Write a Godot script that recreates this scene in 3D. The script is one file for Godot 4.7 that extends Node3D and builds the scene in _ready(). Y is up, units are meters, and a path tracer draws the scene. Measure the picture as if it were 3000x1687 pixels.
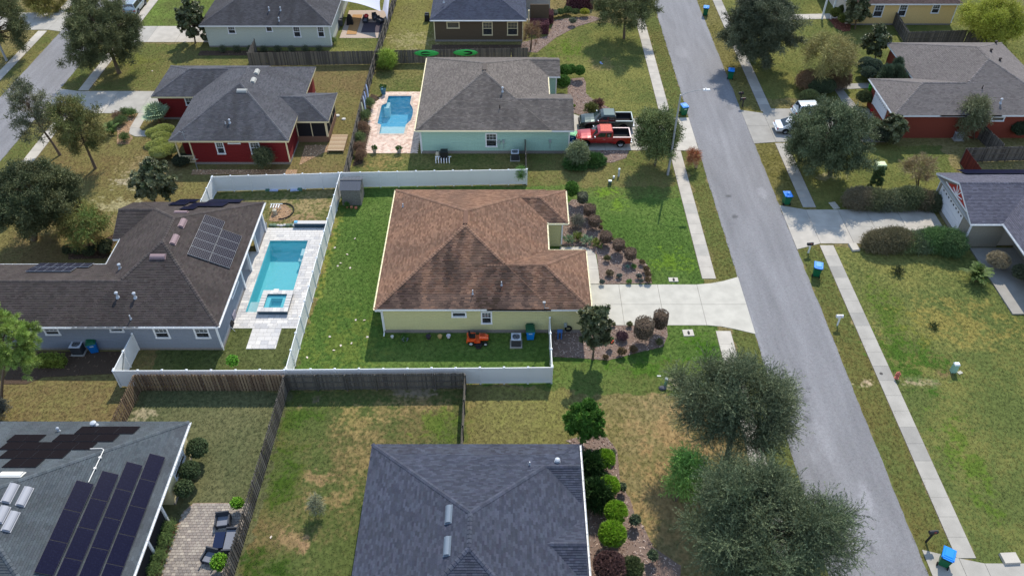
extends Node3D
# A suburban block seen from a drone. World axes follow the street: x to the east, z to the south of the picture, metres.
const FOCAL := 2360.0
const TILT := 0.747825
const CAM_H := 47.7
var rng := RandomNumberGenerator.new()
var mats := {}
var texs := {}
var shared := {}
var used := {}
var hs := {}
var paved := []   # outlines that carry no grass
var turf := PackedFloat32Array()

# ---------------------------------------------------------------- pixels to places
func ray(px: float, py: float) -> Vector3:
	var v := py - 843.5
	return Vector3(px - 1500.0, -v * cos(TILT) - FOCAL * sin(TILT), v * sin(TILT) - FOCAL * cos(TILT))
func g(px: float, py: float, h := 0.0) -> Vector3:
	var d := ray(px, py)
	return Vector3(0, CAM_H, 0) + d * ((h - CAM_H) / d.y)
func zz(r: int, c: int, x: float, y: float) -> Vector2:
	return Vector2(750.0 * c + x / 3.4333, [0.0, 422.0, 844.0, 1265.0][r] + y / 3.4333)
func q(r: int, c: int, x: float, y: float, h := 0.0) -> Vector3:
	var p := zz(r, c, x, y)
	return g(p.x, p.y, h)
func on_plane(p: Vector2, o: Vector3, n: Vector3) -> Vector3:
	var d := ray(p.x, p.y)
	var e := Vector3(0, CAM_H, 0)
	return e + d * (n.dot(o - e) / n.dot(d))

# ---------------------------------------------------------------- mesh collecting
class MB:
	var v := PackedVector3Array()
	var n := PackedVector3Array()
	var c := PackedColorArray()
	var u := PackedVector2Array()
	var col := Color(1, 1, 1)
	func tri(a: Vector3, b: Vector3, d: Vector3) -> void:
		var nn := (b - a).cross(d - a).normalized()
		v.append(a); v.append(d); v.append(b)
		for i in 3:
			n.append(nn); c.append(col)
	func tri3(a: Vector3, b: Vector3, d: Vector3, na: Vector3, nb: Vector3, nd: Vector3) -> void:
		v.append(a); v.append(d); v.append(b)
		n.append(na); n.append(nd); n.append(nb)
		for i in 3: c.append(col)
	func quad(a: Vector3, b: Vector3, d: Vector3, e: Vector3) -> void:
		tri(a, b, d); tri(a, d, e)
	func box(ce: Vector3, s: Vector3, bs := Basis.IDENTITY) -> void:
		hexa(ce, s, s, bs)
	func hexa(ce: Vector3, sb: Vector3, st: Vector3, bs := Basis.IDENTITY) -> void:
		# a box whose top (st.x, st.z) may differ from its bottom (sb.x, sb.z); height sb.y
		var p := []
		for k in 8:
			var s := sb if k < 4 else st
			var sx := -0.5 if (k % 4 == 0 or k % 4 == 3) else 0.5
			var sz := 0.5 if (k % 4 < 2) else -0.5
			p.append(ce + bs * Vector3(sx * s.x, (-0.5 if k < 4 else 0.5) * sb.y, sz * s.z))
		quad(p[4], p[5], p[6], p[7]); quad(p[3], p[2], p[1], p[0])
		for i in 4:
			var j := (i + 1) % 4
			quad(p[i], p[j], p[j + 4], p[i + 4])
	func bar(a: Vector3, b: Vector3, w: float, h: float) -> void:
		var d := b - a
		var zv := d.normalized()
		var up := Vector3.UP if absf(zv.y) < 0.95 else Vector3.RIGHT
		var xv := up.cross(zv).normalized()
		var yv := zv.cross(xv)
		box((a + b) * 0.5, Vector3(w, h, d.length()), Basis(xv, yv, zv))
	func tube(pts: Array, rad: Array, sides := 8, cap := true) -> void:
		var rings := []
		var nrm := []
		var pu := Vector3.ZERO
		for i in pts.size():
			var t: Vector3 = (pts[mini(i + 1, pts.size() - 1)] - pts[maxi(i - 1, 0)]).normalized()
			if i == 0:
				pu = Vector3.UP.cross(t) if absf(t.y) < 0.9 else Vector3.RIGHT.cross(t)
			var xa := (pu - t * pu.dot(t)).normalized()
			pu = xa
			var ya := t.cross(xa)
			var rr := []
			var rn := []
			for k in sides:
				var a := TAU * k / sides
				var d := xa * cos(a) + ya * sin(a)
				rn.append(d); rr.append(pts[i] + d * rad[i])
			rings.append(rr); nrm.append(rn)
		for i in pts.size() - 1:
			for k in sides:
				var m := (k + 1) % sides
				tri3(rings[i][k], rings[i][m], rings[i + 1][m], nrm[i][k], nrm[i][m], nrm[i + 1][m])
				tri3(rings[i][k], rings[i + 1][m], rings[i + 1][k], nrm[i][k], nrm[i + 1][m], nrm[i + 1][k])
		if cap:
			for k in sides:
				var m := (k + 1) % sides
				tri(pts[0], rings[0][m], rings[0][k])
				var l := pts.size() - 1
				tri(pts[l], rings[l][k], rings[l][m])
	func lathe(o: Vector3, prof: Array, sides := 16, bs := Basis.IDENTITY) -> void:
		for i in prof.size() - 1:
			var p: Vector2 = prof[i]
			var r: Vector2 = prof[i + 1]
			var d := r - p
			var nn := Vector2(d.y, -d.x).normalized()
			for k in sides:
				var a := TAU * k / sides
				var b := TAU * (k + 1) / sides
				var ca := Vector3(cos(a), 0, sin(a))
				var cb := Vector3(cos(b), 0, sin(b))
				var up := Vector3.UP
				var q0 := o + bs * (ca * p.x + up * p.y)
				var q1 := o + bs * (cb * p.x + up * p.y)
				var q2 := o + bs * (cb * r.x + up * r.y)
				var q3 := o + bs * (ca * r.x + up * r.y)
				var na := bs * (ca * nn.x + up * nn.y)
				var nb := bs * (cb * nn.x + up * nn.y)
				if p.x > 0.0001: tri3(q0, q2, q1, na, nb, nb)
				if r.x > 0.0001: tri3(q0, q3, q2, na, na, nb)
	func poly(pts: PackedVector2Array, y: float) -> void:
		var idx := Geometry2D.triangulate_polygon(pts)
		for i in range(0, idx.size(), 3):
			var a := pts[idx[i]]
			var b := pts[idx[i + 1]]
			var d := pts[idx[i + 2]]
			var A := Vector3(a.x, y, a.y)
			var B := Vector3(b.x, y, b.y)
			var D := Vector3(d.x, y, d.y)
			if (B - A).cross(D - A).y > 0: tri(A, B, D)
			else: tri(A, D, B)
	func slab(pts: PackedVector2Array, y0: float, y1: float) -> void:
		poly(pts, y1)
		var ccw := not Geometry2D.is_polygon_clockwise(pts)
		for i in pts.size():
			var a := pts[i]
			var b := pts[(i + 1) % pts.size()]
			var A := Vector3(a.x, y0, a.y)
			var B := Vector3(b.x, y0, b.y)
			var up := Vector3(0, y1 - y0, 0)
			if ccw: quad(B, A, A + up, B + up)
			else: quad(A, B, B + up, A + up)
	func mesh(m: Material) -> ArrayMesh:
		var arr := []
		arr.resize(Mesh.ARRAY_MAX)
		arr[Mesh.ARRAY_VERTEX] = v; arr[Mesh.ARRAY_NORMAL] = n; arr[Mesh.ARRAY_COLOR] = c
		if u.size() == v.size() and u.size() > 0: arr[Mesh.ARRAY_TEX_UV] = u
		var am := ArrayMesh.new()
		am.add_surface_from_arrays(Mesh.PRIMITIVE_TRIANGLES, arr)
		am.surface_set_material(0, m)
		return am

# ---------------------------------------------------------------- nodes, names, tags
func free_name(s: String) -> String:
	if not used.has(s):
		used[s] = 0
		return s
	used[s] += 1
	return "%s_%03d" % [s, used[s]]
func tag(o: Node, label: String, category: String, group := "", kind := "") -> void:
	o.set_meta("label", label); o.set_meta("category", category)
	if group != "": o.set_meta("group", group)
	if kind != "": o.set_meta("kind", kind)
func thing(called: String, label: String, category: String, at := Vector3.ZERO, turn := 0.0, group := "") -> Node3D:
	var o := Node3D.new()
	o.name = free_name(called)
	add_child(o)
	o.position = at
	o.rotation.y = turn
	tag(o, label, category, group)
	return o
func part(called: String, b, m: Material, parent: Node = null) -> MeshInstance3D:
	var o := MeshInstance3D.new()
	o.mesh = b.mesh(m) if b is MB else b
	var top := parent == null
	o.name = free_name(called) if top else called
	(self if top else parent).add_child(o, true)
	return o
func struct(called: String, b, m: Material, label := "", category := "") -> MeshInstance3D:
	var o := part(called, b, m)
	o.set_meta("kind", "structure")
	if label != "": o.set_meta("label", label)
	if category != "": o.set_meta("category", category)
	return o
func inst(called: String, me: Mesh, xf: Transform3D, parent: Node) -> MeshInstance3D:
	var o := MeshInstance3D.new()
	o.mesh = me
	o.name = called
	o.transform = xf
	parent.add_child(o, true)
	return o
func multi(called: String, me: Mesh, xfs: Array, cols: PackedColorArray, parent: Node) -> MultiMeshInstance3D:
	var mm := MultiMesh.new()
	mm.transform_format = MultiMesh.TRANSFORM_3D
	mm.use_colors = true
	mm.mesh = me
	mm.instance_count = xfs.size()
	for i in xfs.size():
		mm.set_instance_transform(i, xfs[i])
		mm.set_instance_color(i, cols[i])
	var o := MultiMeshInstance3D.new()
	o.multimesh = mm
	o.name = called
	parent.add_child(o, true)
	return o

# ---------------------------------------------------------------- materials
func lin(r: float, gg: float, b: float) -> Color:   # 0..255 as seen in sRGB -> linear colour for vertices
	return Color(r / 255.0, gg / 255.0, b / 255.0).srgb_to_linear()
func noise_img(key: String, size: int, freq: float, lo: float, hi: float, seedv: int, oct := 4, grain := 0.0) -> Image:
	if texs.has("img" + key): return texs["img" + key]
	var fn := FastNoiseLite.new()
	fn.seed = seedv
	fn.frequency = freq
	fn.fractal_octaves = oct
	fn.noise_type = FastNoiseLite.TYPE_SIMPLEX_SMOOTH
	var im := fn.get_seamless_image(size, size)
	im.convert(Image.FORMAT_L8)
	var d := im.get_data()
	var r := RandomNumberGenerator.new()
	r.seed = seedv
	for i in d.size():
		var x := lo + (hi - lo) * d[i] / 255.0 + (r.randf() - 0.5) * grain
		d[i] = clampi(int(x * 255.0), 0, 255)
	im = Image.create_from_data(size, size, false, Image.FORMAT_L8, d)
	texs["img" + key] = im
	return im
func ntex(key: String, size: int, freq: float, lo: float, hi: float, seedv: int, oct := 4, grain := 0.0) -> ImageTexture:
	if texs.has(key): return texs[key]
	var im := noise_img(key, size, freq, lo, hi, seedv, oct, grain).duplicate()
	im.convert(Image.FORMAT_RGB8)
	texs[key] = ImageTexture.create_from_image(im)
	return texs[key]
func nrm(key: String, size: int, freq: float, seedv: int, strength: float) -> ImageTexture:
	if texs.has(key): return texs[key]
	var im := noise_img(key, size, freq, 0.0, 1.0, seedv, 5, 0.25).duplicate()
	im.convert(Image.FORMAT_RGBA8)
	im.bump_map_to_normal_map(strength)
	texs[key] = ImageTexture.create_from_image(im)
	return texs[key]
func mk(key: String, col: Color, rough := 0.8, tex: Texture2D = null, scale := 0.25, bump: Texture2D = null, vertex := false) -> StandardMaterial3D:
	if mats.has(key): return mats[key]
	var m := StandardMaterial3D.new()
	m.albedo_color = col
	m.roughness = rough
	m.metallic_specular = 0.4
	if vertex: m.vertex_color_use_as_albedo = true
	if tex:
		m.albedo_texture = tex
	if bump:
		m.normal_enabled = true
		m.normal_texture = bump
	if tex or bump:
		m.uv1_triplanar = true
		m.uv1_world_triplanar = true
		m.uv1_scale = Vector3.ONE * scale
	mats[key] = m
	return m
func s(r: float, gg: float, b: float) -> Color:
	return Color(r / 255.0, gg / 255.0, b / 255.0)
func fine() -> ImageTexture: return ntex("fine", 512, 0.03, 0.72, 1.0, 11, 5, 0.10)
func blotch() -> ImageTexture: return ntex("blotch", 512, 0.012, 0.74, 1.02, 21, 5, 0.06)
func plain(key: String, r: float, gg: float, b: float, rough := 0.6) -> StandardMaterial3D:
	return mk(key, s(r, gg, b), rough)
func vmat(rough := 0.85) -> StandardMaterial3D:
	return mk("vertex%d" % int(rough * 100), Color(1, 1, 1), rough, null, 1.0, null, true)

# ================================================================ the scene
func _ready() -> void:
	rng.seed = 7
	var cam := Camera3D.new()
	cam.name = "camera"
	add_child(cam)
	cam.position = Vector3(0, CAM_H, 0)
	cam.rotation = Vector3(-TILT, 0, 0)
	cam.fov = 39.335
	cam.far = 900.0
	cam.current = true
	var sky := ProceduralSkyMaterial.new()
	sky.sky_top_color = s(128, 154, 192)
	sky.sky_horizon_color = s(216, 220, 224)
	sky.sky_curve = 0.2
	sky.ground_horizon_color = s(150, 150, 140)
	sky.ground_bottom_color = s(90, 92, 70)
	sky.sky_energy_multiplier = 1.2
	var env := Environment.new()
	env.background_mode = Environment.BG_SKY
	env.sky = Sky.new()
	env.sky.sky_material = sky
	env.tonemap_mode = Environment.TONE_MAPPER_LINEAR
	env.tonemap_exposure = 1.34
	env.sdfgi_enabled = true
	env.ssao_enabled = true
	env.ssil_enabled = true
	var we := WorldEnvironment.new()
	we.name = "environment"
	we.environment = env
	add_child(we)
	var sun := DirectionalLight3D.new()
	sun.name = "sun"
	add_child(sun)
	sun.light_color = s(255, 246, 232)
	sun.light_energy = 1.3
	sun.light_angular_distance = 0.5
	sun.shadow_enabled = true
	sun.look_at_from_position(Vector3.ZERO, Vector3(-0.168, -0.737, 0.654), Vector3.UP)
	ground()
	streets()
	print("ground ", Time.get_ticks_msec())
	beds()
	houses()
	print("houses ", Time.get_ticks_msec())
	fences()
	pools()
	print("pools ", Time.get_ticks_msec())
	roof_fittings()
	vehicles()
	garden_things()
	street_things()
	print("things ", Time.get_ticks_msec())
	trees()
	shrubs()
	grass()
	print("plants ", Time.get_ticks_msec())

# ---------------------------------------------------------------- ground
const GX0 := -70.0
const GZ0 := -118.0
const GW := 140.0
const GD := 105.0
func ground() -> void:
	var vivid := lin(84, 118, 36)
	var vlight := lin(104, 130, 48)
	var olive := lin(134, 126, 66)
	var ogreen := lin(106, 116, 50)
	var dry := lin(152, 136, 86)
	var brown := lin(134, 114, 68)
	var bgreen := lin(120, 146, 48)
	var yell := lin(140, 138, 62)
	# x0, x1, zfar, znear, colour a, colour b, bias to b
	var regs := [
		[-70, 70, -118, -13, olive, dry, -0.1],
		[-33, -16.5, -118, -93, yell, ogreen, 0.1],
		[-16.5, -10, -118, -93, yell, olive, 0.0],
		[-54, -38, -118, -103, bgreen, ogreen, 0.2],
		[-50, -31, -98, -86, olive, ogreen, 0.0],
		[-50, -17, -86, -62, brown, olive, 0.25],
		[-31, -16.9, -92.2, -66.3, olive, brown, 0.05],
		[-16.9, -9, -92.8, -85, ogreen, olive, -0.1],
		[-16.9, 1.5, -74, -66.6, ogreen, olive, 0.2],
		[2, 16.8, -104, -80, yell, ogreen, 0.1],
		[1.5, 16.8, -73, -66.5, olive, ogreen, 0.0],
		[1.5, 16.8, -66.5, -64, ogreen, vlight, 0.1],
		[1.5, 16.8, -64.5, -42.4, vivid, vlight, -0.18],
		[1.5, 16.8, -43.2, -39.5, vlight, ogreen, 0.2],
		[3, 16.8, -39, -12, olive, dry, 0.1],
		[-17, 3.1, -66.3, -40.4, vivid, vlight, -0.2],
		[-30, -17.1, -65.8, -59.4, ogreen, dry, 0.05],
		[-30, -17.1, -47, -40.3, lin(84, 98, 44), lin(102, 110, 56), 0.0],
		[-50, -28.5, -59, -40.3, olive, brown, 0.1],
		[-50, -28.5, -42.5, -30, brown, olive, 0.0],
		[-28.4, -17.2, -40, -12, lin(102, 108, 66), lin(118, 118, 74), 0.1],
		[-17.2, -3.5, -40, -12, lin(96, 110, 48), brown, -0.1],
		[-3.5, 5, -40, -12, olive, yell, 0.0],
		[18, 20, -118, -12, lin(118, 114, 52), ogreen, 0.15],
		[26.1, 28.5, -118, -57, lin(118, 112, 46), olive, 0.2],
		[26.1, 28.5, -57, -12, lin(122, 114, 52), ogreen, 0.15],
		[29.6, 70, -118, -84, yell, ogreen, 0.2],
		[29.6, 46, -74, -62, yell, ogreen, 0.15],
		[29.6, 70, -57, -44, lin(104, 118, 52), yell, 0.0],
		[29.6, 70, -44, -12, yell, lin(104, 118, 52), 0.35],
		[-62, -60, -118, -60, olive, ogreen, 0.0],
		[-54, -51.4, -118, -60, olive, ogreen, 0.0],
	]
	var blobs := [   # x, z, rx, rz, colour, strength: bare earth, dead and lush patches
		[q(1, 0, 1300, 370).x, q(1, 0, 1300, 370).z, 1.6, 1.2, lin(196, 184, 158), 0.8],
		[q(1, 0, 1180, 620).x, q(1, 0, 1180, 620).z, 3.2, 1.1, lin(190, 180, 140), 0.6],
		[q(1, 0, 1500, 250).x, q(1, 0, 1500, 250).z, 2.6, 2.6, lin(170, 150, 112), 0.55],
		[q(2, 0, 1400, 1290).x, q(2, 0, 1400, 1290).z, 1.0, 1.1, lin(186, 172, 140), 0.7],
		[q(2, 1, 420, 1190).x, q(2, 1, 420, 1190).z, 0.45, 0.3, lin(176, 140, 112), 0.9],
		[q(2, 1, 600, 1130).x, q(2, 1, 600, 1130).z, 0.45, 0.45, lin(140, 122, 100), 0.8],
		[q(2, 1, 1590, 1030).x, q(2, 1, 1590, 1030).z, 1.5, 0.8, lin(150, 136, 116), 0.8],
		[q(2, 1, 1300, 1230).x, q(2, 1, 1300, 1230).z, 2.2, 1.1, lin(156, 136, 90), 0.6],
		[q(2, 1, 1800, 1180).x, q(2, 1, 1800, 1180).z, 2.6, 0.7, lin(160, 138, 94), 0.6],
		[q(2, 1, 1000, 1330).x, q(2, 1, 1000, 1330).z, 1.5, 1.2, lin(166, 146, 92), 0.6],
		[q(3, 1, 1050, 260).x, q(3, 1, 1050, 260).z, 1.2, 3.2, lin(152, 134, 88), 0.6],
		[q(3, 1, 600, 450).x, q(3, 1, 600, 450).z, 1.2, 0.7, lin(168, 138, 100), 0.65],
		[q(3, 1, 700, 680).x, q(3, 1, 700, 680).z, 1.6, 0.6, lin(160, 136, 94), 0.55],
		[q(3, 1, 350, 1060).x, q(3, 1, 350, 1060).z, 0.9, 0.9, lin(166, 138, 100), 0.7],
		[q(3, 1, 480, 1150).x, q(3, 1, 480, 1150).z, 0.5, 0.5, lin(176, 142, 108), 0.7],
		[q(3, 1, 250, 520).x, q(3, 1, 250, 520).z, 1.2, 2.6, lin(62, 92, 26), 0.8],
		[q(3, 1, 100, 1350).x, q(3, 1, 100, 1350).z, 1.6, 1.2, lin(52, 82, 24), 0.85],
		[q(2, 1, 450, 1300).x, q(2, 1, 450, 1300).z, 1.6, 1.5, lin(66, 98, 30), 0.7],
		[q(2, 1, 1850, 1350).x, q(2, 1, 1850, 1350).z, 1.7, 1.4, lin(88, 118, 40), 0.7],
		[q(2, 2, 1400, 1400).x, q(2, 2, 1400, 1400).z, 4.0, 1.4, lin(168, 146, 100), 0.55],
		[q(3, 2, 1750, 60).x, q(3, 2, 1750, 60).z, 3.0, 3.0, lin(170, 142, 100), 0.65],
		[q(3, 2, 1500, 750).x, q(3, 2, 1500, 750).z, 2.5, 4.0, lin(172, 142, 96), 0.55],
		[q(2, 2, 1620, 965).x, q(2, 2, 1620, 965).z, 0.9, 0.6, lin(205, 190, 158), 0.9],
		[q(2, 2, 1980, 640).x, q(2, 2, 1980, 640).z, 1.6, 1.6, lin(66, 108, 22), 0.8],
		[q(2, 2, 1350, 780).x, q(2, 2, 1350, 780).z, 2.8, 1.0, lin(74, 116, 34), 0.7],
		[q(1, 2, 1600, 1170).x, q(1, 2, 1600, 1170).z, 1.7, 1.5, lin(112, 142, 40), 0.6],
		[q(1, 2, 1050, 590).x, q(1, 2, 1050, 590).z, 0.9, 1.0, lin(116, 146, 44), 0.6],
		[q(1, 2, 960, 480).x, q(1, 2, 960, 480).z, 0.9, 0.8, lin(118, 150, 40), 0.6],
		[q(2, 3, 1500, 940).x, q(2, 3, 1500, 940).z, 1.9, 0.5, lin(196, 176, 142), 1.0],
		[q(2, 3, 1740, 855).x, q(2, 3, 1740, 855).z, 0.9, 0.55, lin(142, 116, 86), 1.0],
		[q(2, 3, 1020, 940).x, q(2, 3, 1020, 940).z, 1.0, 0.35, lin(200, 178, 146), 1.0],
		[q(2, 3, 1130, 480).x, q(2, 3, 1130, 480).z, 0.35, 3.0, lin(168, 146, 92), 0.7],
		[q(2, 3, 1420, 680).x, q(2, 3, 1420, 680).z, 2.6, 3.2, lin(70, 104, 36), 0.85],
		[q(2, 3, 1200, 250).x, q(2, 3, 1200, 250).z, 1.9, 3.4, lin(82, 110, 40), 0.75],
		[q(2, 3, 1900, 330).x, q(2, 3, 1900, 330).z, 4.0, 2.6, lin(160, 142, 78), 0.5],
		[q(3, 3, 2000, 300).x, q(3, 3, 2000, 300).z, 1.2, 4.0, lin(96, 124, 38), 0.6],
		[q(1, 1, 500, 640).x, q(1, 1, 500, 640).z, 2.0, 1.8, lin(170, 150, 108), 0.75],
		[q(1, 1, 420, 760).x, q(1, 1, 420, 760).z, 1.6, 0.8, lin(166, 136, 102), 0.7],
		[q(1, 1, 1250, 200).x, q(1, 1, 1250, 200).z, 2.2, 1.2, lin(162, 138, 88), 0.6],
		[q(0, 1, 1580, 400).x, q(0, 1, 1580, 400).z, 2.8, 2.4, lin(176, 164, 120), 0.55],
		[q(0, 2, 900, 650).x, q(0, 2, 900, 650).z, 2.0, 1.5, lin(160, 140, 96), 0.55],
		[q(0, 2, 560, 480).x, q(0, 2, 560, 480).z, 2.0, 2.6, lin(98, 124, 36), 0.6],
		[q(0, 0, 1300, 620).x, q(0, 0, 1300, 620).z, 3.0, 2.0, lin(132, 132, 60), 0.4],
		[q(1, 3, 620, 330).x, q(1, 3, 620, 330).z, 1.5, 0.6, lin(190, 178, 140), 0.6],
		[-13.5, -44.5, 3.2, 4.0, lin(116, 126, 56), 0.5],
		[q(1, 1, 750, 1000).x, q(1, 1, 750, 1000).z, 0.45, 6.0, lin(150, 148, 70), 0.6],
	]
	var W := 1400
	var Hh := 1050
	var sx := GW / W
	var sz := GD / Hh
	# which region each half metre belongs to
	var cw := int(GW * 2)
	var ch := int(GD * 2)
	var idx := PackedInt32Array()
	idx.resize(cw * ch)
	for k in regs.size():
		var r: Array = regs[k]
		for j in range(maxi(0, int(round((r[2] - GZ0) * 2))), mini(ch, int(round((r[3] - GZ0) * 2)))):
			for i in range(maxi(0, int(round((r[0] - GX0) * 2))), mini(cw, int(round((r[1] - GX0) * 2)))):
				idx[j * cw + i] = k
	var nl := _plane_noise(W, Hh, 0.011, 3, 4)
	var nm := _plane_noise(W, Hh, 0.055, 5, 4)
	var nh := _plane_noise(W, Hh, 0.22, 9, 3)
	var nj := _plane_noise(W, Hh, 0.06, 15, 2)
	var ca := PackedColorArray()
	var cb := PackedColorArray()
	var bi := PackedFloat32Array()
	for r in regs:
		ca.append(r[4]); cb.append(r[5]); bi.append(r[6])
	var pix := PackedFloat32Array()
	pix.resize(W * Hh * 3)
	var rr := RandomNumberGenerator.new()
	rr.seed = 3
	for j in Hh:
		for i in W:
			var o := j * W + i
			var jx := int((i * sx + (nj[o] - 128) * 0.004) * 2)
			var jz := int((j * sz + (nm[o] - 128) * 0.004) * 2)
			var k := idx[clampi(jz, 0, ch - 1) * cw + clampi(jx, 0, cw - 1)]
			var t := clampf(0.45 + bi[k] + (nl[o] - 128) * 0.006 + (nm[o] - 128) * 0.003 + (nh[o] - 128) * 0.0045, 0.0, 1.0)
			var c := ca[k].lerp(cb[k], t)
			var gy := c.get_luminance()
			c = c.lerp(Color(gy * 1.02, gy, gy * 0.9), 0.16)
			var br := 0.53 + (nh[o] - 128) * 0.0012 + rr.randf() * 0.22
			pix[o * 3] = c.r * br; pix[o * 3 + 1] = c.g * br; pix[o * 3 + 2] = c.b * br
	for b in blobs:
		var x0 := maxi(0, int((b[0] - b[2] * 1.4 - GX0) / sx))
		var x1 := mini(W - 1, int((b[0] + b[2] * 1.4 - GX0) / sx))
		var z0 := maxi(0, int((b[1] - b[3] * 1.4 - GZ0) / sz))
		var z1 := mini(Hh - 1, int((b[1] + b[3] * 1.4 - GZ0) / sz))
		var bc: Color = b[4]
		for j in range(z0, z1 + 1):
			for i in range(x0, x1 + 1):
				var o := j * W + i
				var dx: float = (GX0 + i * sx - b[0]) / b[2]
				var dz: float = (GZ0 + j * sz - b[1]) / b[3]
				var e := 1.0 - sqrt(dx * dx + dz * dz) + (nm[o] - 128) * 0.009 + (nh[o] - 128) * 0.008
				if e <= 0.0: continue
				var w: float = minf(1.0, e * 1.5) * b[5]
				var br := 0.60 + (nh[o] - 128) * 0.0017 + rr.randf() * 0.14
				pix[o * 3] = lerpf(pix[o * 3], bc.r * br, w)
				pix[o * 3 + 1] = lerpf(pix[o * 3 + 1], bc.g * br, w)
				pix[o * 3 + 2] = lerpf(pix[o * 3 + 2], bc.b * br, w)
	var bytes := PackedByteArray()
	bytes.resize(W * Hh * 3)
	for i in pix.size():
		var x := pix[i]
		bytes[i] = clampi(int((1.055 * pow(x, 0.41667) - 0.055) * 255.0 if x > 0.0031 else x * 12.92 * 255.0), 0, 255)
	var tex := ImageTexture.create_from_image(Image.create_from_data(W, Hh, false, Image.FORMAT_RGB8, bytes))
	var m := StandardMaterial3D.new()
	m.albedo_texture = tex
	m.roughness = 0.95
	m.metallic_specular = 0.15
	var xs := [GX0, -22.5, -19.0, -15.08, -11.22, GX0 + GW]
	var zs := [GZ0, -84.5, -76.2, -57.86, -48.42, GZ0 + GD]
	var b := MB.new()
	for i in 5:
		for j in 5:
			if (i == 1 and j == 3) or (i == 3 and j == 1): continue
			var p := [Vector3(xs[i], 0, zs[j + 1]), Vector3(xs[i + 1], 0, zs[j + 1]), Vector3(xs[i + 1], 0, zs[j]), Vector3(xs[i], 0, zs[j])]
			b.quad(p[0], p[1], p[2], p[3])
			for k in [0, 2, 1, 0, 3, 2]:
				b.u.append(Vector2((p[k].x - GX0) / GW, (p[k].z - GZ0) / GD))
	struct("ground", b, m, "patchy lawn of green and dry grass around the houses", "lawn")
	turf = pix
	var f := MB.new()
	for r in [[-500, GX0, -600, 400], [GX0 + GW, 500, -600, 400], [GX0, GX0 + GW, -600, GZ0], [GX0, GX0 + GW, GZ0 + GD, 400]]:
		f.quad(Vector3(r[0], 0, r[3]), Vector3(r[1], 0, r[3]), Vector3(r[1], 0, r[2]), Vector3(r[0], 0, r[2]))
	struct("terrain", f, mk("far_grass", s(100, 100, 52), 0.95, blotch(), 0.05), "grassland beyond the block", "terrain")
func _plane_noise(w: int, h: int, fr: float, sd: int, oc: int) -> PackedByteArray:
	var fn := FastNoiseLite.new()
	fn.seed = sd
	fn.frequency = fr
	fn.fractal_octaves = oc
	fn.noise_type = FastNoiseLite.TYPE_SIMPLEX_SMOOTH
	var im := fn.get_image(w, h)
	im.convert(Image.FORMAT_L8)
	return im.get_data()

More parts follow.
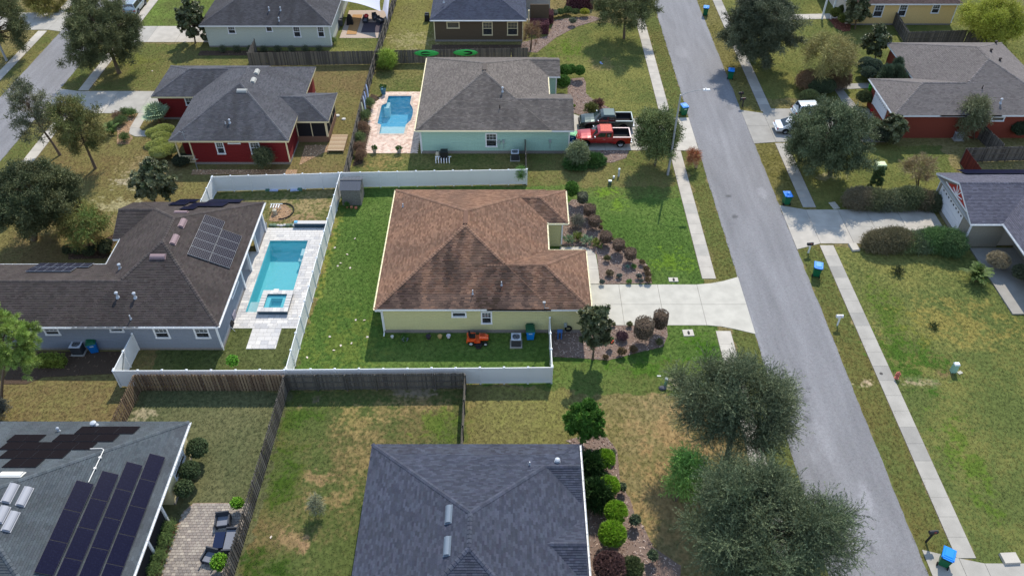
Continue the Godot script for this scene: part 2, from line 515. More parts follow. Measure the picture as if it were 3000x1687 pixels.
# ---------------------------------------------------------------- streets
func concrete(k: int) -> StandardMaterial3D:
	var tones := [[184, 178, 166], [176, 170, 159], [164, 160, 151], [150, 147, 140], [184, 180, 168]]
	var t: Array = tones[k]
	return mk("concrete%d" % k, s(t[0], t[1], t[2]), 0.9, ntex("conc", 512, 0.010, 0.90, 1.0, 31, 5, 0.05), 0.13)
func road(called: String, x0: float, x1: float, label: String) -> void:
	paved.append(pv([[x0 - 0.05, -130], [x1 + 0.05, -130], [x1 + 0.05, 0], [x0 - 0.05, 0]]))
	var b := MB.new()
	var fn := FastNoiseLite.new()
	fn.seed = int(x0)
	fn.frequency = 0.06
	var nx := 32
	var nz := 560
	var marks := []   # worn pale patches, oil and tar spots
	if x0 > 0: marks = [[q(3, 3, 560, 90), 0.6, 2.2, 0.032], [q(3, 3, 460, 250), 0.35, 0.6, 0.03], [q(3, 3, 980, 650), 0.45, 1.6, 0.045], [q(1, 2, 2520, 490), 0.5, 1.1, 0.05], [q(0, 2, 1700, 520), 0.9, 2.0, 0.03], [q(1, 2, 2180, 525), 0.28, 0.28, -0.09], [q(1, 2, 2245, 728), 0.3, 0.3, -0.09], [q(2, 3, 370, 1130), 0.42, 0.34, -0.06], [q(2, 3, 395, 1315), 0.4, 0.36, -0.06], [q(2, 3, 420, 1005), 0.25, 0.2, -0.07], [q(3, 3, 1050, 1165), 0.18, 0.4, -0.08], [q(0, 2, 2200, 1080), 0.5, 0.8, -0.035], [q(3, 3, 1100, 900), 1.2, 3.0, 0.02]]
	var P := []
	var C := []
	for j in nz + 1:
		for i in nx + 1:
			var z := -125.0 + 118.0 * j / nz
			var t := float(i) / nx
			var wob := 0.0
			if i == 0: wob = fn.get_noise_2d(z * 8.0, 3.0) * 0.09
			if i == nx: wob = fn.get_noise_2d(z * 8.0, 40.0) * 0.09
			var x := lerpf(x0, x1, t) + wob
			P.append(Vector3(x, 0.012, z))
			var k := 0.205 + 0.035 * fn.get_noise_2d(x * 6.0, z * 1.2) + 0.03 * fn.get_noise_2d(x * 22.0, z * 2.0 + 99.0)
			var trk := absf(fmod(t * 4.0, 2.0) - 1.0)   # worn wheel tracks
			k += 0.018 * smoothstep(0.55, 0.9, trk) * (0.6 + fn.get_noise_2d(x, z * 0.7))
			if i == 0 or i == nx: k *= 0.9
			for mk0 in marks:
				var ex: float = (x - mk0[0].x) / mk0[1]
				var ez: float = (z - mk0[0].z) / mk0[2]
				var e2 := 1.0 - ex * ex - ez * ez + 0.5 * fn.get_noise_2d(x * 40.0, z * 40.0)
				if e2 > 0: k += mk0[3] * minf(1.0, e2 * 2.0)
			C.append(Color(k, k * 0.995, k * 1.03))
	for j in nz:
		for i in nx:
			var a := j * (nx + 1) + i
			var ids := [a + nx + 1, a + nx + 2, a + 1, a + nx + 1, a + 1, a]
			for t in 2:
				for k in [0, 2, 1]:
					b.v.append(P[ids[t * 3 + k]]); b.n.append(Vector3.UP); b.c.append(C[ids[t * 3 + k]])
	var m := mk("asphalt", Color(1, 1, 1), 0.93, ntex("asph", 512, 0.11, 0.9, 1.0, 41, 4, 0.17), 0.055, null, true)
	struct(called, b, m, label, "road")
func walkway(called: String, x0: float, x1: float, z0: float, z1: float, tone: int, label: String) -> void:
	# a strip of square-cut slabs, z0 far, z1 near; slabs are parts
	var b := MB.new()
	b.quad(Vector3(x0 - 0.04, 0.006, z1), Vector3(x1 + 0.04, 0.006, z1), Vector3(x1 + 0.04, 0.006, z0), Vector3(x0 - 0.04, 0.006, z0))
	var base := struct(called, b, mk("joint_dirt", s(96, 84, 66), 1.0), label, "pavement")
	paved.append(pv([[x0 - 0.05, z0], [x1 + 0.05, z0], [x1 + 0.05, z1], [x0 - 0.05, z1]]))
	var n := int(round((z1 - z0) / 1.52))
	var st := (z1 - z0) / n
	for i in n:
		var me := MB.new()
		me.box(Vector3.ZERO, Vector3(x1 - x0, 0.08, st - 0.016))
		var k := tone
		if rng.randf() < 0.35: k = clampi(tone + rng.randi_range(-1, 1), 0, 3)
		var key := "slab%d_%d_%d" % [int((x1 - x0) * 100), int(st * 1000), k]
		if not shared.has(key): shared[key] = me.mesh(concrete(k))
		inst("slab", shared[key], Transform3D(Basis(Vector3(0, 0, 1), rng.randf_range(-0.003, 0.003)), Vector3((x0 + x1) / 2, -0.005 + rng.randf_range(0.0, 0.006), z0 + st * (i + 0.5))), base)
func slabs(called: String, quads: Array, tone: int, label: String) -> void:
	# each entry is a polygon of x, z pairs
	var base: MeshInstance3D = null
	for i in quads.size():
		var pl: Array = quads[i]
		var ce := Vector2.ZERO
		for p in pl: ce += Vector2(p[0], p[1])
		ce /= pl.size()
		var pts := PackedVector2Array()
		var raw := PackedVector2Array()
		for p in pl:
			var w := Vector2(p[0], p[1])
			raw.append(w)
			pts.append(w + Vector2(signf(ce.x - w.x), signf(ce.y - w.y)) * 0.012)
		var b0 := MB.new()
		b0.poly(raw, 0.009)
		paved.append(raw)
		if base == null: base = struct(called, b0, mk("joint_dirt", s(96, 84, 66), 1.0), label, "driveway")
		else: part("joint_bed", b0, mk("joint_dirt", s(96, 84, 66), 1.0), base)
		var b := MB.new()
		b.slab(pts, -0.05, 0.036 + rng.randf_range(0.0, 0.004))
		part("slab", b, concrete(clampi(tone + (rng.randi_range(0, 1) if tone < 3 else 0), 0, 4)), base)
func grid_quads(xs: Array, zs: Array) -> Array:
	var out := []
	for i in xs.size() - 1:
		for j in zs.size() - 1:
			out.append([[xs[i], zs[j]], [xs[i + 1], zs[j]], [xs[i + 1], zs[j + 1]], [xs[i], zs[j + 1]]])
	return out
func streets() -> void:
	road("road", 19.95, 26.2, "grey asphalt street beside the brown-roofed house")
	road("road", -59.9, -53.7, "asphalt street past the silver parked wagon")
	walkway("sidewalk", 16.8, 18.0, -120, -79.7, 1, "pale sidewalk in front of the mint green house")
	walkway("sidewalk", 16.8, 18.0, -72.9, -52.6, 1, "pale sidewalk beside the street lamp")
	walkway("sidewalk", 16.8, 18.0, -46.2, -12, 0, "pale sidewalk running under the large feathery trees")
	walkway("sidewalk", 28.45, 29.7, -120, -81.0, 2, "grey sidewalk under the big oak")
	walkway("sidewalk", 28.45, 29.7, -74.4, -63.0, 2, "grey sidewalk beside the round street tree")
	walkway("sidewalk", 28.45, 29.7, -57.2, -26.0, 2, "grey sidewalk beside the fire hydrant")
	walkway("sidewalk", -51.4, -50.2, -98.2, -85.8, 1, "sidewalk under the spreading tree beside the far street")
	walkway("sidewalk", -51.4, -50.2, -80.5, -50, 1, "sidewalk beside the two thin street trees")
	walkway("sidewalk", -51.4, -50.2, -120, -103.1, 1, "sidewalk beside the silver parked wagon")
	walkway("sidewalk", -62.95, -61.8, -101.6, -60, 1, "sidewalk across the far street")
	walkway("sidewalk", -62.95, -61.8, -120, -107.3, 1, "sidewalk beyond the far crossing drive")
	var d := grid_quads([6.0, 9.34, 12.72, 16.17], [-51.85, -49.34, -46.85])
	d += [[[16.17, -51.85], [16.17, -49.34], [20.0, -49.34], [20.0, -52.85], [18.6, -52.3], [17.4, -52.0]], [[16.17, -49.34], [16.17, -46.85], [17.4, -46.7], [18.6, -46.35], [20.0, -45.85], [20.0, -49.34]]]
	slabs("driveway", d, 4, "wide clean concrete driveway of the brown-roofed house")
	slabs("garden_path", [[[4.4, -56.95], [6.55, -56.98], [7.25, -56.6], [7.65, -55.9], [6.35, -55.7], [4.4, -55.9]], [[6.35, -55.7], [7.65, -55.9], [7.72, -53.9], [6.35, -53.9]], [[6.35, -53.9], [7.72, -53.9], [7.72, -51.9], [6.35, -51.9]]], 0, "curved concrete path to the porch of the brown-roofed house")
	slabs("driveway", grid_quads([6.6, 10.0, 13.2, 16.5], [-79.45, -76.2, -73.0]) + [[[16.5, -79.45], [16.5, -76.2], [19.95, -76.2], [19.95, -79.65]], [[16.5, -76.2], [16.5, -73.0], [19.95, -72.9], [19.95, -76.2]], [[6.1, -79.45], [6.1, -80.6], [6.9, -80.5], [7.5, -80.1], [7.75, -79.45]]], 0, "concrete driveway under the two pickup trucks")
	slabs("driveway", grid_quads([28.6, 31.7, 34.4, 37.4, 40.9], [-62.6, -59.95, -57.45]) + [[[26.2, -63.3], [28.6, -62.6], [28.6, -59.95], [26.2, -59.95]], [[26.2, -59.95], [28.6, -59.95], [28.6, -57.45], [26.2, -56.6]]], 1, "concrete driveway between the two long hedges")
	slabs("driveway", grid_quads([28.6, 32, 36, 40.9], [-81.6, -78.2, -74.6]) + [[[26.15, -81.3], [28.6, -80.6], [28.6, -77.9], [26.15, -77.9]], [[26.15, -77.9], [28.6, -77.9], [28.6, -74.6], [26.15, -74.3]]], 3, "weathered driveway of the red brick house")
	slabs("garden_path", [[[38.3, -84.8], [39.4, -84.6], [39.9, -81.6], [38.3, -81.6]], [[38.2, -87.2], [42.8, -87.6], [42.8, -86.4], [39.3, -86.0], [39.4, -84.6], [38.3, -84.8]]], 3, "weathered path to the door of the brick house")
	slabs("driveway", [[[26.45, -26.6], [28.6, -26.0], [28.6, -14], [26.45, -14]], [[28.6, -26.0], [30.1, -25.65], [30.1, -14], [28.6, -14]], [[30.1, -25.65], [42, -25.65], [42, -14], [30.1, -14]]], 1, "concrete drive apron under the nearest bin")
	slabs("driveway", grid_quads([-51.4, -46.5, -42.5, -38.8], [-85.6, -80.6]) + [[[-53.7, -86.2], [-51.4, -85.6], [-51.4, -80.6], [-53.7, -80.0]]], 1, "concrete driveway of the red wooden house")
	slabs("garden_path", [[[-42.5, -80.6], [-41.4, -80.6], [-41.3, -77.4], [-42.4, -77.6]], [[-42.4, -77.6], [-41.3, -77.4], [-40.8, -76.9], [-35.5, -76.9], [-35.5, -75.8], [-41.2, -75.7], [-42.1, -76.3]]], 1, "bent concrete path beside the fan palm")
	slabs("driveway", grid_quads([-51.4, -47.5, -43.8, -39.2], [-103.0, -98.3]) + [[[-53.7, -103.6], [-51.4, -103.0], [-51.4, -98.3], [-53.7, -97.8]]], 1, "concrete driveway beside the pale sage house")
	slabs("driveway", grid_quads([-70, -65, -61.8], [-107.2, -101.9]) + [[[-61.8, -107.2], [-59.9, -107.6], [-59.9, -101.4], [-61.8, -101.9]]], 1, "concrete driveway across the far street")
	slabs("garden_path", [[[36.5, -106.5], [45.0, -107.0], [45.0, -105.4], [37.0, -104.9]]], 1, "path to the blue door of the yellow house")
	slabs("driveway", [[[1.5, -112], [4.8, -112], [4.8, -104.8], [1.5, -104.8]]], 1, "path beside the dark brown house")
	# round manhole lid and patches on the near walk
	var p := q(2, 3, 1142, 862)
	var b := MB.new()
	b.lathe(Vector3(p.x, 0.038, p.z), [Vector2(0.13, 0.0), Vector2(0.13, 0.012), Vector2(0, 0.012)], 16)
	tag(part("meter_cover", b, plain("iron", 60, 58, 56, 0.7)), "small round iron lid set in the grey sidewalk", "lid")

# ---------------------------------------------------------------- mulch beds
func px_poly(r: int, c: int, pts: Array) -> PackedVector2Array:
	var out := PackedVector2Array()
	for p in pts:
		var w := q(r, c, p[0], p[1])
		out.append(Vector2(w.x, w.z))
	return out
func bed(poly: PackedVector2Array, kind: int, label: String, dens := 30.0) -> void:
	# kind 0 pinkish bark, 1 tan bark, 2 brown earth, 3 red bark
	var cols: Array = [[[168, 144, 130], [132, 104, 92], [200, 180, 166]], [[204, 166, 128], [170, 132, 98], [220, 190, 156]], [[104, 84, 66], [84, 66, 52], [128, 106, 86]], [[150, 92, 72], [120, 70, 56], [170, 116, 92]]][kind]
	var b := MB.new()
	b.slab(poly, -0.02, 0.026)
	paved.append(poly)
	var c0: Array = cols[0]
	var o := struct("mulch_bed", b, mk("mulch%d" % kind, s(c0[0] * 0.92, c0[1] * 0.92, c0[2] * 0.92), 1.0, ntex("mulchtex", 512, 0.12, 0.5, 1.0, 51, 4, 0.3), 0.4), label, "flower bed")
	var lo := poly[0]
	var hi := poly[0]
	for p in poly:
		lo = lo.min(p); hi = hi.max(p)
	if not shared.has("chip"):
		var k := MB.new()
		k.hexa(Vector3.ZERO, Vector3(0.17, 0.025, 0.05), Vector3(0.13, 0.025, 0.03))
		shared["chip"] = k.mesh(vmat(0.95))
	var n := int((hi.x - lo.x) * (hi.y - lo.y) * dens)
	var xf := []
	var cl := PackedColorArray()
	for i in n:
		var p := Vector2(rng.randf_range(lo.x, hi.x), rng.randf_range(lo.y, hi.y))
		if not Geometry2D.is_point_in_polygon(p, poly): continue
		var bs := Basis.from_euler(Vector3(rng.randf_range(-0.5, 0.5), rng.randf() * TAU, rng.randf_range(-0.5, 0.5))).scaled(Vector3.ONE * rng.randf_range(0.5, 1.3))
		xf.append(Transform3D(bs, Vector3(p.x, rng.randf_range(0.03, 0.06), p.y)))
		var t: Array = cols[rng.randi() % 3]
		cl.append(lin(t[0], t[1], t[2]) * rng.randf_range(0.6, 1.1))
	var ch := multi("bark_chips", shared["chip"], xf, cl, o)
	ch.set_meta("kind", "stuff")
func beds() -> void:
	bed(px_poly(1, 2, [[510, 800], [530, 640], [600, 560], [690, 560], [770, 610], [850, 740], [910, 850], [1000, 960], [1130, 1040], [1250, 1150], [1330, 1180], [1390, 1260], [1410, 1402], [890, 1412], [852, 1110], [720, 1030], [500, 1026]]), 0, "bark bed with trimmed drums beside the curved path")
	bed(px_poly(2, 2, [[400, 450], [720, 440], [960, 378], [1430, 378], [1560, 392], [1570, 480], [1520, 590], [1280, 645], [1080, 700], [960, 728], [740, 710], [410, 690]]), 0, "bark bed around the magnolia beside the clean driveway")
	bed(px_poly(0, 2, [[560, 880], [600, 790], [720, 780], [745, 830], [745, 940], [790, 985], [1090, 1145], [1000, 1160], [700, 1165], [620, 1135], [560, 1100]]), 0, "grey bark bed in front of the mint green house")
	bed(px_poly(0, 2, [[90, 430], [360, 360], [430, 200], [800, 160], [910, 190], [650, 270], [440, 380], [250, 530], [90, 520]]), 0, "curved bark bed beside the dark brown house")
	bed(px_poly(0, 0, [[1180, 1200], [1380, 1135], [1290, 1330], [1330, 1385], [1290, 1449], [1170, 1449]]), 1, "tan bark bed by the bent path")
	bed(px_poly(3, 2, [[540, 90], [650, 60], [860, 20], [960, 60], [1060, 190], [1090, 520], [1190, 680], [1240, 850], [1330, 960], [1420, 1160], [1700, 1350], [1690, 1560], [800, 1560], [740, 200]]), 0, "broad bark bed in front of the charcoal-roofed house", 34.0)
	bed(px_poly(1, 0, [[1010, 970], [1250, 860], [1170, 960], [1060, 1150], [680, 1160], [690, 1050]]), 2, "brown bed beside the solar-roofed pool house")
	bed(px_poly(1, 2, [[590, 62], [1178, 68], [1150, 140], [1010, 187], [880, 190], [740, 120], [590, 110]]), 0, "bark bed in the shadow of the red truck")
	bed(px_poly(0, 3, [[610, 190], [690, 150], [840, 250], [830, 312], [760, 318], [680, 280], [640, 225]]), 3, "red bark bed by the yellow house")
	bed(px_poly(3, 0, [[1660, 935], [1790, 935], [1650, 1260], [1560, 1560], [1430, 1560], [1560, 1180]]), 3, "red bark bed along the paver patio")
	bed(PackedVector2Array([Vector2(-33, -69.4), Vector2(-22.2, -69.4), Vector2(-22.2, -68.6), Vector2(-33, -68.5)]), 1, "tan bark strip under the windows of the red house")
	bed(PackedVector2Array([Vector2(-22.3, -74.0), Vector2(-19.2, -74.0), Vector2(-18.2, -75.5), Vector2(-18.0, -73.2), Vector2(-20, -72.6), Vector2(-22.2, -70.2)]), 1, "tan bark around the screened porch")
	bed(PackedVector2Array([Vector2(-16.6, -85), Vector2(-15.5, -84.2), Vector2(-16.2, -82), Vector2(-16.2, -78.5), Vector2(-15.65, -77.4), Vector2(-15.65, -70.5), Vector2(-16.6, -70.0)]), 2, "leafy brown bed between the grey fence and the paver deck")
	bed(px_poly(1, 3, [[830, 640], [850, 560], [1700, 540], [1660, 665], [1200, 672]]), 2, "brown earth under the hedge above the concrete driveway")
	bed(PackedVector2Array([Vector2(-39.8, -95.9), Vector2(-23.4, -95.9), Vector2(-23.4, -94.6), Vector2(-39.8, -94.6)]), 2, "dark bed along the wall of the pale sage house", 12.0)
	bed(PackedVector2Array([Vector2(-10.3, -97.6), Vector2(2.0, -97.6), Vector2(2.0, -95.6), Vector2(-10.3, -95.6)]), 2, "dark earth beside the dark brown house", 8.0)
	bed(PackedVector2Array([Vector2(-39.5, -43.9), Vector2(-30.6, -43.9), Vector2(-30.6, -41.6), Vector2(-36.5, -41.2), Vector2(-37.5, -40.5), Vector2(-39.5, -40.5)]), 2, "dark bed with the cubed hedge beside the pool house", 10.0)

# ---------------------------------------------------------------- roofs
func roof_face(b: MB, pts: Array, pal: Dictionary, picks: Array, want: int) -> void:
	var n := Vector3.ZERO
	for i in pts.size():
		var a: Vector3 = pts[i]
		var d: Vector3 = pts[(i + 1) % pts.size()]
		n += Vector3((a.y - d.y) * (a.z + d.z), (a.z - d.z) * (a.x + d.x), (a.x - d.x) * (a.y + d.y))
	n = n.normalized()
	if n.y < 0: n = -n
	var U := Vector3(n.z, 0, -n.x).normalized()
	var Wv := n.cross(U)
	if Wv.y < 0:
		Wv = -Wv
		U = -U
	var o: Vector3 = pts[0]
	for p in pts:
		if p.y < o.y: o = p
	var P := PackedVector2Array()
	var tm := 0.0
	for p in pts:
		var w := Vector2((p - o).dot(U), (p - o).dot(Wv))
		P.append(w)
		tm = maxf(tm, w.y)
	var fn := FastNoiseLite.new()
	fn.seed = pal.seed
	fn.frequency = 0.5
	var st := 0.148
	var wd := 0.31
	var rows := int(ceil(tm / st))
	var base: Color = pal.col
	var th := 0.028
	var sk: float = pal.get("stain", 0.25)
	if n.z > 0.2: sk = pal.get("near_streak", sk)   # near-facing slopes use their own stronger streak strength where given
	var vr: float = pal.get("vary", 0.22)
	for r in rows:
		var t0 := r * st
		var t1 := minf(tm - 0.001, t0 + st)
		var i0 := _span(P, t0 + 0.0005)
		var i1 := _span(P, t1)
		if i0.y - i0.x < 0.02: continue
		if i1.y < i1.x: i1 = Vector2((i0.x + i0.y) / 2, (i0.x + i0.y) / 2)
		var lo := minf(i0.x, i1.x)
		var hi := maxf(i0.y, i1.y)
		var x := floorf(lo / wd) * wd - wd * (0.5 if r % 2 else 0.0) - wd * 0.13 * (r % 3)
		while x < hi:
			var a0 := clampf(x, i0.x, i0.y)
			var b0 := clampf(x + wd - 0.006, i0.x, i0.y)
			var a1 := clampf(x, i1.x, i1.y)
			var b1 := clampf(x + wd - 0.006, i1.x, i1.y)
			var cx := x
			x += wd
			if b0 - a0 < 0.004 and b1 - a1 < 0.004: continue
			var full := (b0 - a0) > wd - 0.01 and (b1 - a1) > wd - 0.01
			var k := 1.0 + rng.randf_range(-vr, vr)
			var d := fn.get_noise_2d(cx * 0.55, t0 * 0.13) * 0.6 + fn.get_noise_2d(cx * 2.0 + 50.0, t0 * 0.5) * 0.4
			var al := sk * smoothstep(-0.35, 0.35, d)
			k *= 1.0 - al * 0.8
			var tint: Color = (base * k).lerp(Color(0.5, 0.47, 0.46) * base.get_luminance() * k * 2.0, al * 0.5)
			if rng.randf() < 0.18: tint = tint.lerp(pal.alt, 0.5)
			if full and picks.size() < want and r > 0:
				picks.append([al, o + U * ((a0 + b0) / 2) + Wv * t0, Basis(U, n, -Wv) if U.cross(n).dot(-Wv) > 0 else Basis(-U, n, -Wv), k])
				continue
			b.col = tint
			var A := o + U * a0 + Wv * t0
			var B := o + U * b0 + Wv * t0
			var Cc := o + U * b1 + Wv * t1
			var D := o + U * a1 + Wv * t1
			var up := n * th
			var tri_n := (B - A).cross(Cc - A)
			if tri_n.dot(n) >= 0:
				b.quad(A + up, B + up, Cc + n * 0.003, D + n * 0.003)
				b.quad(A - n * 0.01, B - n * 0.01, B + up, A + up)
			else:
				b.quad(B + up, A + up, D + n * 0.003, Cc + n * 0.003)
				b.quad(B - n * 0.01, A - n * 0.01, A + up, B + up)
func _span(P: PackedVector2Array, t: float) -> Vector2:
	var lo := 1e9
	var hi := -1e9
	for i in P.size():
		var a := P[i]
		var d := P[(i + 1) % P.size()]
		if (a.y <= t and d.y > t) or (d.y <= t and a.y > t):
			var x := a.x + (d.x - a.x) * (t - a.y) / (d.y - a.y)
			lo = minf(lo, x); hi = maxf(hi, x)
	return Vector2(lo, hi)
func caps(b: MB, a: Vector3, d: Vector3, n1: Vector3, n2: Vector3, col: Color) -> void:
	var ln := a.distance_to(d)
	var dir := (d - a).normalized()
	var s1 := dir.cross(n1).normalized()
	if s1.y > 0 : s1 = -s1
	var s2 := dir.cross(n2).normalized()
	if s2.y > 0 : s2 = -s2
	if absf(dir.y) < 0.01 and s1.dot(s2) > 0: s2 = -s2
	var k := int(ln / 0.26)
	for i in k:
		b.col = col * rng.randf_range(0.72, 1.08)
		var p0 := a + dir * (ln * i / k)
		var p1 := a + dir * (ln * (i + 1) / k)
		var u0 := Vector3.UP * 0.058
		var u1 := Vector3.UP * 0.030
		b.quad(p0 + u0 + s1 * 0.15 , p0 + u0 + Vector3.UP * 0.02, p1 + u1 + Vector3.UP * 0.02, p1 + u1 + s1 * 0.15)
		b.quad(p0 + u0 + Vector3.UP * 0.02, p0 + u0 + s2 * 0.15, p1 + u1 + s2 * 0.15, p1 + u1 + Vector3.UP * 0.02)
		b.tri(p0 + u0 + s1 * 0.15, p0 + s1 * 0.15, p0 + u0 + Vector3.UP * 0.02)
		b.tri(p0 + u0 + Vector3.UP * 0.02, p0 + s2 * 0.15, p0 + u0 + s2 * 0.15)
func gutter(parent: Node, a: Vector3, d: Vector3, out: Vector3, m: Material, hang := true) -> void:
	var b := MB.new()
	var dn := Vector3.DOWN
	b.bar(a + dn * 0.09 + out * 0.008, d + dn * 0.09 + out * 0.008, 0.016, 0.16)
	b.bar(a + dn * 0.125 + out * 0.065, d + dn * 0.125 + out * 0.065, 0.115, 0.012)
	b.bar(a + dn * 0.07 + out * 0.118, d + dn * 0.07 + out * 0.118, 0.014, 0.11)
	if hang:
		var ln := a.distance_to(d)
		for i in int(ln / 0.75):
			var p := a.lerp(d, (i + 0.5) / int(ln / 0.75)) + dn * 0.02
			b.bar(p, p + out * 0.12, 0.035, 0.012)
	part("gutter", b, m, parent)
func fascia(b: MB, a: Vector3, d: Vector3, out: Vector3) -> void:
	b.bar(a + Vector3.DOWN * 0.1 - out * 0.012, d + Vector3.DOWN * 0.1 - out * 0.012, 0.022, 0.19)

# ---------------------------------------------------------------- walls
func board_mesh(m: Material, key: String) -> Mesh:
	if not shared.has(key):
		var b := MB.new()
		b.box(Vector3(0, 0.098, 0), Vector3(1, 0.196, 0.014), Basis(Vector3.RIGHT, 0.075))
		shared[key] = b.mesh(m)
	return shared[key]
func wall(parent: Node, a: Vector2, d: Vector2, y1: float, m: StandardMaterial3D, style: String, openings: Array, foot := 0.35, y0 := 0.0) -> void:
	# a to d runs left to right seen from outside; openings: [px, py, px, py, kind] corners in the photograph
	var dir := (d - a).normalized()
	var ln := a.distance_to(d)
	var D3 := Vector3(dir.x, 0, dir.y)
	var O3 := Vector3(-dir.y, 0, dir.x)
	var A := Vector3(a.x, 0, a.y)
	var bs := Basis(D3, Vector3.UP, O3)
	var holes := []
	for w in openings:
		var p0 := on_plane(Vector2(w[0], w[1]), A, O3)
		var p1 := on_plane(Vector2(w[2], w[3]), A, O3)
		var s0 := minf((p0 - A).dot(D3), (p1 - A).dot(D3))
		var s1 := maxf((p0 - A).dot(D3), (p1 - A).dot(D3))
		holes.append([s0 - 0.07, s1 + 0.07, maxf(0.05, minf(p0.y, p1.y)), minf(y1 - 0.06, maxf(p0.y, p1.y)), w[4]])
	var b := MB.new()
	# backing, cut round the openings
	var cuts := [0.0, ln]
	for h in holes:
		cuts.append(h[0]); cuts.append(h[1])
	cuts.sort()
	for i in cuts.size() - 1:
		var s0: float = cuts[i]
		var s1: float = cuts[i + 1]
		if s1 - s0 < 0.005: continue
		var hole = null
		for h in holes:
			if (s0 + s1) / 2 > h[0] and (s0 + s1) / 2 < h[1]: hole = h
		var spans := [[y0, y1]] if hole == null else [[y0, hole[2]], [hole[3], y1]]
		for sp in spans:
			if sp[1] - sp[0] < 0.01: continue
			b.box(A + D3 * (s0 + s1) / 2 + Vector3.UP * (sp[0] + sp[1]) / 2 - O3 * 0.06, Vector3(s1 - s0, sp[1] - sp[0], 0.1), bs)
	var wp := part("wall", b, m, parent)
	if style == "lap":
		var me := board_mesh(m, "board" + str(m.get_instance_id()))
		var y := foot
		while y < y1 - 0.05:
			var hgt := minf(0.18, y1 - y)
			var segs := [[0.0, ln]]
			for h in holes:
				if y + hgt * 0.5 > h[2] and y + hgt * 0.5 < h[3]:
					var nx := []
					for sg in segs:
						if h[0] > sg[0] and h[0] < sg[1]: nx.append([sg[0], h[0]])
						if h[1] > sg[0] and h[1] < sg[1]: nx.append([h[1], sg[1]])
						if h[0] >= sg[1] or h[1] <= sg[0]: nx.append(sg)
					segs = nx
			for sg in segs:
				if sg[1] - sg[0] < 0.03: continue
				var bb := Basis(D3 * (sg[1] - sg[0]), Vector3.UP * (hgt / 0.18), O3)
				inst("siding_board", me, Transform3D(bb, A + D3 * (sg[0] + sg[1]) / 2 + Vector3.UP * y + O3 * 0.012), wp)
			y += 0.18
	if foot > 0.05:
		var f := MB.new()
		f.box(A + D3 * ln / 2 + Vector3.UP * foot / 2 - O3 * 0.02, Vector3(ln, foot, 0.12), bs)
		part("foundation", f, mk("block", s(150, 144, 138), 0.95, fine(), 0.6), parent)
	for h in holes:
		if h[4] == "garage": garage_door(parent, A + D3 * (h[0] + h[1]) / 2 + Vector3.UP * h[2], bs, h[1] - h[0], h[3] - h[2])
		else: window(parent, A + D3 * (h[0] + h[1]) / 2 + Vector3.UP * h[2], bs, h[1] - h[0], h[3] - h[2], h[4])
func glass() -> StandardMaterial3D:
	if mats.has("glass"): return mats["glass"]
	var m := StandardMaterial3D.new()
	m.transparency = BaseMaterial3D.TRANSPARENCY_ALPHA
	m.albedo_color = Color(0.16, 0.2, 0.22, 0.35)
	m.roughness = 0.04
	m.metallic_specular = 0.6
	mats["glass"] = m
	return m
func screen_mesh() -> StandardMaterial3D:
	if mats.has("bugmesh"): return mats["bugmesh"]
	var m := StandardMaterial3D.new()
	m.transparency = BaseMaterial3D.TRANSPARENCY_ALPHA
	m.albedo_color = Color(0.2, 0.21, 0.22, 0.5)
	m.roughness = 0.8
	mats["bugmesh"] = m
	return m
func window(parent: Node, foot: Vector3, bs: Basis, w: float, h: float, kind: String) -> void:
	# kinds: "w" two sashes, "f" fixed light, suffix "c" cream trim
	var tm := plain("trim_cream", 214, 200, 160, 0.6) if kind.ends_with("c") else plain("trim_white", 222, 224, 224, 0.5)
	var t := clampf(w * 0.13, 0.07, 0.12)
	var b := MB.new()
	var cx := foot + Vector3.UP * h / 2
	for sx in [-1.0, 1.0]:
		b.box(cx + bs * Vector3(sx * (w / 2 - t / 2), 0, 0.02), Vector3(t, h - 2.0 * t, 0.09), bs)
	b.box(cx + bs * Vector3(0, h / 2 - t / 2, 0.024), Vector3(w + 0.02, t, 0.105), bs)
	var f := part("window", b, tm, parent)
	var sb := MB.new()
	sb.box(cx + bs * Vector3(0, -h / 2 + t / 2, 0.03), Vector3(w + 0.05, t, 0.13), bs)
	part("sill", sb, tm, f)
	var iw := w - 2 * t
	var ih := h - 2 * t
	var rail := MB.new()
	if kind.begins_with("w"):
		rail.box(cx + bs * Vector3(0, 0, 0.0), Vector3(iw, 0.06, 0.04), bs)
		for sx in [-0.17, 0.17]: rail.box(cx + bs * Vector3(iw * sx, ih * 0.26, -0.012), Vector3(0.025, ih * 0.46, 0.016), bs)
		rail.box(cx + bs * Vector3(0, ih * 0.26, -0.012), Vector3(iw, 0.025, 0.012), bs)
		part("glazing_bar", rail, tm, f)
	var nlights := 2 if kind.begins_with("w") else 1
	for k in nlights:
		var pb := MB.new()
		var y := 0.0 if nlights == 1 else (ih * 0.25 if k == 0 else -ih * 0.25)
		pb.box(cx + bs * Vector3(0, y, -0.03), Vector3(iw - 0.005, ih / nlights - 0.03, 0.008), bs)
		part("pane", pb, glass(), f)
		if nlights == 2 and k == 0:
			var bl := MB.new()
			bl.box(cx + bs * Vector3(0, y, -0.085), Vector3(iw, ih * 0.48, 0.01), bs)
			part("blind", bl, plain("blind", 150, 156, 156, 0.8), f)
		else:
			if nlights == 2:
				var bl := MB.new()
				bl.box(cx + bs * Vector3(0, y, 0.0), Vector3(iw, ih * 0.47, 0.004), bs)
				part("insect_screen", bl, screen_mesh(), f)
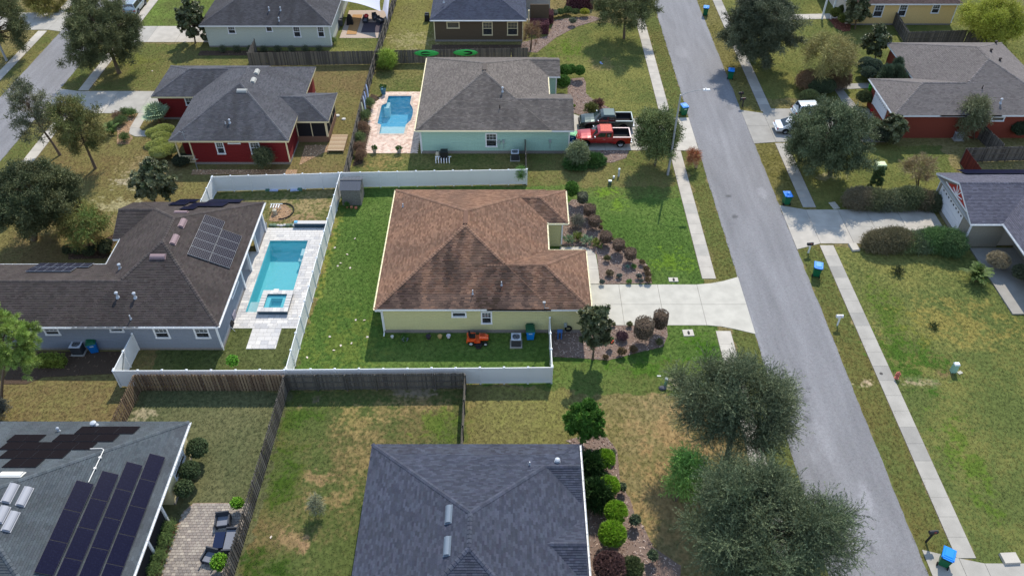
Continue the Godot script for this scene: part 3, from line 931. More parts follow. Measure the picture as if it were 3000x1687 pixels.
func garage_door(parent: Node, foot: Vector3, bs: Basis, w: float, h: float) -> void:
	var b := MB.new()
	var t := 0.1
	for sx in [-1.0, 1.0]: b.box(foot + bs * Vector3(sx * (w / 2 + t / 2 - 0.05), h / 2, 0.02), Vector3(t, h, 0.1), bs)
	b.box(foot + bs * Vector3(0, h + t / 2 - 0.05, 0.022), Vector3(w + t, t, 0.104), bs)
	var f := part("garage_door", b, plain("trim_white", 222, 224, 224, 0.5), parent)
	for k in 4:
		var pb := MB.new()
		var yc := h * (k + 0.5) / 4
		if k < 3: pb.box(foot + bs * Vector3(0, yc, -0.03), Vector3(w - 0.1, h / 4 - 0.02, 0.04), bs)
		else:   # the top panel is a frame round eight lights
			for sy in [-1.0, 1.0]: pb.box(foot + bs * Vector3(0, yc + sy * (h * 0.085 + 0.005), -0.03), Vector3(w - 0.1, h * 0.08 - 0.01, 0.04), bs)
			for m in 9: pb.box(foot + bs * Vector3(lerpf(-0.5, 0.5, m / 8.0) * (w - 0.22), yc, -0.03), Vector3(w * 0.065, h * 0.095, 0.04), bs)
		part("door_panel", pb, plain("door_white", 214, 218, 222, 0.45), f)
	for k in 8:
		var wb := MB.new()
		wb.box(foot + bs * Vector3((lerpf(-0.5, 0.5, (k + 0.5) / 8.0)) * (w - 0.22), h * 0.875, -0.035), Vector3(w * 0.06, h * 0.1, 0.008), bs)
		part("pane", wb, glass(), f)
func corner(parent: Node, x: float, z: float, y1: float, m: Material) -> void:
	var b := MB.new()
	b.box(Vector3(x, y1 / 2 + 0.15, z), Vector3(0.13, y1 - 0.3, 0.13))
	part("corner_trim", b, m, parent)
func downspout(parent: Node, pts: Array, m: Material) -> void:
	var b := MB.new()
	for i in pts.size() - 1: b.bar(pts[i], pts[i + 1], 0.08, 0.07)
	part("downspout", b, m, parent)
func house(called: String, label: String, sp: Dictionary) -> Node3D:
	var e: float = sp.e
	var p: float = sp.p
	var w0: Dictionary = sp.wings[0]
	var root := thing(called, label, "house", Vector3((w0.x0 + w0.x1) / 2, 0, (w0.zn + w0.zf) / 2))
	var off := -root.position
	var rb := MB.new()     # deck and ridge caps
	var sb := MB.new()     # shingles
	var picks := []
	var pal: Dictionary = sp.pal
	var fb := MB.new()
	var soff := MB.new()
	var core := MB.new()
	var gables := MB.new()
	var gut := []
	for wi: int in sp.wings.size():
		var w: Dictionary = sp.wings[wi]
		var dy := -0.03 * wi
		var ee: float = e + dy + w.get("de", 0.0)
		var x0: float = w.x0
		var x1: float = w.x1
		var zn: float = w.zn
		var zf: float = w.zf
		var zax: bool = w.ax == "z"
		var half := ((x1 - x0) if zax else (zn - zf)) / 2.0
		var hr: float = w.get("hr", e + half * p) + dy + w.get("de", 0.0)
		var ra: float = w.get("ra", half) if w.a == "h" else 0.0
		var rbn: float = w.get("rb", half) if w.b == "h" else 0.0
		var c := [Vector3(x0, ee, zn), Vector3(x1, ee, zn), Vector3(x1, ee, zf), Vector3(x0, ee, zf)]
		var A: Vector3
		var B: Vector3
		var fs := []
		if zax:
			var xm: float = w.get("xm", (x0 + x1) / 2)
			A = Vector3(xm, hr, zn - ra)
			B = Vector3(xm, hr, zf + rbn)
			fs = [[c[0], c[3], B, A], [c[1], c[2], B, A]]
			if w.a == "h": fs.append([c[0], c[1], A])
			if w.b == "h": fs.append([c[3], c[2], B])
		else:
			var zm := (zn + zf) / 2
			A = Vector3(x0 + ra, hr, zm)
			B = Vector3(x1 - rbn, hr, zm)
			fs = [[c[0], c[1], B, A], [c[3], c[2], B, A]]
			if w.a == "h": fs.append([c[0], c[3], A])
			if w.b == "h": fs.append([c[1], c[2], B])
		var ns := []
		var order := range(fs.size())
		for fi in order:
			var f: Array = fs[fi]
			var nn: Vector3 = (f[1] - f[0]).cross(f[2] - f[0]).normalized()
			if nn.y < 0: nn = -nn
			ns.append(nn)
			var dn := nn * -0.02
			rb.col = pal.col * 0.5
			if f.size() == 4: rb.quad(f[0] + dn, f[1] + dn, f[2] + dn, f[3] + dn)
			else: rb.tri(f[0] + dn, f[1] + dn, f[2] + dn)
			var want := 0
			if sp.has("pick") and wi == 0 and fi == sp.pick: want = 300
			roof_face(sb, f, pal, picks, want)
		var cc: Color = pal.col * 1.08
		var cut: Dictionary = w.get("cut", {})
		caps(rb, A, B, ns[0], ns[1], cc)
		if w.a == "h":
			caps(rb, c[0].lerp(A, cut.get("NW", 0.0)), A, ns[0], ns[2], cc)
			caps(rb, c[1].lerp(A, cut.get("NE", 0.0)) if zax else c[3], A, ns[1], ns[2], cc)
		if w.b == "h":
			var last: Vector3 = ns[ns.size() - 1]
			caps(rb, c[3].lerp(B, cut.get("FW", 0.0)) if zax else c[1], B, ns[0], last, cc)
			caps(rb, c[2].lerp(B, cut.get("FE", 0.0)), B, ns[1], last, cc)
		# eaves: N near, F far, W west, E east
		var eav := []
		if zax:
			eav = [["W", c[0], c[3], Vector3.LEFT], ["E", c[1], c[2], Vector3.RIGHT]]
			if w.a == "h": eav.append(["N", c[0], c[1], Vector3.BACK])
			if w.b == "h": eav.append(["F", c[3], c[2], Vector3.FORWARD])
		else:
			eav = [["N", c[0], c[1], Vector3.BACK], ["F", c[3], c[2], Vector3.FORWARD]]
			if w.a == "h": eav.append(["W", c[0], c[3], Vector3.LEFT])
			if w.b == "h": eav.append(["E", c[1], c[2], Vector3.RIGHT])
		for ev in eav:
			fascia(fb, ev[1], ev[2], ev[3])
			if str(w.get("gut", "")).contains(ev[0]): gut.append(ev)
		var ins: float = 0.45 + w.get("ci", 0.0)
		paved.append(pv([[x0 + 0.3, zf + 0.3], [x1 - 0.3, zf + 0.3], [x1 - 0.3, zn - 0.3], [x0 + 0.3, zn - 0.3]]))
		soff.box(Vector3((x0 + x1) / 2, ee - 0.185, (zn + zf) / 2), Vector3(x1 - x0 - 0.06, 0.012, zn - zf - 0.06))
		core.box(Vector3((x0 + x1) / 2, (ee - 0.2) / 2, (zn + zf) / 2), Vector3(x1 - x0 - 2.0 * ins - 0.5, ee - 0.22, zn - zf - 2.0 * ins - 0.5))
		# gable walls and rakes
		for en in ["a", "b"]:
			if w[en] != "g": continue
			var gi := 0.35
			var t0: Vector3
			var t1: Vector3
			var tp: Vector3
			var od: Vector3
			if zax:
				od = Vector3.BACK if en == "a" else Vector3.FORWARD
				t0 = c[0] if en == "a" else c[3]
				t1 = c[1] if en == "a" else c[2]
			else:
				od = Vector3.LEFT if en == "a" else Vector3.RIGHT
				t0 = c[0] if en == "a" else c[1]
				t1 = c[3] if en == "a" else c[2]
			tp = A if en == "a" else B
			gables.tri(t0 - od * gi + Vector3.DOWN * 0.19, t1 - od * gi + Vector3.DOWN * 0.19, tp - od * gi + Vector3.DOWN * 0.03)
			fascia(fb, t0, tp, od)
			fascia(fb, t1, tp, od)
	var roof := part("roof", rb, mk("roof_under", Color(1, 1, 1), 0.95, fine(), 0.7, null, true), root)
	var sm := mk("shingle", Color(1, 1, 1), 0.94, ntex("granule", 512, 0.16, 0.72, 1.0, 61, 4, 0.25), 0.35, null, true)
	sm.metallic_specular = 0.25
	var so := part("shingles", sb, sm, roof)
	so.set_meta("kind", "stuff")
	for k in picks.size():
		var pk: Array = picks[k]
		var lv := clampi(int((pk[3] - 0.2) * 7.0), 0, 8)
		var key := "shingle_%s_%d" % [called + str(int(w0.x0)), lv]
		if not shared.has(key):
			var tb := MB.new()
			var kk := 0.27 + lv * 0.143
			tb.col = (pal.col * kk).lerp(Color(0.5, 0.47, 0.46) * pal.col.get_luminance() * kk * 2.0, clampf(0.5 - lv * 0.07, 0.0, 0.4))
			var hw := 0.152
			var tv := Vector3.UP * 0.022
			tb.quad(Vector3(-hw, 0, 0) + tv, Vector3(hw, 0, 0) + tv, Vector3(hw, 0.003, -0.148), Vector3(-hw, 0.003, -0.148))
			tb.quad(Vector3(-hw, -0.01, 0), Vector3(hw, -0.01, 0), Vector3(hw, 0, 0) + tv, Vector3(-hw, 0, 0) + tv)
			shared[key] = tb.mesh(sm)
		inst("shingle", shared[key], Transform3D(pk[2], pk[1]), roof)
	var trim: Material = sp.trim
	part("fascia", fb, trim, root)
	part("soffit", soff, plain("soffit", 190, 188, 180, 0.8), root)
	part("inner_walls", core, plain("core", 182, 176, 164, 0.9), root)
	if gables.v.size() > 0: part("gable", gables, sp.wallm, root)
	for ev in gut: gutter(root, ev[1], ev[2], ev[3], sp.get("gutm", trim))
	root.set_meta("off", off)
	hs[called] = root
	return root
func settle(root: Node3D) -> void:
	# parts were made in street coordinates; move them so that the thing's own origin is at its foot
	var off: Vector3 = root.get_meta("off")
	root.remove_meta("off")
	for c in root.get_children(): c.position += off

func houses() -> void:
	var white := plain("trim_white", 222, 224, 224, 0.5)
	var cream := plain("trim_cream", 214, 200, 160, 0.6)
	var lap := ntex("lapn", 256, 0.05, 0.88, 1.0, 71, 4, 0.04)
	# --- brown roof, yellow siding
	var yel := mk("siding_yellow", s(206, 202, 150), 0.75, lap, 0.5)
	var gutc := plain("gutter_cream", 226, 220, 190, 0.5)
	var h := house("brown_roof_house", "house with mottled brown shingle roof and yellow siding", {
		e = 3.1, p = 0.4167, trim = white, wallm = yel, gutm = gutc, pick = 2,
		pal = {col = lin(142, 110, 90), alt = lin(106, 78, 64), seed = 3, stain = 0.28, near_streak = 0.85, vary = 0.26},
		wings = [
			{x0 = -10.9, x1 = 3.12, zn = -45.6, zf = -61.6, ax = "z", a = "h", b = "h", gut = "WE", cut = {NE = 0.53, FE = 0.36}},
			{x0 = -2.0, x1 = 6.32, zn = -45.6, zf = -52.88, ax = "x", a = "o", b = "h", gut = "EF"},
			{x0 = -2.0, x1 = 5.02, zn = -56.66, zf = -61.6, ax = "x", a = "o", b = "h", gut = "EN"}]})
	wall(h, Vector2(-10.45, -46.05), Vector2(5.87, -46.05), 2.93, yel, "lap", [[1324.4, 912, 1364.6, 929, "f"], [1410.6, 912, 1439.8, 948.3, "w"]])
	wall(h, Vector2(3.12, -57.1), Vector2(4.57, -57.1), 2.93, yel, "lap", [], 0.0)
	wall(h, Vector2(-10.45, -61.15), Vector2(-10.45, -46.05), 2.93, yel, "plain", [])
	wall(h, Vector2(5.87, -46.05), Vector2(5.87, -52.4), 2.93, yel, "plain", [])
	wall(h, Vector2(4.57, -57.1), Vector2(4.57, -61.15), 2.93, yel, "plain", [])
	corner(h, -10.43, -46.03, 2.93, white); corner(h, 5.85, -46.03, 2.93, white); corner(h, 4.55, -57.08, 2.93, white)
	downspout(h, [Vector3(-10.85, 2.95, -45.55), Vector3(-10.62, 2.7, -45.8), Vector3(-10.48, 2.55, -45.9), Vector3(-10.48, 0.12, -45.9), Vector3(-10.48, 0.08, -45.55)], white)
	downspout(h, [Vector3(6.3, 2.95, -45.55), Vector3(5.95, 2.6, -45.9), Vector3(5.95, 0.1, -45.9)], white)
	settle(h)
	# --- grey brown roof, mint siding
	var mint := mk("siding_mint", s(170, 206, 190), 0.75, lap, 0.5)
	h = house("mint_house", "house with taupe grey shingle roof and mint green siding", {
		e = 3.1, p = 0.4167, trim = white, wallm = mint, gutm = gutc,
		pal = {col = lin(124, 117, 111), alt = lin(96, 90, 86), seed = 5, stain = 0.15, near_streak = 0.4, vary = 0.2},
		wings = [
			{x0 = -10.0, x1 = 4.08, zn = -72.0, zf = -88.0, ax = "z", a = "h", b = "h", gut = "WEN", cut = {NE = 0.54, FE = 0.33}},
			{x0 = -2.0, x1 = 6.45, zn = -72.0, zf = -79.45, ax = "x", a = "o", b = "g", gut = ""},
			{x0 = -1.0, x1 = 5.5, zn = -83.5, zf = -88.0, ax = "x", a = "o", b = "g", gut = ""}]})
	wall(h, Vector2(-9.55, -72.45), Vector2(6.0, -72.45), 2.93, mint, "lap", [[1423.5, 389.5, 1455, 430.2, "w"]])
	wall(h, Vector2(4.08, -83.95), Vector2(5.1, -83.95), 2.93, mint, "lap", [], 0.0)
	wall(h, Vector2(-9.55, -87.5), Vector2(-9.55, -72.45), 2.93, mint, "plain", [])
	wall(h, Vector2(6.0, -72.45), Vector2(6.0, -79.0), 2.93, mint, "plain", [])
	corner(h, -9.53, -72.43, 2.93, white); corner(h, 5.98, -72.43, 2.93, white); corner(h, 5.08, -83.93, 2.93, white)
	downspout(h, [Vector3(-9.95, 2.95, -71.95), Vector3(-9.6, 2.6, -72.3), Vector3(-9.6, 0.1, -72.3)], white)
	settle(h)
	# --- red house
	var red := mk("siding_red", s(122, 32, 34), 0.7, lap, 0.5)
	h = house("red_house", "barn red wooden house with dark slate hip roofs", {
		e = 3.1, p = 0.4167, trim = cream, wallm = red,
		pal = {col = lin(98, 99, 104), alt = lin(72, 74, 80), seed = 8, stain = 0.25, near_streak = 0.45, vary = 0.14},
		wings = [
			{x0 = -34.9, x1 = -22.7, zn = -70.0, zf = -85.6, ax = "z", a = "h", b = "h", ra = 7.2, rb = 5.0, hr = 5.7, ci = 1.4},
			{x0 = -39.6, x1 = -28.0, zn = -78.9, zf = -86.0, ax = "x", a = "h", b = "o"},
			{x0 = -27.0, x1 = -19.4, zn = -74.25, zf = -80.2, ax = "x", a = "o", b = "h", de = -0.25}]})
	wall(h, Vector2(-33.0, -70.45), Vector2(-23.15, -70.45), 2.93, red, "lap", [[629, 415, 660, 451, "w"], [729, 415, 764, 451, "w"], [667, 412.5, 702, 421, "f"]], 0.25)
	wall(h, Vector2(-34.45, -71.9), Vector2(-33.0, -71.9), 2.93, red, "lap", [], 0.25)
	wall(h, Vector2(-33.0, -71.9), Vector2(-33.0, -70.45), 2.93, red, "plain", [], 0.25)
	wall(h, Vector2(-39.15, -79.35), Vector2(-34.4, -79.35), 2.93, red, "lap", [[539, 284, 572, 309, "w"]], 0.25)
	wall(h, Vector2(-23.15, -70.45), Vector2(-23.15, -74.7), 2.93, red, "lap", [], 0.25)
	wall(h, Vector2(-23.15, -79.8), Vector2(-23.15, -85.2), 2.93, red, "lap", [], 0.25)
	corner(h, -23.13, -70.43, 2.93, cream); corner(h, -34.43, -70.43, 2.93, cream); corner(h, -33.0, -70.43, 2.93, cream)
	# front porch railing
	var b := MB.new()
	b.bar(Vector3(-34.4, 1.0, -70.43), Vector3(-33.1, 1.0, -70.43), 0.07, 0.06)
	b.bar(Vector3(-34.4, 0.25, -70.43), Vector3(-33.1, 0.25, -70.43), 0.07, 0.06)
	for i in 9: b.bar(Vector3(-34.32 + i * 0.145, 0.25, -70.43), Vector3(-34.32 + i * 0.145, 1.0, -70.43), 0.04, 0.04)
	part("railing", b, cream, h)
	# screened porch
	var scr := plain("insect_screen", 26, 26, 30, 0.85)
	b = MB.new()
	b.box(Vector3(-21.5, 0.35, -74.72), Vector3(3.4, 0.7, 0.14)); b.box(Vector3(-19.86, 0.35, -77.2), Vector3(0.14, 0.7, 4.9))
	part("brick_base", b, mk("brick_tan", s(140, 108, 88), 0.95, fine(), 1.2), h)
	for xx in [-23.05, -21.45]:
		b = MB.new()
		b.box(Vector3(xx + 0.78, 1.66, -74.72), Vector3(1.5, 1.9, 0.02))
		part("screen_panel", b, scr, h)
	for zc in [-75.6, -77.3, -79.0]:
		b = MB.new()
		b.box(Vector3(-19.86, 1.66, zc), Vector3(0.02, 1.9, 1.6))
		part("screen_panel", b, scr, h)
	for pp in [Vector2(-23.0, -74.7), Vector2(-21.45, -74.7), Vector2(-19.86, -74.7), Vector2(-19.86, -76.4), Vector2(-19.86, -78.1), Vector2(-19.86, -79.8)]:
		b = MB.new()
		var big := 0.2 if pp == Vector2(-19.86, -74.7) else 0.08
		b.box(Vector3(pp.x, 1.66, pp.y), Vector3(big, 1.96, big))
		part("post", b, cream, h)
	settle(h)
	# --- pool house with solar roof
	var grey := mk("siding_grey", s(138, 146, 156), 0.75, lap, 0.5)
	h = house("solar_pool_house", "long house with dark brown roof and grey siding beside the rectangular pool", {
		e = 3.1, p = 0.45, trim = white, wallm = grey,
		pal = {col = lin(86, 79, 76), alt = lin(64, 58, 56), seed = 12, stain = 0.28, vary = 0.12},
		wings = [
			{x0 = -34.15, x1 = -22.8, zn = -43.7, zf = -59.7, ax = "z", a = "h", b = "h", ra = 6.95, rb = 6.0, hr = 5.95, gut = "WEN", cut = {NW = 0.54, FW = 0.45}, ci = 2.7},
			{x0 = -45.5, x1 = -29.0, zn = -43.7, zf = -51.0, ax = "x", a = "h", b = "o", hr = 4.6, gut = "NF"},
			{x0 = -34.9, x1 = -29.0, zn = -54.4, zf = -59.7, ax = "x", a = "g", b = "o", hr = 4.35}]})
	wall(h, Vector2(-45.0, -44.15), Vector2(-23.25, -44.15), 2.93, grey, "lap", [[124, 959, 176, 981, "w"], [319, 959, 362, 972, "f"], [446, 959, 498, 990, "w"], [565, 959, 616, 990, "w"]], 0.2)
	wall(h, Vector2(-23.25, -44.15), Vector2(-23.25, -51.4), 2.93, grey, "lap", [[678.2, 874.8, 686.5, 800.2, "w"]], 0.2)
	wall(h, Vector2(-23.25, -56.2), Vector2(-23.25, -59.25), 2.93, grey, "lap", [], 0.2)
	wall(h, Vector2(-25.9, -51.2), Vector2(-25.9, -56.4), 2.93, grey, "plain", [], 0.0)
	corner(h, -23.23, -44.13, 2.93, white)
	for zc in [-51.35, -53.7, -56.25, -59.25]:
		b = MB.new()
		b.box(Vector3(-23.24, 1.46, zc), Vector3(0.2, 2.92, 0.2))
		part("post", b, white, h)
	downspout(h, [Vector3(-22.85, 2.95, -43.65), Vector3(-23.15, 2.6, -44.0), Vector3(-23.15, 0.1, -44.0)], white)
	settle(h)
	# --- greenish grey roof with solar arrays, cream walls
	var creamw := mk("wall_cream", s(214, 204, 160), 0.8, lap, 0.5)
	h = house("solar_array_house", "house with blue grey roof carrying dark solar arrays beside the paver patio", {
		e = 3.1, p = 0.5, trim = white, wallm = creamw, pick = 1,
		pal = {col = lin(92, 100, 105), alt = lin(74, 81, 86), seed = 15, stain = 0.3, vary = 0.09},
		wings = [{x0 = -38.3, x1 = -22.3, zn = -16.7, zf = -34.5, ax = "z", a = "h", b = "h", gut = "E", ci = 1.6}]})
	wall(h, Vector2(-22.75, -29.9), Vector2(-22.75, -34.05), 2.93, creamw, "lap", [[515.6, 1409.2, 528.7, 1317.4, "w"]], 0.2)
	wall(h, Vector2(-24.2, -17.2), Vector2(-24.2, -29.9), 2.93, creamw, "plain", [], 0.0)
	wall(h, Vector2(-24.2, -29.9), Vector2(-22.75, -29.9), 2.93, creamw, "plain", [], 0.0)
	for zc in [-28.6, -26.1, -23.6, -21.1]:
		b = MB.new()
		b.box(Vector3(-22.8, 1.46, zc), Vector3(0.16, 2.92, 0.16))
		part("post", b, white, h)
		b = MB.new()
		b.box(Vector3(-22.84, 1.46, zc + 1.25), Vector3(0.02, 2.9, 2.34))
		part("screen_panel", b, scr, h)
	settle(h)
	# --- charcoal roof
	h = house("charcoal_roof_house", "house with charcoal architectural shingle roof beside round lime shrubs", {
		e = 3.1, p = 0.4167, trim = white, wallm = creamw, pick = 3,
		pal = {col = lin(77, 82, 96), alt = lin(59, 63, 76), seed = 19, stain = 0.12, vary = 0.24},
		wings = [
			{x0 = -9.42, x1 = 4.55, zn = -16.4, zf = -32.6, ax = "z", a = "h", b = "h", gut = "E", cut = {FE = 0.36}},
			{x0 = -1.0, x1 = 4.42, zn = -27.7, zf = -32.6, ax = "x", a = "o", b = "g"},
			{x0 = -1.0, x1 = 4.42, zn = -22.2, zf = -27.2, ax = "x", a = "o", b = "g"}]})
	wall(h, Vector2(4.1, -16.8), Vector2(4.1, -32.2), 2.93, creamw, "plain", [])
	settle(h)
	# --- pale sage house
	var sage := mk("siding_sage", s(198, 204, 190), 0.75, lap, 0.5)
	h = house("sage_house", "pale sage sided house with worn charcoal roof behind the grey fence", {
		e = 3.1, p = 0.4167, trim = white, wallm = sage,
		pal = {col = lin(88, 88, 92), alt = lin(66, 66, 70), seed = 22, stain = 0.35, vary = 0.12},
		wings = [{x0 = -39.4, x1 = -22.7, zn = -96.5, zf = -112.0, ax = "x", a = "h", b = "h"}]})
	wall(h, Vector2(-38.9, -96.95), Vector2(-23.15, -96.95), 2.93, sage, "lap", [[664, 74, 690.4, 99, "w"], [777.6, 75.7, 798, 93.2, "f"], [856.3, 76.3, 881.6, 109.2, "w"], [927.7, 76.3, 951, 109.2, "w"]], 0.2)
	wall(h, Vector2(-23.15, -96.95), Vector2(-23.15, -111.5), 2.93, sage, "plain", [], 0.2)
	corner(h, -23.13, -96.93, 2.93, white)
	settle(h)
	# --- dark brown house
	var brn := mk("siding_brown", s(98, 84, 66), 0.8, lap, 0.5)
	h = house("dark_brown_house", "dark brown sided house with blue slate hip roof and cream trim", {
		e = 3.1, p = 0.4167, trim = cream, wallm = brn, gutm = white,
		pal = {col = lin(76, 82, 98), alt = lin(58, 64, 78), seed = 25, stain = 0.12, vary = 0.16},
		wings = [{x0 = -10.45, x1 = 1.85, zn = -98.1, zf = -114.0, ax = "z", a = "h", b = "h", gut = "N"},
			{x0 = -2, x1 = 6.0, zn = -108.0, zf = -114.0, ax = "x", a = "o", b = "h"}]})
	wall(h, Vector2(-10.0, -98.55), Vector2(1.4, -98.55), 2.93, brn, "lap", [[1309, 62.6, 1345, 83, "fc"], [1414, 62.6, 1442, 103.4, "wc"], [1487, 62.6, 1516, 103.4, "wc"]], 0.25)
	wall(h, Vector2(2.4, -103.2), Vector2(4.9, -103.2), 2.93, brn, "lap", [], 0.1)
	corner(h, -9.98, -98.53, 2.93, cream); corner(h, 1.38, -98.53, 2.93, cream)
	b = MB.new()
	b.box(Vector3(2.2, 1.45, -101.5), Vector3(0.18, 2.9, 0.18))
	part("post", b, cream, h)
	settle(h)
	# --- red brick house
	var brick := mk("brick_red", s(150, 74, 56), 0.95, ntex("brickn", 512, 0.2, 0.68, 1.0, 77, 3, 0.2), 0.5)
	h = house("brick_house", "red brick house with warm taupe shingle roof", {
		e = 3.1, p = 0.4167, trim = white, wallm = brick,
		pal = {col = lin(128, 122, 119), alt = lin(104, 98, 96), seed = 28, stain = 0.1, vary = 0.1},
		wings = [
			{x0 = 45.45, x1 = 59.4, zn = -75.0, zf = -91.8, ax = "z", a = "h", b = "h", cut = {NW = 0.58}},
			{x0 = 40.5, x1 = 52.0, zn = -75.0, zf = -82.95, ax = "x", a = "h", b = "o", gut = "W"}]})
	wall(h, Vector2(40.95, -75.45), Vector2(58.95, -75.45), 2.93, brick, "plain", [[2946, 341, 2904, 355, "f"], [2886, 341, 2866, 374, "w"]], 0.0)
	wall(h, Vector2(40.95, -82.5), Vector2(40.95, -75.45), 2.93, brick, "plain", [[2569, 270.9, 2589.3, 353.9, "garage"]], 0.0)
	wall(h, Vector2(45.9, -91.3), Vector2(45.9, -82.5), 2.93, brick, "plain", [], 0.0)
	settle(h)
	# --- yellow house
	var tan := mk("siding_tan", s(226, 196, 134), 0.75, lap, 0.5)
	h = house("tan_house", "warm yellow sided house with white windows and brown roof", {
		e = 3.1, p = 0.4167, trim = white, wallm = tan,
		pal = {col = lin(104, 88, 84), alt = lin(80, 66, 62), seed = 31, stain = 0.1, vary = 0.12},
		wings = [{x0 = 44.2, x1 = 59.4, zn = -103.0, zf = -118.0, ax = "x", a = "g", b = "h"}]})
	wall(h, Vector2(45.6, -103.45), Vector2(58.95, -103.45), 2.93, tan, "lap", [[2593.5, 13, 2556.5, 50, "w"], [2663, 11.6, 2628.7, 48, "w"], [2760, 8.7, 2727.7, 39.3, "w"]], 0.2)
	corner(h, 58.93, -103.43, 2.93, white)
	for xx in [42.2, 43.4]:
		b = MB.new()
		b.box(Vector3(xx, 1.45, -105.2), Vector3(0.2, 2.9, 0.2))
		part("post", b, white, h)
	settle(h)
	# --- taupe garage house
	var tau := mk("siding_taupe", s(150, 146, 132), 0.8, lap, 0.5)
	h = house("taupe_garage_house", "taupe house with slate roof, white garage door and red sunburst gable", {
		e = 3.1, p = 0.4167, trim = white, wallm = tau, gutm = white,
		pal = {col = lin(104, 104, 116), alt = lin(80, 80, 92), seed = 35, stain = 0.1, vary = 0.14},
		wings = [
			{x0 = 43.85, x1 = 60.0, zn = -44.0, zf = -64.4, ax = "z", a = "h", b = "h", gut = "W", cut = {FW = 0.5}, ci = 2.0},
			{x0 = 40.95, x1 = 52.0, zn = -56.5, zf = -64.4, ax = "x", a = "g", b = "o", gut = "N"}]})
	wall(h, Vector2(41.4, -63.95), Vector2(41.4, -56.95), 2.93, tau, "lap", [[2765.6, 545.8, 2800.5, 681.2, "garage"]], 0.0)
	wall(h, Vector2(41.4, -56.95), Vector2(44.6, -56.95), 2.93, tau, "lap", [], 0.0)
	wall(h, Vector2(46.2, -57.0), Vector2(46.2, -44.4), 2.93, tau, "plain", [], 0.0)
	corner(h, 41.42, -56.97, 2.93, white); corner(h, 41.42, -63.9, 2.93, white)
	# sunburst in the gable
	b = MB.new()
	var gx := 41.22
	var zc := -60.45
	b.quad(Vector3(gx, 3.25, zc - 2.1), Vector3(gx, 3.25, zc + 2.1), Vector3(gx, 4.3, zc + 0.05), Vector3(gx, 4.3, zc - 0.05))
	part("sunburst_panel", b, plain("barn_red", 164, 58, 46, 0.7), h)
	for k in 5:
		b = MB.new()
		var an := PI * (k + 1) / 6.0
		b.bar(Vector3(gx - 0.03, 3.3, zc), Vector3(gx - 0.03, 3.3 + sin(an) * (0.95 if k != 0 and k != 4 else 0.5), zc + cos(an) * (1.1 if k != 2 else 0.0)), 0.05, 0.09)
		part("sunburst_ray", b, white, h)
	b = MB.new()
	b.bar(Vector3(gx - 0.04, 3.2, zc - 2.3), Vector3(gx - 0.04, 3.2, zc + 2.3), 0.06, 0.12)
	part("gable_trim", b, white, h)
	b = MB.new()
	b.box(Vector3(45.0, 1.45, -50.8), Vector3(0.2, 2.9, 0.2))
	part("post", b, white, h)
	b = MB.new()
	b.box(Vector3(44.2, 0.06, -52.4), Vector3(4.2, 0.14, 8.6))
	part("porch_floor", b, concrete(3), h)
	settle(h)

# ---------------------------------------------------------------- fences
func white_fence(label: String, a: Vector2, d: Vector2, n: int, gate := false) -> void:
	var vin := plain("vinyl", 226, 228, 226, 0.45)
	vin.backlight_enabled = true
	vin.backlight = Color(0.34, 0.34, 0.33)
	var root := thing("vinyl_fence", label, "fence", Vector3(a.x, 0, a.y), 0.0, "white vinyl fences")
	var dir := (d - a).normalized()
	var ln := a.distance_to(d)
	var st := ln / n
	var bs := Basis(Vector3(dir.x, 0, dir.y), Vector3.UP, Vector3(-dir.y, 0, dir.x))
	if not shared.has("vpost"):
		var b := MB.new()
		b.box(Vector3(0, 0.94, 0), Vector3(0.127, 1.88, 0.127))
		shared["vpost"] = b.mesh(vin)
		b = MB.new()
		b.box(Vector3(0, 1.895, 0), Vector3(0.16, 0.03, 0.16))
		b.hexa(Vector3(0, 1.94, 0), Vector3(0.155, 0.06, 0.155), Vector3(0.02, 0.06, 0.02))
		shared["vcap"] = b.mesh(plain("vinyl_cap", 232, 235, 236, 0.4))
	var key := "vpanel%d" % int(st * 100)
	if not shared.has(key):
		var b := MB.new()
		var w := st - 0.128
		b.box(Vector3(0, 1.76, 0), Vector3(w, 0.14, 0.05))
		b.box(Vector3(0, 0.13, 0), Vector3(w, 0.16, 0.05))
		var k := int(w / 0.15)
		for i in k: b.box(Vector3(-w / 2 + w * (i + 0.5) / k, 0.95, 0), Vector3(w / k - 0.012, 1.5, 0.024))
		b.box(Vector3(0, 0.95, 0), Vector3(w, 1.5, 0.012))
		shared[key] = b.mesh(vin)
	for i in n + 1:
		var po := inst("post", shared["vpost"], Transform3D(bs, bs * Vector3(st * i, rng.randf_range(-0.03, 0.02), 0)), root)
		inst("post_cap", shared["vcap"], Transform3D.IDENTITY, po)
		if i < n:
			var pn := inst("fence_panel", shared[key], Transform3D(bs, bs * Vector3(st * (i + 0.5), 0.03 + rng.randf_range(-0.012, 0.012), 0)), root)
			if gate and i == 0:
				var b := MB.new()
				b.bar(Vector3(-st / 2 + 0.12, 0.2, -0.05), Vector3(st / 2 - 0.12, 1.7, -0.05), 0.04, 0.09)
				b.bar(Vector3(-st / 2 + 0.12, 0.2, 0.05), Vector3(st / 2 - 0.12, 1.7, 0.05), 0.04, 0.09)
				part("brace", b, plain("brace_grey", 110, 116, 116, 0.6), pn)
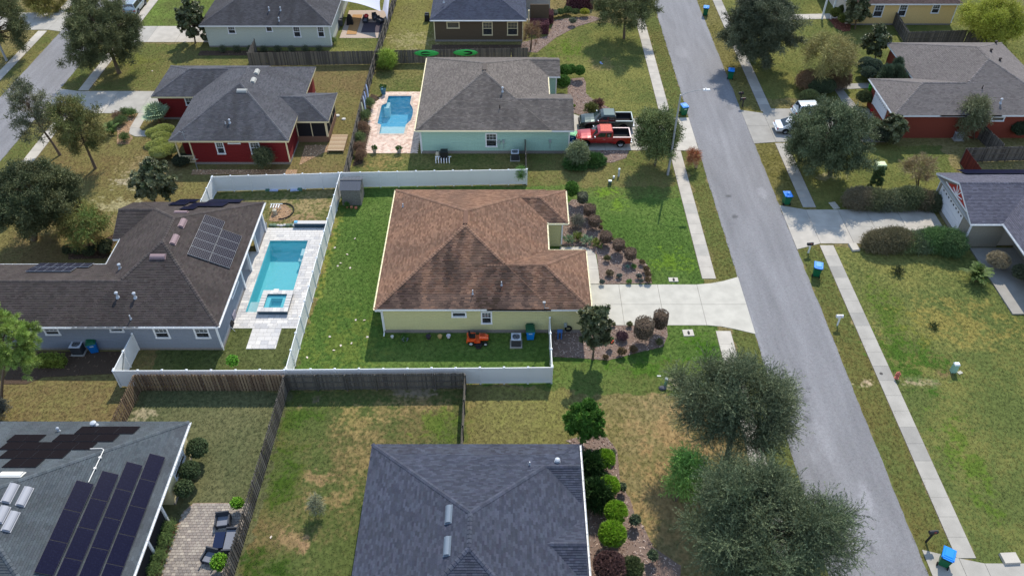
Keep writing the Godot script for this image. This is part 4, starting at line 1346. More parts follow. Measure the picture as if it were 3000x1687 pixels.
func picket_mesh(tone: int, k: int) -> Mesh:
	var key := "picket%d_%d" % [tone, k]
	if not shared.has(key):
		var tones := [[[128, 122, 114], [112, 106, 98], [96, 90, 84], [140, 134, 124]], [[168, 142, 112], [148, 122, 96], [132, 108, 86], [184, 158, 124]], [[126, 120, 109], [112, 106, 97], [100, 95, 88], [136, 128, 115]], [[120, 50, 42], [110, 46, 40], [128, 56, 46], [116, 48, 42]]]
		var t: Array = tones[tone][k]
		var b := MB.new()
		var w := 0.07
		var th := 0.009
		var sh := [Vector2(-w, 0.04), Vector2(w, 0.04), Vector2(w, 1.79), Vector2(w - 0.035, 1.83), Vector2(-w + 0.035, 1.83), Vector2(-w, 1.79)]
		for i in 6:
			var a: Vector2 = sh[i]
			var d: Vector2 = sh[(i + 1) % 6]
			b.quad(Vector3(a.x, a.y, th), Vector3(a.x, a.y, -th), Vector3(d.x, d.y, -th), Vector3(d.x, d.y, th))
			if i > 0 and i < 5:
				b.tri(Vector3(sh[0].x, sh[0].y, th), Vector3(a.x, a.y, th), Vector3(d.x, d.y, th))
				b.tri(Vector3(sh[0].x, sh[0].y, -th), Vector3(d.x, d.y, -th), Vector3(a.x, a.y, -th))
		shared[key] = b.mesh(mk("fencewood%d_%d" % [tone, k], s(t[0], t[1], t[2]), 0.95, ntex("grain", 256, 0.06, 0.62, 1.0, 81, 5, 0.12), 1.2))
	return shared[key]
func wood_fence(label: String, pts: Array, tone: int, style: String, rails: float) -> void:
	# style "flat" or "shadow" (boards on both sides by turns); rails: which side (+1 / -1) the rails stand on
	var root := thing("wood_fence", label, "fence", Vector3(pts[0].x, 0, pts[0].y), 0.0, "weathered board fences")
	var o := Vector3(pts[0].x, 0, pts[0].y)
	var wm := mk("fence_rail%d" % tone, [s(122, 116, 108), s(156, 130, 104), s(112, 107, 98), s(116, 108, 100)][tone], 0.95, ntex("grain", 256, 0.06, 0.62, 1.0, 81, 5, 0.12), 1.2)
	for sgi in pts.size() - 1:
		var a: Vector2 = pts[sgi]
		var d: Vector2 = pts[sgi + 1]
		var dir := (d - a).normalized()
		var ln := a.distance_to(d)
		var bs := Basis(Vector3(dir.x, 0, dir.y), Vector3.UP, Vector3(-dir.y, 0, dir.x))
		var A := Vector3(a.x, 0, a.y) - o
		var np := int(round(ln / 2.44))
		np = maxi(1, np)
		for i in np + 1:
			var b := MB.new()
			b.box(A + bs * Vector3(ln * i / np, 0.9, 0.05 * rails), Vector3(0.09, 1.8, 0.09), bs)
			part("post", b, wm, root)
			if i < np:
				for y in [0.3, 0.95, 1.6]:
					var rb := MB.new()
					var tilt := rng.randf_range(-0.02, 0.02)
					rb.bar(A + bs * Vector3(ln * i / np + 0.05, y + tilt, 0.03 * rails), A + bs * Vector3(ln * (i + 1) / np - 0.05, y - tilt, 0.03 * rails), 0.04, 0.09)
					part("rail", rb, wm, root)
		var gap := 0.148 if style == "flat" else 0.118
		var n := int(ln / gap)
		for i in n:
			var side := -rails * 0.012
			if style == "shadow" and i % 2: side = rails * 0.066
			var yy := rng.randf_range(-0.025, 0.02)
			inst("picket", picket_mesh(tone, rng.randi() % 4), Transform3D(bs.rotated(bs.z, rng.randf_range(-0.008, 0.008)), A + bs * Vector3(gap * (i + 0.5), yy, side)), root)
func fences() -> void:
	white_fence("white vinyl fence along the yard of the solar pool house, below its windows", Vector2(-30.1, -40.25), Vector2(-17.2, -40.33), 7)
	white_fence("white vinyl fence in front of the orange mower", Vector2(-17.05, -40.36), Vector2(3.05, -40.6), 11)
	white_fence("short white vinyl fence joining the yellow wall beside the air conditioner", Vector2(3.05, -40.75), Vector2(3.05, -45.9), 3)
	white_fence("white vinyl fence dividing the pool deck from the bright green lawn", Vector2(-17.12, -40.55), Vector2(-17.02, -66.1), 14)
	white_fence("white vinyl fence at the back of the pool yard", Vector2(-29.54, -65.55), Vector2(-17.2, -66.15), 7)
	white_fence("white vinyl fence between the mint house and the brown-roofed house", Vector2(-16.9, -66.2), Vector2(1.48, -66.78), 10)
	white_fence("white vinyl fence running back behind the panelled roof", Vector2(-29.55, -65.35), Vector2(-29.55, -59.9), 3)
	white_fence("white vinyl gate with diagonal brace beside the grey wall", Vector2(-30.1, -40.4), Vector2(-30.0, -44.1), 2, true)
	wood_fence("brown shadowbox board fence behind the white vinyl fence", [Vector2(-28.4, -39.9), Vector2(-17.2, -39.88)], 1, "shadow", 1.0)
	wood_fence("dark board fence with rails facing the patchy back yard", [Vector2(-17.1, -39.88), Vector2(-3.57, -40.05)], 2, "flat", 1.0)
	wood_fence("brown board fence running into the blue grey roof", [Vector2(-28.42, -39.8), Vector2(-28.6, -33.0)], 1, "shadow", 1.0)
	wood_fence("grey board fence between the paver patio and the patchy back yard", [Vector2(-17.12, -39.7), Vector2(-17.23, -33), Vector2(-17.45, -25.8), Vector2(-17.7, -18)], 0, "shadow", 1.0)
	wood_fence("narrow board fence ending at the charcoal roof", [Vector2(-3.57, -39.9), Vector2(-3.55, -32.9)], 2, "flat", -1.0)
	wood_fence("weathered grey fence with two green kayaks", [Vector2(-16.85, -92.35), Vector2(0.0, -92.99), Vector2(2.0, -93.1)], 2, "flat", -1.0)
	wood_fence("weathered grey fence behind the red house", [Vector2(-32.45, -91.75), Vector2(-16.95, -92.3)], 2, "flat", -1.0)
	wood_fence("long pale fence between the shade sails and the open lawn", [Vector2(-16.3, -112), Vector2(-16.85, -92.5)], 0, "flat", -1.0)
	wood_fence("long grey fence beside the round-edged pool", [Vector2(-16.85, -92.2), Vector2(-16.98, -80.5), Vector2(-16.83, -71.6), Vector2(-16.75, -66.35)], 0, "flat", -1.0)
	wood_fence("short grey fence closing the side yard of the sage house", [Vector2(-32.45, -95.6), Vector2(-32.45, -91.9)], 0, "flat", 1.0)
	wood_fence("short board fence between the mint wall and the white fence", [Vector2(1.42, -72.3), Vector2(1.46, -66.95)], 0, "flat", 1.0)
	wood_fence("grey fence running out from the tan yellow wall", [Vector2(51.2, -103.3), Vector2(50.75, -97.5)], 0, "flat", 1.0)
	wood_fence("grey fence behind the brick house roof", [Vector2(50.75, -97.5), Vector2(58.56, -98.0), Vector2(64, -98.3)], 2, "flat", 1.0)
	wood_fence("red stained fence beside the slate roof with pale cap", [Vector2(46.86, -65.2), Vector2(46.86, -70.65)], 3, "flat", 1.0)
	wood_fence("grey inside fence beyond the slate roof", [Vector2(46.9, -70.7), Vector2(56.5, -71.2)], 0, "flat", 1.0)
	wood_fence("low board gate fence by the brick wall", [Vector2(50.7, -75.2), Vector2(51.2, -71.4)], 0, "flat", 1.0)

# ---------------------------------------------------------------- pools
func water_mat() -> StandardMaterial3D:
	if mats.has("water"): return mats["water"]
	var m := StandardMaterial3D.new()
	m.transparency = BaseMaterial3D.TRANSPARENCY_ALPHA
	m.albedo_color = Color(0.10, 0.52, 0.60, 0.30)
	m.roughness = 0.03
	m.metallic_specular = 0.5
	mats["water"] = m
	return m
func water_sheet(poly: PackedVector2Array, y: float, amp: float, seedv: int) -> MB:
	# a rippled sheet: a grid clipped to the outline by dropping outside cells
	var lo := poly[0]
	var hi := poly[0]
	for p in poly:
		lo = lo.min(p); hi = hi.max(p)
	var st := 0.085
	var nx := int((hi.x - lo.x) / st) + 1
	var nz := int((hi.y - lo.y) / st) + 1
	var fn := FastNoiseLite.new()
	fn.seed = seedv
	fn.frequency = 1.15
	fn.fractal_octaves = 2
	fn.noise_type = FastNoiseLite.TYPE_SIMPLEX_SMOOTH
	var P := []
	var N := []
	for j in nz + 1:
		for i in nx + 1:
			var x := lo.x + i * st
			var z := lo.y + j * st
			var h := fn.get_noise_2d(x, z)
			var dx := (fn.get_noise_2d(x + 0.03, z) - h) / 0.03
			var dz := (fn.get_noise_2d(x, z + 0.03) - h) / 0.03
			P.append(Vector3(x, y + h * amp, z))
			N.append(Vector3(-dx * amp, 1, -dz * amp).normalized())
	var b := MB.new()
	for j in nz:
		for i in nx:
			var c := Vector2(lo.x + (i + 0.5) * st, lo.y + (j + 0.5) * st)
			if not Geometry2D.is_point_in_polygon(c, poly): continue
			var a := j * (nx + 1) + i
			var e := a + nx + 1
			b.tri3(P[e], P[e + 1], P[a + 1], N[e], N[e + 1], N[a + 1])
			b.tri3(P[e], P[a + 1], P[a], N[e], N[a + 1], N[a])
	return b
func pv(pts: Array) -> PackedVector2Array:
	var o := PackedVector2Array()
	for p in pts: o.append(Vector2(p[0], p[1]))
	return o
func tile(parent: Node, called: String, x0: float, x1: float, z0: float, z1: float, y: float, m: Material) -> void:
	var b := MB.new()
	b.hexa(Vector3((x0 + x1) / 2, y - 0.02, (z0 + z1) / 2), Vector3(x1 - x0 - 0.012, 0.04, z1 - z0 - 0.012), Vector3(x1 - x0 - 0.022, 0.04, z1 - z0 - 0.022))
	part(called, b, m, parent)
func basin(parent: Node, poly: PackedVector2Array, y0: float, y1: float, m: Material, floor_m: Material) -> void:
	var b := MB.new()
	var cw := Geometry2D.is_polygon_clockwise(poly)
	for i in poly.size():
		var a := poly[i]
		var d := poly[(i + 1) % poly.size()]
		if cw: b.quad(Vector3(a.x, y0, a.y), Vector3(d.x, y0, d.y), Vector3(d.x, y1, d.y), Vector3(a.x, y1, a.y))
		else: b.quad(Vector3(d.x, y0, d.y), Vector3(a.x, y0, a.y), Vector3(a.x, y1, a.y), Vector3(d.x, y1, d.y))
	part("basin_wall", b, m, parent)
	var f := MB.new()
	f.poly(poly, y0)
	part("basin_floor", f, floor_m, parent)
func pools() -> void:
	# --- rectangular pool with raised spa
	var x0 := -22.5
	var x1 := -19.0
	var zf := -57.86
	var zn := -48.42
	var plaster := mk("plaster_aqua", s(120, 214, 220), 0.8, ntex("peb", 256, 0.2, 0.86, 1.0, 91, 3, 0.1), 0.8)
	var ledge_m := mk("plaster_pale", s(196, 226, 226), 0.8, ntex("peb", 256, 0.2, 0.86, 1.0, 91, 3, 0.1), 0.8)
	var t := thing("swimming_pool", "rectangular turquoise pool with shallow ledge beside the raised spa", "pool", Vector3((x0 + x1) / 2, 0, (zf + zn) / 2))
	t.set_meta("off", -t.position)
	basin(t, pv([[x0, zf], [x1, zf], [x1, zn], [x0, zn]]), -1.45, 0.03, plaster, plaster)
	var b := MB.new()
	b.box(Vector3((x0 - 21.3) / 2, -0.86, -49.2), Vector3(1.18, 1.16, 1.5))
	part("ledge", b, ledge_m, t)
	b = MB.new()
	b.box(Vector3(-19.22, -0.75, -56.6), Vector3(0.42, 0.9, 0.95))
	b.box(Vector3(-19.3, -1.0, -55.9), Vector3(0.55, 0.8, 0.4))
	part("seat", b, ledge_m, t)
	part("water", water_sheet(pv([[x0, zf], [x1, zf], [x1, zn], [x0, zn]]), -0.12, 0.03, 5), water_mat(), t)
	settle(t)
	var trav := []
	for c in [[206, 203, 198], [196, 194, 191], [186, 185, 184], [214, 211, 205], [201, 198, 193]]:
		trav.append(mk("travertine%d" % c[0], s(c[0], c[1], c[2]), 0.75, ntex("travt", 512, 0.03, 0.86, 1.0, 95, 5, 0.07), 0.8))
	# deck of pale stone tiles round the pool
	b = MB.new()
	b.quad(Vector3(-23.2, 0.005, -46.5), Vector3(-17.2, 0.005, -46.5), Vector3(-17.2, 0.005, zn), Vector3(-23.2, 0.005, zn))
	b.quad(Vector3(-23.2, 0.005, zn), Vector3(x0, 0.005, zn), Vector3(x0, 0.005, zf), Vector3(-23.2, 0.005, zf))
	b.quad(Vector3(x1, 0.005, zn), Vector3(-17.2, 0.005, zn), Vector3(-17.2, 0.005, zf), Vector3(x1, 0.005, zf))
	b.quad(Vector3(-23.2, 0.005, zf), Vector3(-17.2, 0.005, zf), Vector3(-17.2, 0.005, -59.8), Vector3(-23.2, 0.005, -59.8))
	b.quad(Vector3(-26.0, 0.005, -51.3), Vector3(-23.2, 0.005, -51.3), Vector3(-23.2, 0.005, -56.3), Vector3(-26.0, 0.005, -56.3))
	paved.append(pv([[-26, -59.9], [-17, -59.9], [-17, -46.5], [-26, -46.5]]))
	paved.append(pv([[-21.5, -46.5], [-19, -46.5], [-19, -44.2], [-21.5, -44.2]]))
	var deck := struct("pool_deck", b, plain("grout", 168, 166, 160, 0.95), "pale grey stone deck round the rectangular pool", "patio")
	var z := -59.75
	var row := 0
	var tiles := []
	while z < -46.55:
		var rh: float = [0.31, 0.42, 0.31, 0.31, 0.36][row % 5]
		rh = minf(rh, -46.5 - z)
		var x := -23.2 - rng.randf() * 0.3
		while x < -17.3:
			var w: float = [0.36, 0.48, 0.55, 0.66][rng.randi() % 4]
			var a := maxf(x, -23.2)
			var e := minf(x + w, -17.2)
			x += w
			if e - a < 0.08: continue
			var zm := z + rh / 2
			for sgm in _cut_out(a, e, z, z + rh, x0, x1, zf, zn):
				if sgm[1] - sgm[0] > 0.05 and sgm[3] - sgm[2] > 0.05:
					tiles.append([sgm, rng.randf_range(0, 0.004), rng.randi() % 5])
		z += rh
		row += 1
	# the 290 nearest tiles are single, the farthest row or two is one part
	var rest := MB.new()
	for k in tiles.size():
		var sgm: Array = tiles[k][0]
		if k >= tiles.size() - 280: tile(deck, "tile", sgm[0], sgm[1], sgm[2], sgm[3], 0.034 + tiles[k][1], trav[tiles[k][2]])
		else: rest.hexa(Vector3((sgm[0] + sgm[1]) / 2, 0.014, (sgm[2] + sgm[3]) / 2), Vector3(sgm[1] - sgm[0] - 0.012, 0.04, sgm[3] - sgm[2] - 0.012), Vector3(sgm[1] - sgm[0] - 0.022, 0.04, sgm[3] - sgm[2] - 0.022))
	if rest.v.size() > 0: part("tiles", rest, trav[0], deck).set_meta("kind", "stuff")
	for k in 8:
		tile(deck, "tile", -26.0 + 0.7 * (k % 4), -25.3 + 0.7 * (k % 4), -56.3 + 2.5 * (k / 4), -53.8 + 2.5 * (k / 4), 0.034, trav[k % 5])
	b = MB.new()
	b.quad(Vector3(-21.45, 0.005, -44.2), Vector3(-19.05, 0.005, -44.2), Vector3(-19.05, 0.005, -46.48), Vector3(-21.45, 0.005, -46.48))
	var walk := struct("stone_path", b, plain("grout", 168, 166, 160, 0.95), "short pale stone path leading off the pool deck", "path")
	for j in 5:
		var x := -21.45
		while x < -19.1:
			var w := minf([0.42, 0.62, 0.62][rng.randi() % 3], -19.05 - x)
			if w > 0.06: tile(walk, "tile", x, x + w, -46.48 + j * 0.456, -46.48 + (j + 1) * 0.456, 0.034, trav[rng.randi() % 5])
			x += w
	# raised spa
	t = thing("raised_spa", "raised square stone spa with blue tile band at the corner of the pool", "spa", Vector3(-20.1, 0, -49.35))
	var bt := mk("blue_tile", s(70, 96, 112), 0.3, ntex("bt", 128, 0.3, 0.6, 1.0, 97, 2, 0.3), 2.0)
	b = MB.new()
	for w in [[0, 1.1, 2.45, 0.26], [0, -1.1, 2.45, 0.26]]: b.box(Vector3(w[0], 0.0, w[1]), Vector3(w[2], 0.78, w[3]))
	for w in [[-1.09, 0.0], [1.09, 0.0]]: b.box(Vector3(w[0], 0.0, 0), Vector3(0.26, 0.78, 1.94))
	part("wall", b, bt, t)
	for k in 8:
		var a := -1.3 + 2.6 * k / 8.0
		for sd in [-1.0, 1.0]:
			b = MB.new()
			b.box(Vector3(a + 0.1625, 0.43, sd * 1.07), Vector3(0.315, 0.075, 0.46))
			part("coping_stone", b, trav[rng.randi() % 5], t)
			if k > 0 and k < 7:
				b = MB.new()
				b.box(Vector3(sd * 1.07, 0.43, a + 0.1625 + 0.02), Vector3(0.46, 0.073, 0.275))
				part("coping_stone", b, trav[rng.randi() % 5], t)
	b = MB.new()
	b.box(Vector3(0, -0.30, 0), Vector3(1.92, 0.06, 1.94))
	part("basin_floor", b, plaster, t)
	b = MB.new()
	b.box(Vector3(-0.72, -0.02, 0), Vector3(0.44, 0.5, 1.9)); b.box(Vector3(0.72, -0.02, 0), Vector3(0.44, 0.5, 1.9)); b.box(Vector3(0, -0.02, -0.75), Vector3(1.0, 0.5, 0.4))
	part("seat", b, plaster, t)
	part("water", water_sheet(pv([[-0.95, -0.96], [0.95, -0.96], [0.95, 0.96], [-0.95, 0.96]]), 0.33, 0.006, 9), water_mat(), t)
	b = MB.new()
	b.box(Vector3(-0.2, 0.475, -1.2), Vector3(0.45, 0.03, 0.5))
	part("spillway", b, trav[3], t)
	# low stone ledge and planting wall behind the deck
	b = MB.new()
	b.box(Vector3(-19.1, 0.22, -60.05), Vector3(3.0, 0.46, 0.4))
	t = part("garden_wall", b, bt)
	tag(t, "low grey tiled wall with pale cap behind the pool deck", "wall")
	b = MB.new()
	b.box(Vector3(-19.1, 0.475, -60.05), Vector3(3.06, 0.05, 0.46))
	part("wall_cap", b, trav[1], t)
	b = MB.new()
	b.box(Vector3(-20.45, 0.53, -60.05), Vector3(0.3, 0.06, 0.3))
	part("blue_cap", b, plain("blue_cap", 90, 160, 200, 0.5), t)
	for k in 8:
		b = MB.new()
		var rr := rng.randf_range(0.16, 0.26)
		b.lathe(Vector3.ZERO, [Vector2(rr * 0.9, 0), Vector2(rr, rr * 0.35), Vector2(rr * 0.75, rr * 0.75), Vector2(rr * 0.3, rr * 0.98), Vector2(0, rr)], 9, Basis(Vector3.UP, k * 1.3).scaled(Vector3(1.1, 1, 0.8)))
		var gr := k in [0, 1, 5, 6]
		var o := part("boulder", b, mk("stone_green" if gr else "stone_white", s(120, 140, 116) if gr else s(216, 214, 208), 0.9, fine(), 1.5))
		o.position = Vector3(-22.9 + k * 0.32, 0.0, -60.1 + rng.randf_range(-0.08, 0.08))
		tag(o, ("mossy green rock" if gr else "white rock") + " in the row edging the pool deck", "rock", "rocks edging the pool deck")
	# --- freeform pool
	var out := pv([[-14.51, -84.5], [-11.76, -84.5], [-11.76, -82.67], [-11.46, -81.97], [-11.29, -81.28], [-11.24, -80.26], [-11.34, -79.04], [-11.8, -78.11], [-11.84, -76.22], [-14.6, -76.22], [-14.63, -78.11], [-15.06, -78.32], [-15.06, -82.26], [-14.89, -82.55], [-14.56, -82.78]])
	t = thing("swimming_pool", "freeform deep blue pool sparkling in the pinkish paver deck", "pool", Vector3(-13.1, 0, -80.3))
	t.set_meta("off", -t.position)
	var blue := mk("plaster_blue", s(86, 176, 214), 0.8, ntex("peb", 256, 0.2, 0.86, 1.0, 91, 3, 0.1), 0.8)
	basin(t, out, -1.6, 0.03, blue, blue)
	b = MB.new()
	b.box(Vector3(-13.22, -0.95, -77.2), Vector3(2.74, 1.4, 1.9))
	part("ledge", b, ledge_m, t)
	b = MB.new()
	b.box(Vector3(-14.5, -0.9, -82.9), Vector3(0.6, 1.2, 1.3))
	part("step", b, ledge_m, t)
	part("water", water_sheet(out, -0.1, 0.055, 14), water_mat(), t)
	settle(t)
	# deck: base strips beside the outline, then pavers
	b = MB.new()
	var dk := pv([[-14.9, -85.5], [-10.1, -85.5], [-10.1, -72.45], [-15.55, -72.45], [-15.6, -77.4], [-16.1, -78.35], [-16.15, -82.2], [-15.46, -83.9]])
	var zz0 := -85.5
	while zz0 < -72.46:
		var za := zz0
		var zb := minf(zz0 + 0.12, -72.45)
		var zc := (za + zb) / 2
		var de := _zspan(dk, zc)
		var ps := _zspan(out, zc)
		var sg := [[de.x, de.y]]
		if ps.y > ps.x: sg = [[de.x, ps.x], [ps.y, de.y]]
		for w in sg:
			b.quad(Vector3(w[0], 0.006, zb), Vector3(w[1], 0.006, zb), Vector3(w[1], 0.006, za), Vector3(w[0], 0.006, za))
		zz0 += 0.12
	paved.append(dk)
	deck = struct("paver_deck", b, plain("sand_joint", 150, 128, 112, 0.95), "pinkish paver deck round the freeform pool", "patio")
	var pb := MB.new()
	var rw := 0
	z = -85.45
	while z < -72.6:
		var x := -16.3 + (0.15 if rw % 2 else 0.0)
		while x < -10.2:
			var c := Vector2(x + 0.15, z + 0.1)
			if Geometry2D.is_point_in_polygon(c, dk) and not Geometry2D.is_point_in_polygon(c, out) and not Geometry2D.is_point_in_polygon(c + Vector2(0.15, 0), out) and not Geometry2D.is_point_in_polygon(c - Vector2(0.15, 0), out):
				var k := rng.randf_range(0.72, 1.0)
				pb.col = lin(226, 202, 184) * k
				if rng.randf() < 0.25: pb.col = lin(206, 176, 158) * k
				pb.hexa(Vector3(c.x, 0.02, c.y), Vector3(0.29, 0.04, 0.19), Vector3(0.275, 0.04, 0.175))
			x += 0.3
		z += 0.2
		rw += 1
	var pp := part("pavers", pb, vmat(0.9), deck)
	pp.set_meta("kind", "stuff")
	for i in out.size():
		var a := out[i]
		var e := out[(i + 1) % out.size()]
		var k := maxi(1, int(round(a.distance_to(e) / 0.6)))
		for j in k:
			var cb := MB.new()
			var p0 := a.lerp(e, float(j) / k)
			var p1 := a.lerp(e, (j + 0.97) / k)
			var nn := Vector2(e.y - a.y, a.x - e.x).normalized() * 0.15
			if Geometry2D.is_point_in_polygon((p0 + p1) / 2 + nn * 0.3, out): nn = -nn
			cb.bar(Vector3(p0.x + nn.x * 0.8, 0.035, p0.y + nn.y * 0.8), Vector3(p1.x + nn.x * 0.8, 0.035, p1.y + nn.y * 0.8), 0.3, 0.05)
			part("coping_stone", cb, mk("coping%d" % (j % 2), s(214 - 14 * (j % 2), 194 - 14 * (j % 2), 176 - 12 * (j % 2)), 0.9, fine(), 1.0), deck)
	# --- paver patio by the fence
	b = MB.new()
	var pat := px_poly(3, 0, [[1945, 715], [2350, 712], [2420, 735]])
	pat = PackedVector2Array([pat[0], Vector2(-17.6, pat[0].y), Vector2(-17.75, -19.0), Vector2(-21.4, -19.0), px_poly(3, 0, [[1620, 1449]])[0], px_poly(3, 0, [[1790, 930]])[0], px_poly(3, 0, [[1840, 800]])[0]])
	b.slab(pat, -0.02, 0.008)
	paved.append(pat)
	deck = struct("paver_patio", b, plain("sand_joint", 150, 128, 112, 0.95), "grey-beige paver patio beside the blue grey roof", "patio")
	var cand := []
	z = -33.0
	rw = 0
	while z < -19.0:
		var x := -22.5 + (0.11 if rw % 2 else 0.0)
		while x < -17.3:
			if Geometry2D.is_point_in_polygon(Vector2(x + 0.13, z + 0.1), pat): cand.append(Vector2(x + 0.13, z + 0.1))
			x += 0.262
		z += 0.2
		rw += 1
	pb = MB.new()
	var tones := [[158, 149, 140], [150, 141, 133], [165, 156, 145], [143, 135, 128], [180, 170, 157]]
	var nb := cand.size()
	var hid := maxi(0, nb - 300)
	# the nearest 300 that lie inside the picture are single pavers
	var singles := 0
	for i in range(nb - 1, -1, -1):
		var c: Vector2 = cand[i]
		var k := rng.randi() % 4
		if rng.randf() < 0.1: k = 4
		if c.y < -22.6 and singles < 300:
			var key := "paver%d" % k
			if not shared.has(key):
				var sb := MB.new()
				sb.hexa(Vector3(0, 0.02, 0), Vector3(0.25, 0.05, 0.19), Vector3(0.236, 0.05, 0.176))
				shared[key] = sb.mesh(mk("pavertone%d" % k, s(tones[k][0], tones[k][1], tones[k][2]), 0.92, fine(), 1.3))
			inst("paver", shared[key], Transform3D(Basis.IDENTITY, Vector3(c.x, rng.randf_range(-0.003, 0.003), c.y)), deck)
			singles += 1
		else:
			pb.col = lin(tones[k][0], tones[k][1], tones[k][2]) * 0.85
			pb.hexa(Vector3(c.x, 0.02, c.y), Vector3(0.25, 0.05, 0.19), Vector3(0.236, 0.05, 0.176))
	if hid > 0:
		pp = part("pavers", pb, vmat(0.92), deck)
		pp.set_meta("kind", "stuff")
func _zspan(poly: PackedVector2Array, z: float) -> Vector2:
	var lo := 1e9
	var hi := -1e9
	for i in poly.size():
		var a := poly[i]
		var d := poly[(i + 1) % poly.size()]
		if (a.y <= z and d.y > z) or (d.y <= z and a.y > z):
			var x := a.x + (d.x - a.x) * (z - a.y) / (d.y - a.y)
			lo = minf(lo, x); hi = maxf(hi, x)
	return Vector2(lo, hi)
func _cut_out(a: float, e: float, z0: float, z1: float, hx0: float, hx1: float, hz0: float, hz1: float) -> Array:
	# the parts of a tile outside a rectangular hole
	if e <= hx0 or a >= hx1 or z1 <= hz0 or z0 >= hz1: return [[a, e, z0, z1]]
	var out := []
	if z0 < hz0: out.append([a, e, z0, hz0])
	if z1 > hz1: out.append([a, e, hz1, z1])
	var c0 := maxf(z0, hz0)
	var c1 := minf(z1, hz1)
	if a < hx0: out.append([a, hx0, c0, c1])
	if e > hx1: out.append([hx1, e, c0, c1])
	return out

# ---------------------------------------------------------------- on the roofs
func add_w(root: Node3D, called: String, b: MB, m: Material) -> MeshInstance3D:
	var o := part(called, b, m, root)
	o.position -= root.position
	return o
func pl(o: Vector3, out: Vector3, pitch: float) -> Array:
	var n := (out * pitch + Vector3.UP).normalized()
	var up := (-out + Vector3.UP * pitch).normalized()
	return [o, n, up, up.cross(n)]
func vent(hn: String, p: Vector2, P: Array, w: float, l: float, m: Material, along := true) -> void:
	var c := on_plane(p, P[0], P[1])
	var b := MB.new()
	var side: Vector3 = P[3]
	var up: Vector3 = P[2]
	var bs := Basis(side, P[1], -up) if along else Basis(up, P[1], side)
	# arched hood on a flange
	b.box(c + P[1] * 0.04, Vector3(w + 0.1, 0.03, l + 0.1), bs)
	var k := 6
	for i in k:
		var a0 := PI * i / k
		var a1 := PI * (i + 1) / k
		var q0 := Vector3(-cos(a0) * w / 2, 0.07 + sin(a0) * 0.13, 0)
		var q1 := Vector3(-cos(a1) * w / 2, 0.07 + sin(a1) * 0.13, 0)
		var f := Vector3(0, 0, l / 2)
		b.quad(c + bs * (q0 + f), c + bs * (q1 + f), c + bs * (q1 - f), c + bs * (q0 - f))
		b.tri(c + bs * (q0 + f), c + bs * (Vector3(0, 0.05, 0) + f), c + bs * (q1 + f))
		b.tri(c + bs * (q1 - f), c + bs * (Vector3(0, 0.05, 0) - f), c + bs * (q0 - f))
	add_w(hs[hn], "roof_vent", b, m)
func pipe(hn: String, p: Vector2, P: Array, h: float, r: float, m: Material) -> void:
	var c := on_plane(p, P[0], P[1])
	var b := MB.new()
	b.tube([c - Vector3.UP * 0.1, c + Vector3.UP * h], [r, r], 8)
	b.lathe(c, [Vector2(r * 2.4, 0.03 - 0.1), Vector2(r * 1.1, 0.14)], 10)
	if r > 0.05: b.lathe(c + Vector3.UP * h, [Vector2(r * 1.8, -0.02), Vector2(r * 1.7, 0.05), Vector2(r * 0.8, 0.11), Vector2(0, 0.12)], 10)
	add_w(hs[hn], "vent_pipe", b, m)
func cell_tex(kind: int) -> ImageTexture:
	var key := "cells%d" % kind
	if texs.has(key): return texs[key]
	var im := Image.create(192, 96, false, Image.FORMAT_RGB8)
	if kind == 0:
		im.fill(s(18, 19, 32))
		for i in 13:
			im.fill_rect(Rect2i(i * 16, 0, 1, 96), s(64, 67, 80))
		for j in 7: im.fill_rect(Rect2i(0, j * 16, 192, 1), s(64, 67, 80))
		for i in 13:
			for j in 7: im.fill_rect(Rect2i(i * 16 - 2, j * 16 - 2, 4, 4), s(140, 144, 156))
	elif kind == 1:
		im.fill(s(14, 17, 40))
		var r := RandomNumberGenerator.new()
		r.seed = 4
		for i in 13: im.fill_rect(Rect2i(i * 16, 0, 1, 96), s(8, 9, 18))
		for j in 7: im.fill_rect(Rect2i(0, j * 16, 192, 1), s(20, 23, 38))
		for i in 220: im.fill_rect(Rect2i(r.randi() % 190, r.randi() % 95, 5, 1), s(34, 38, 60))
	else:
		im.fill(s(24, 21, 24))
		var r := RandomNumberGenerator.new()
		r.seed = 6
		for i in 1600: im.fill_rect(Rect2i(r.randi() % 191, r.randi() % 95, 2, 1), s(34, 31, 33) if i % 2 else s(17, 15, 18))
	texs[key] = ImageTexture.create_from_image(im)
	return texs[key]
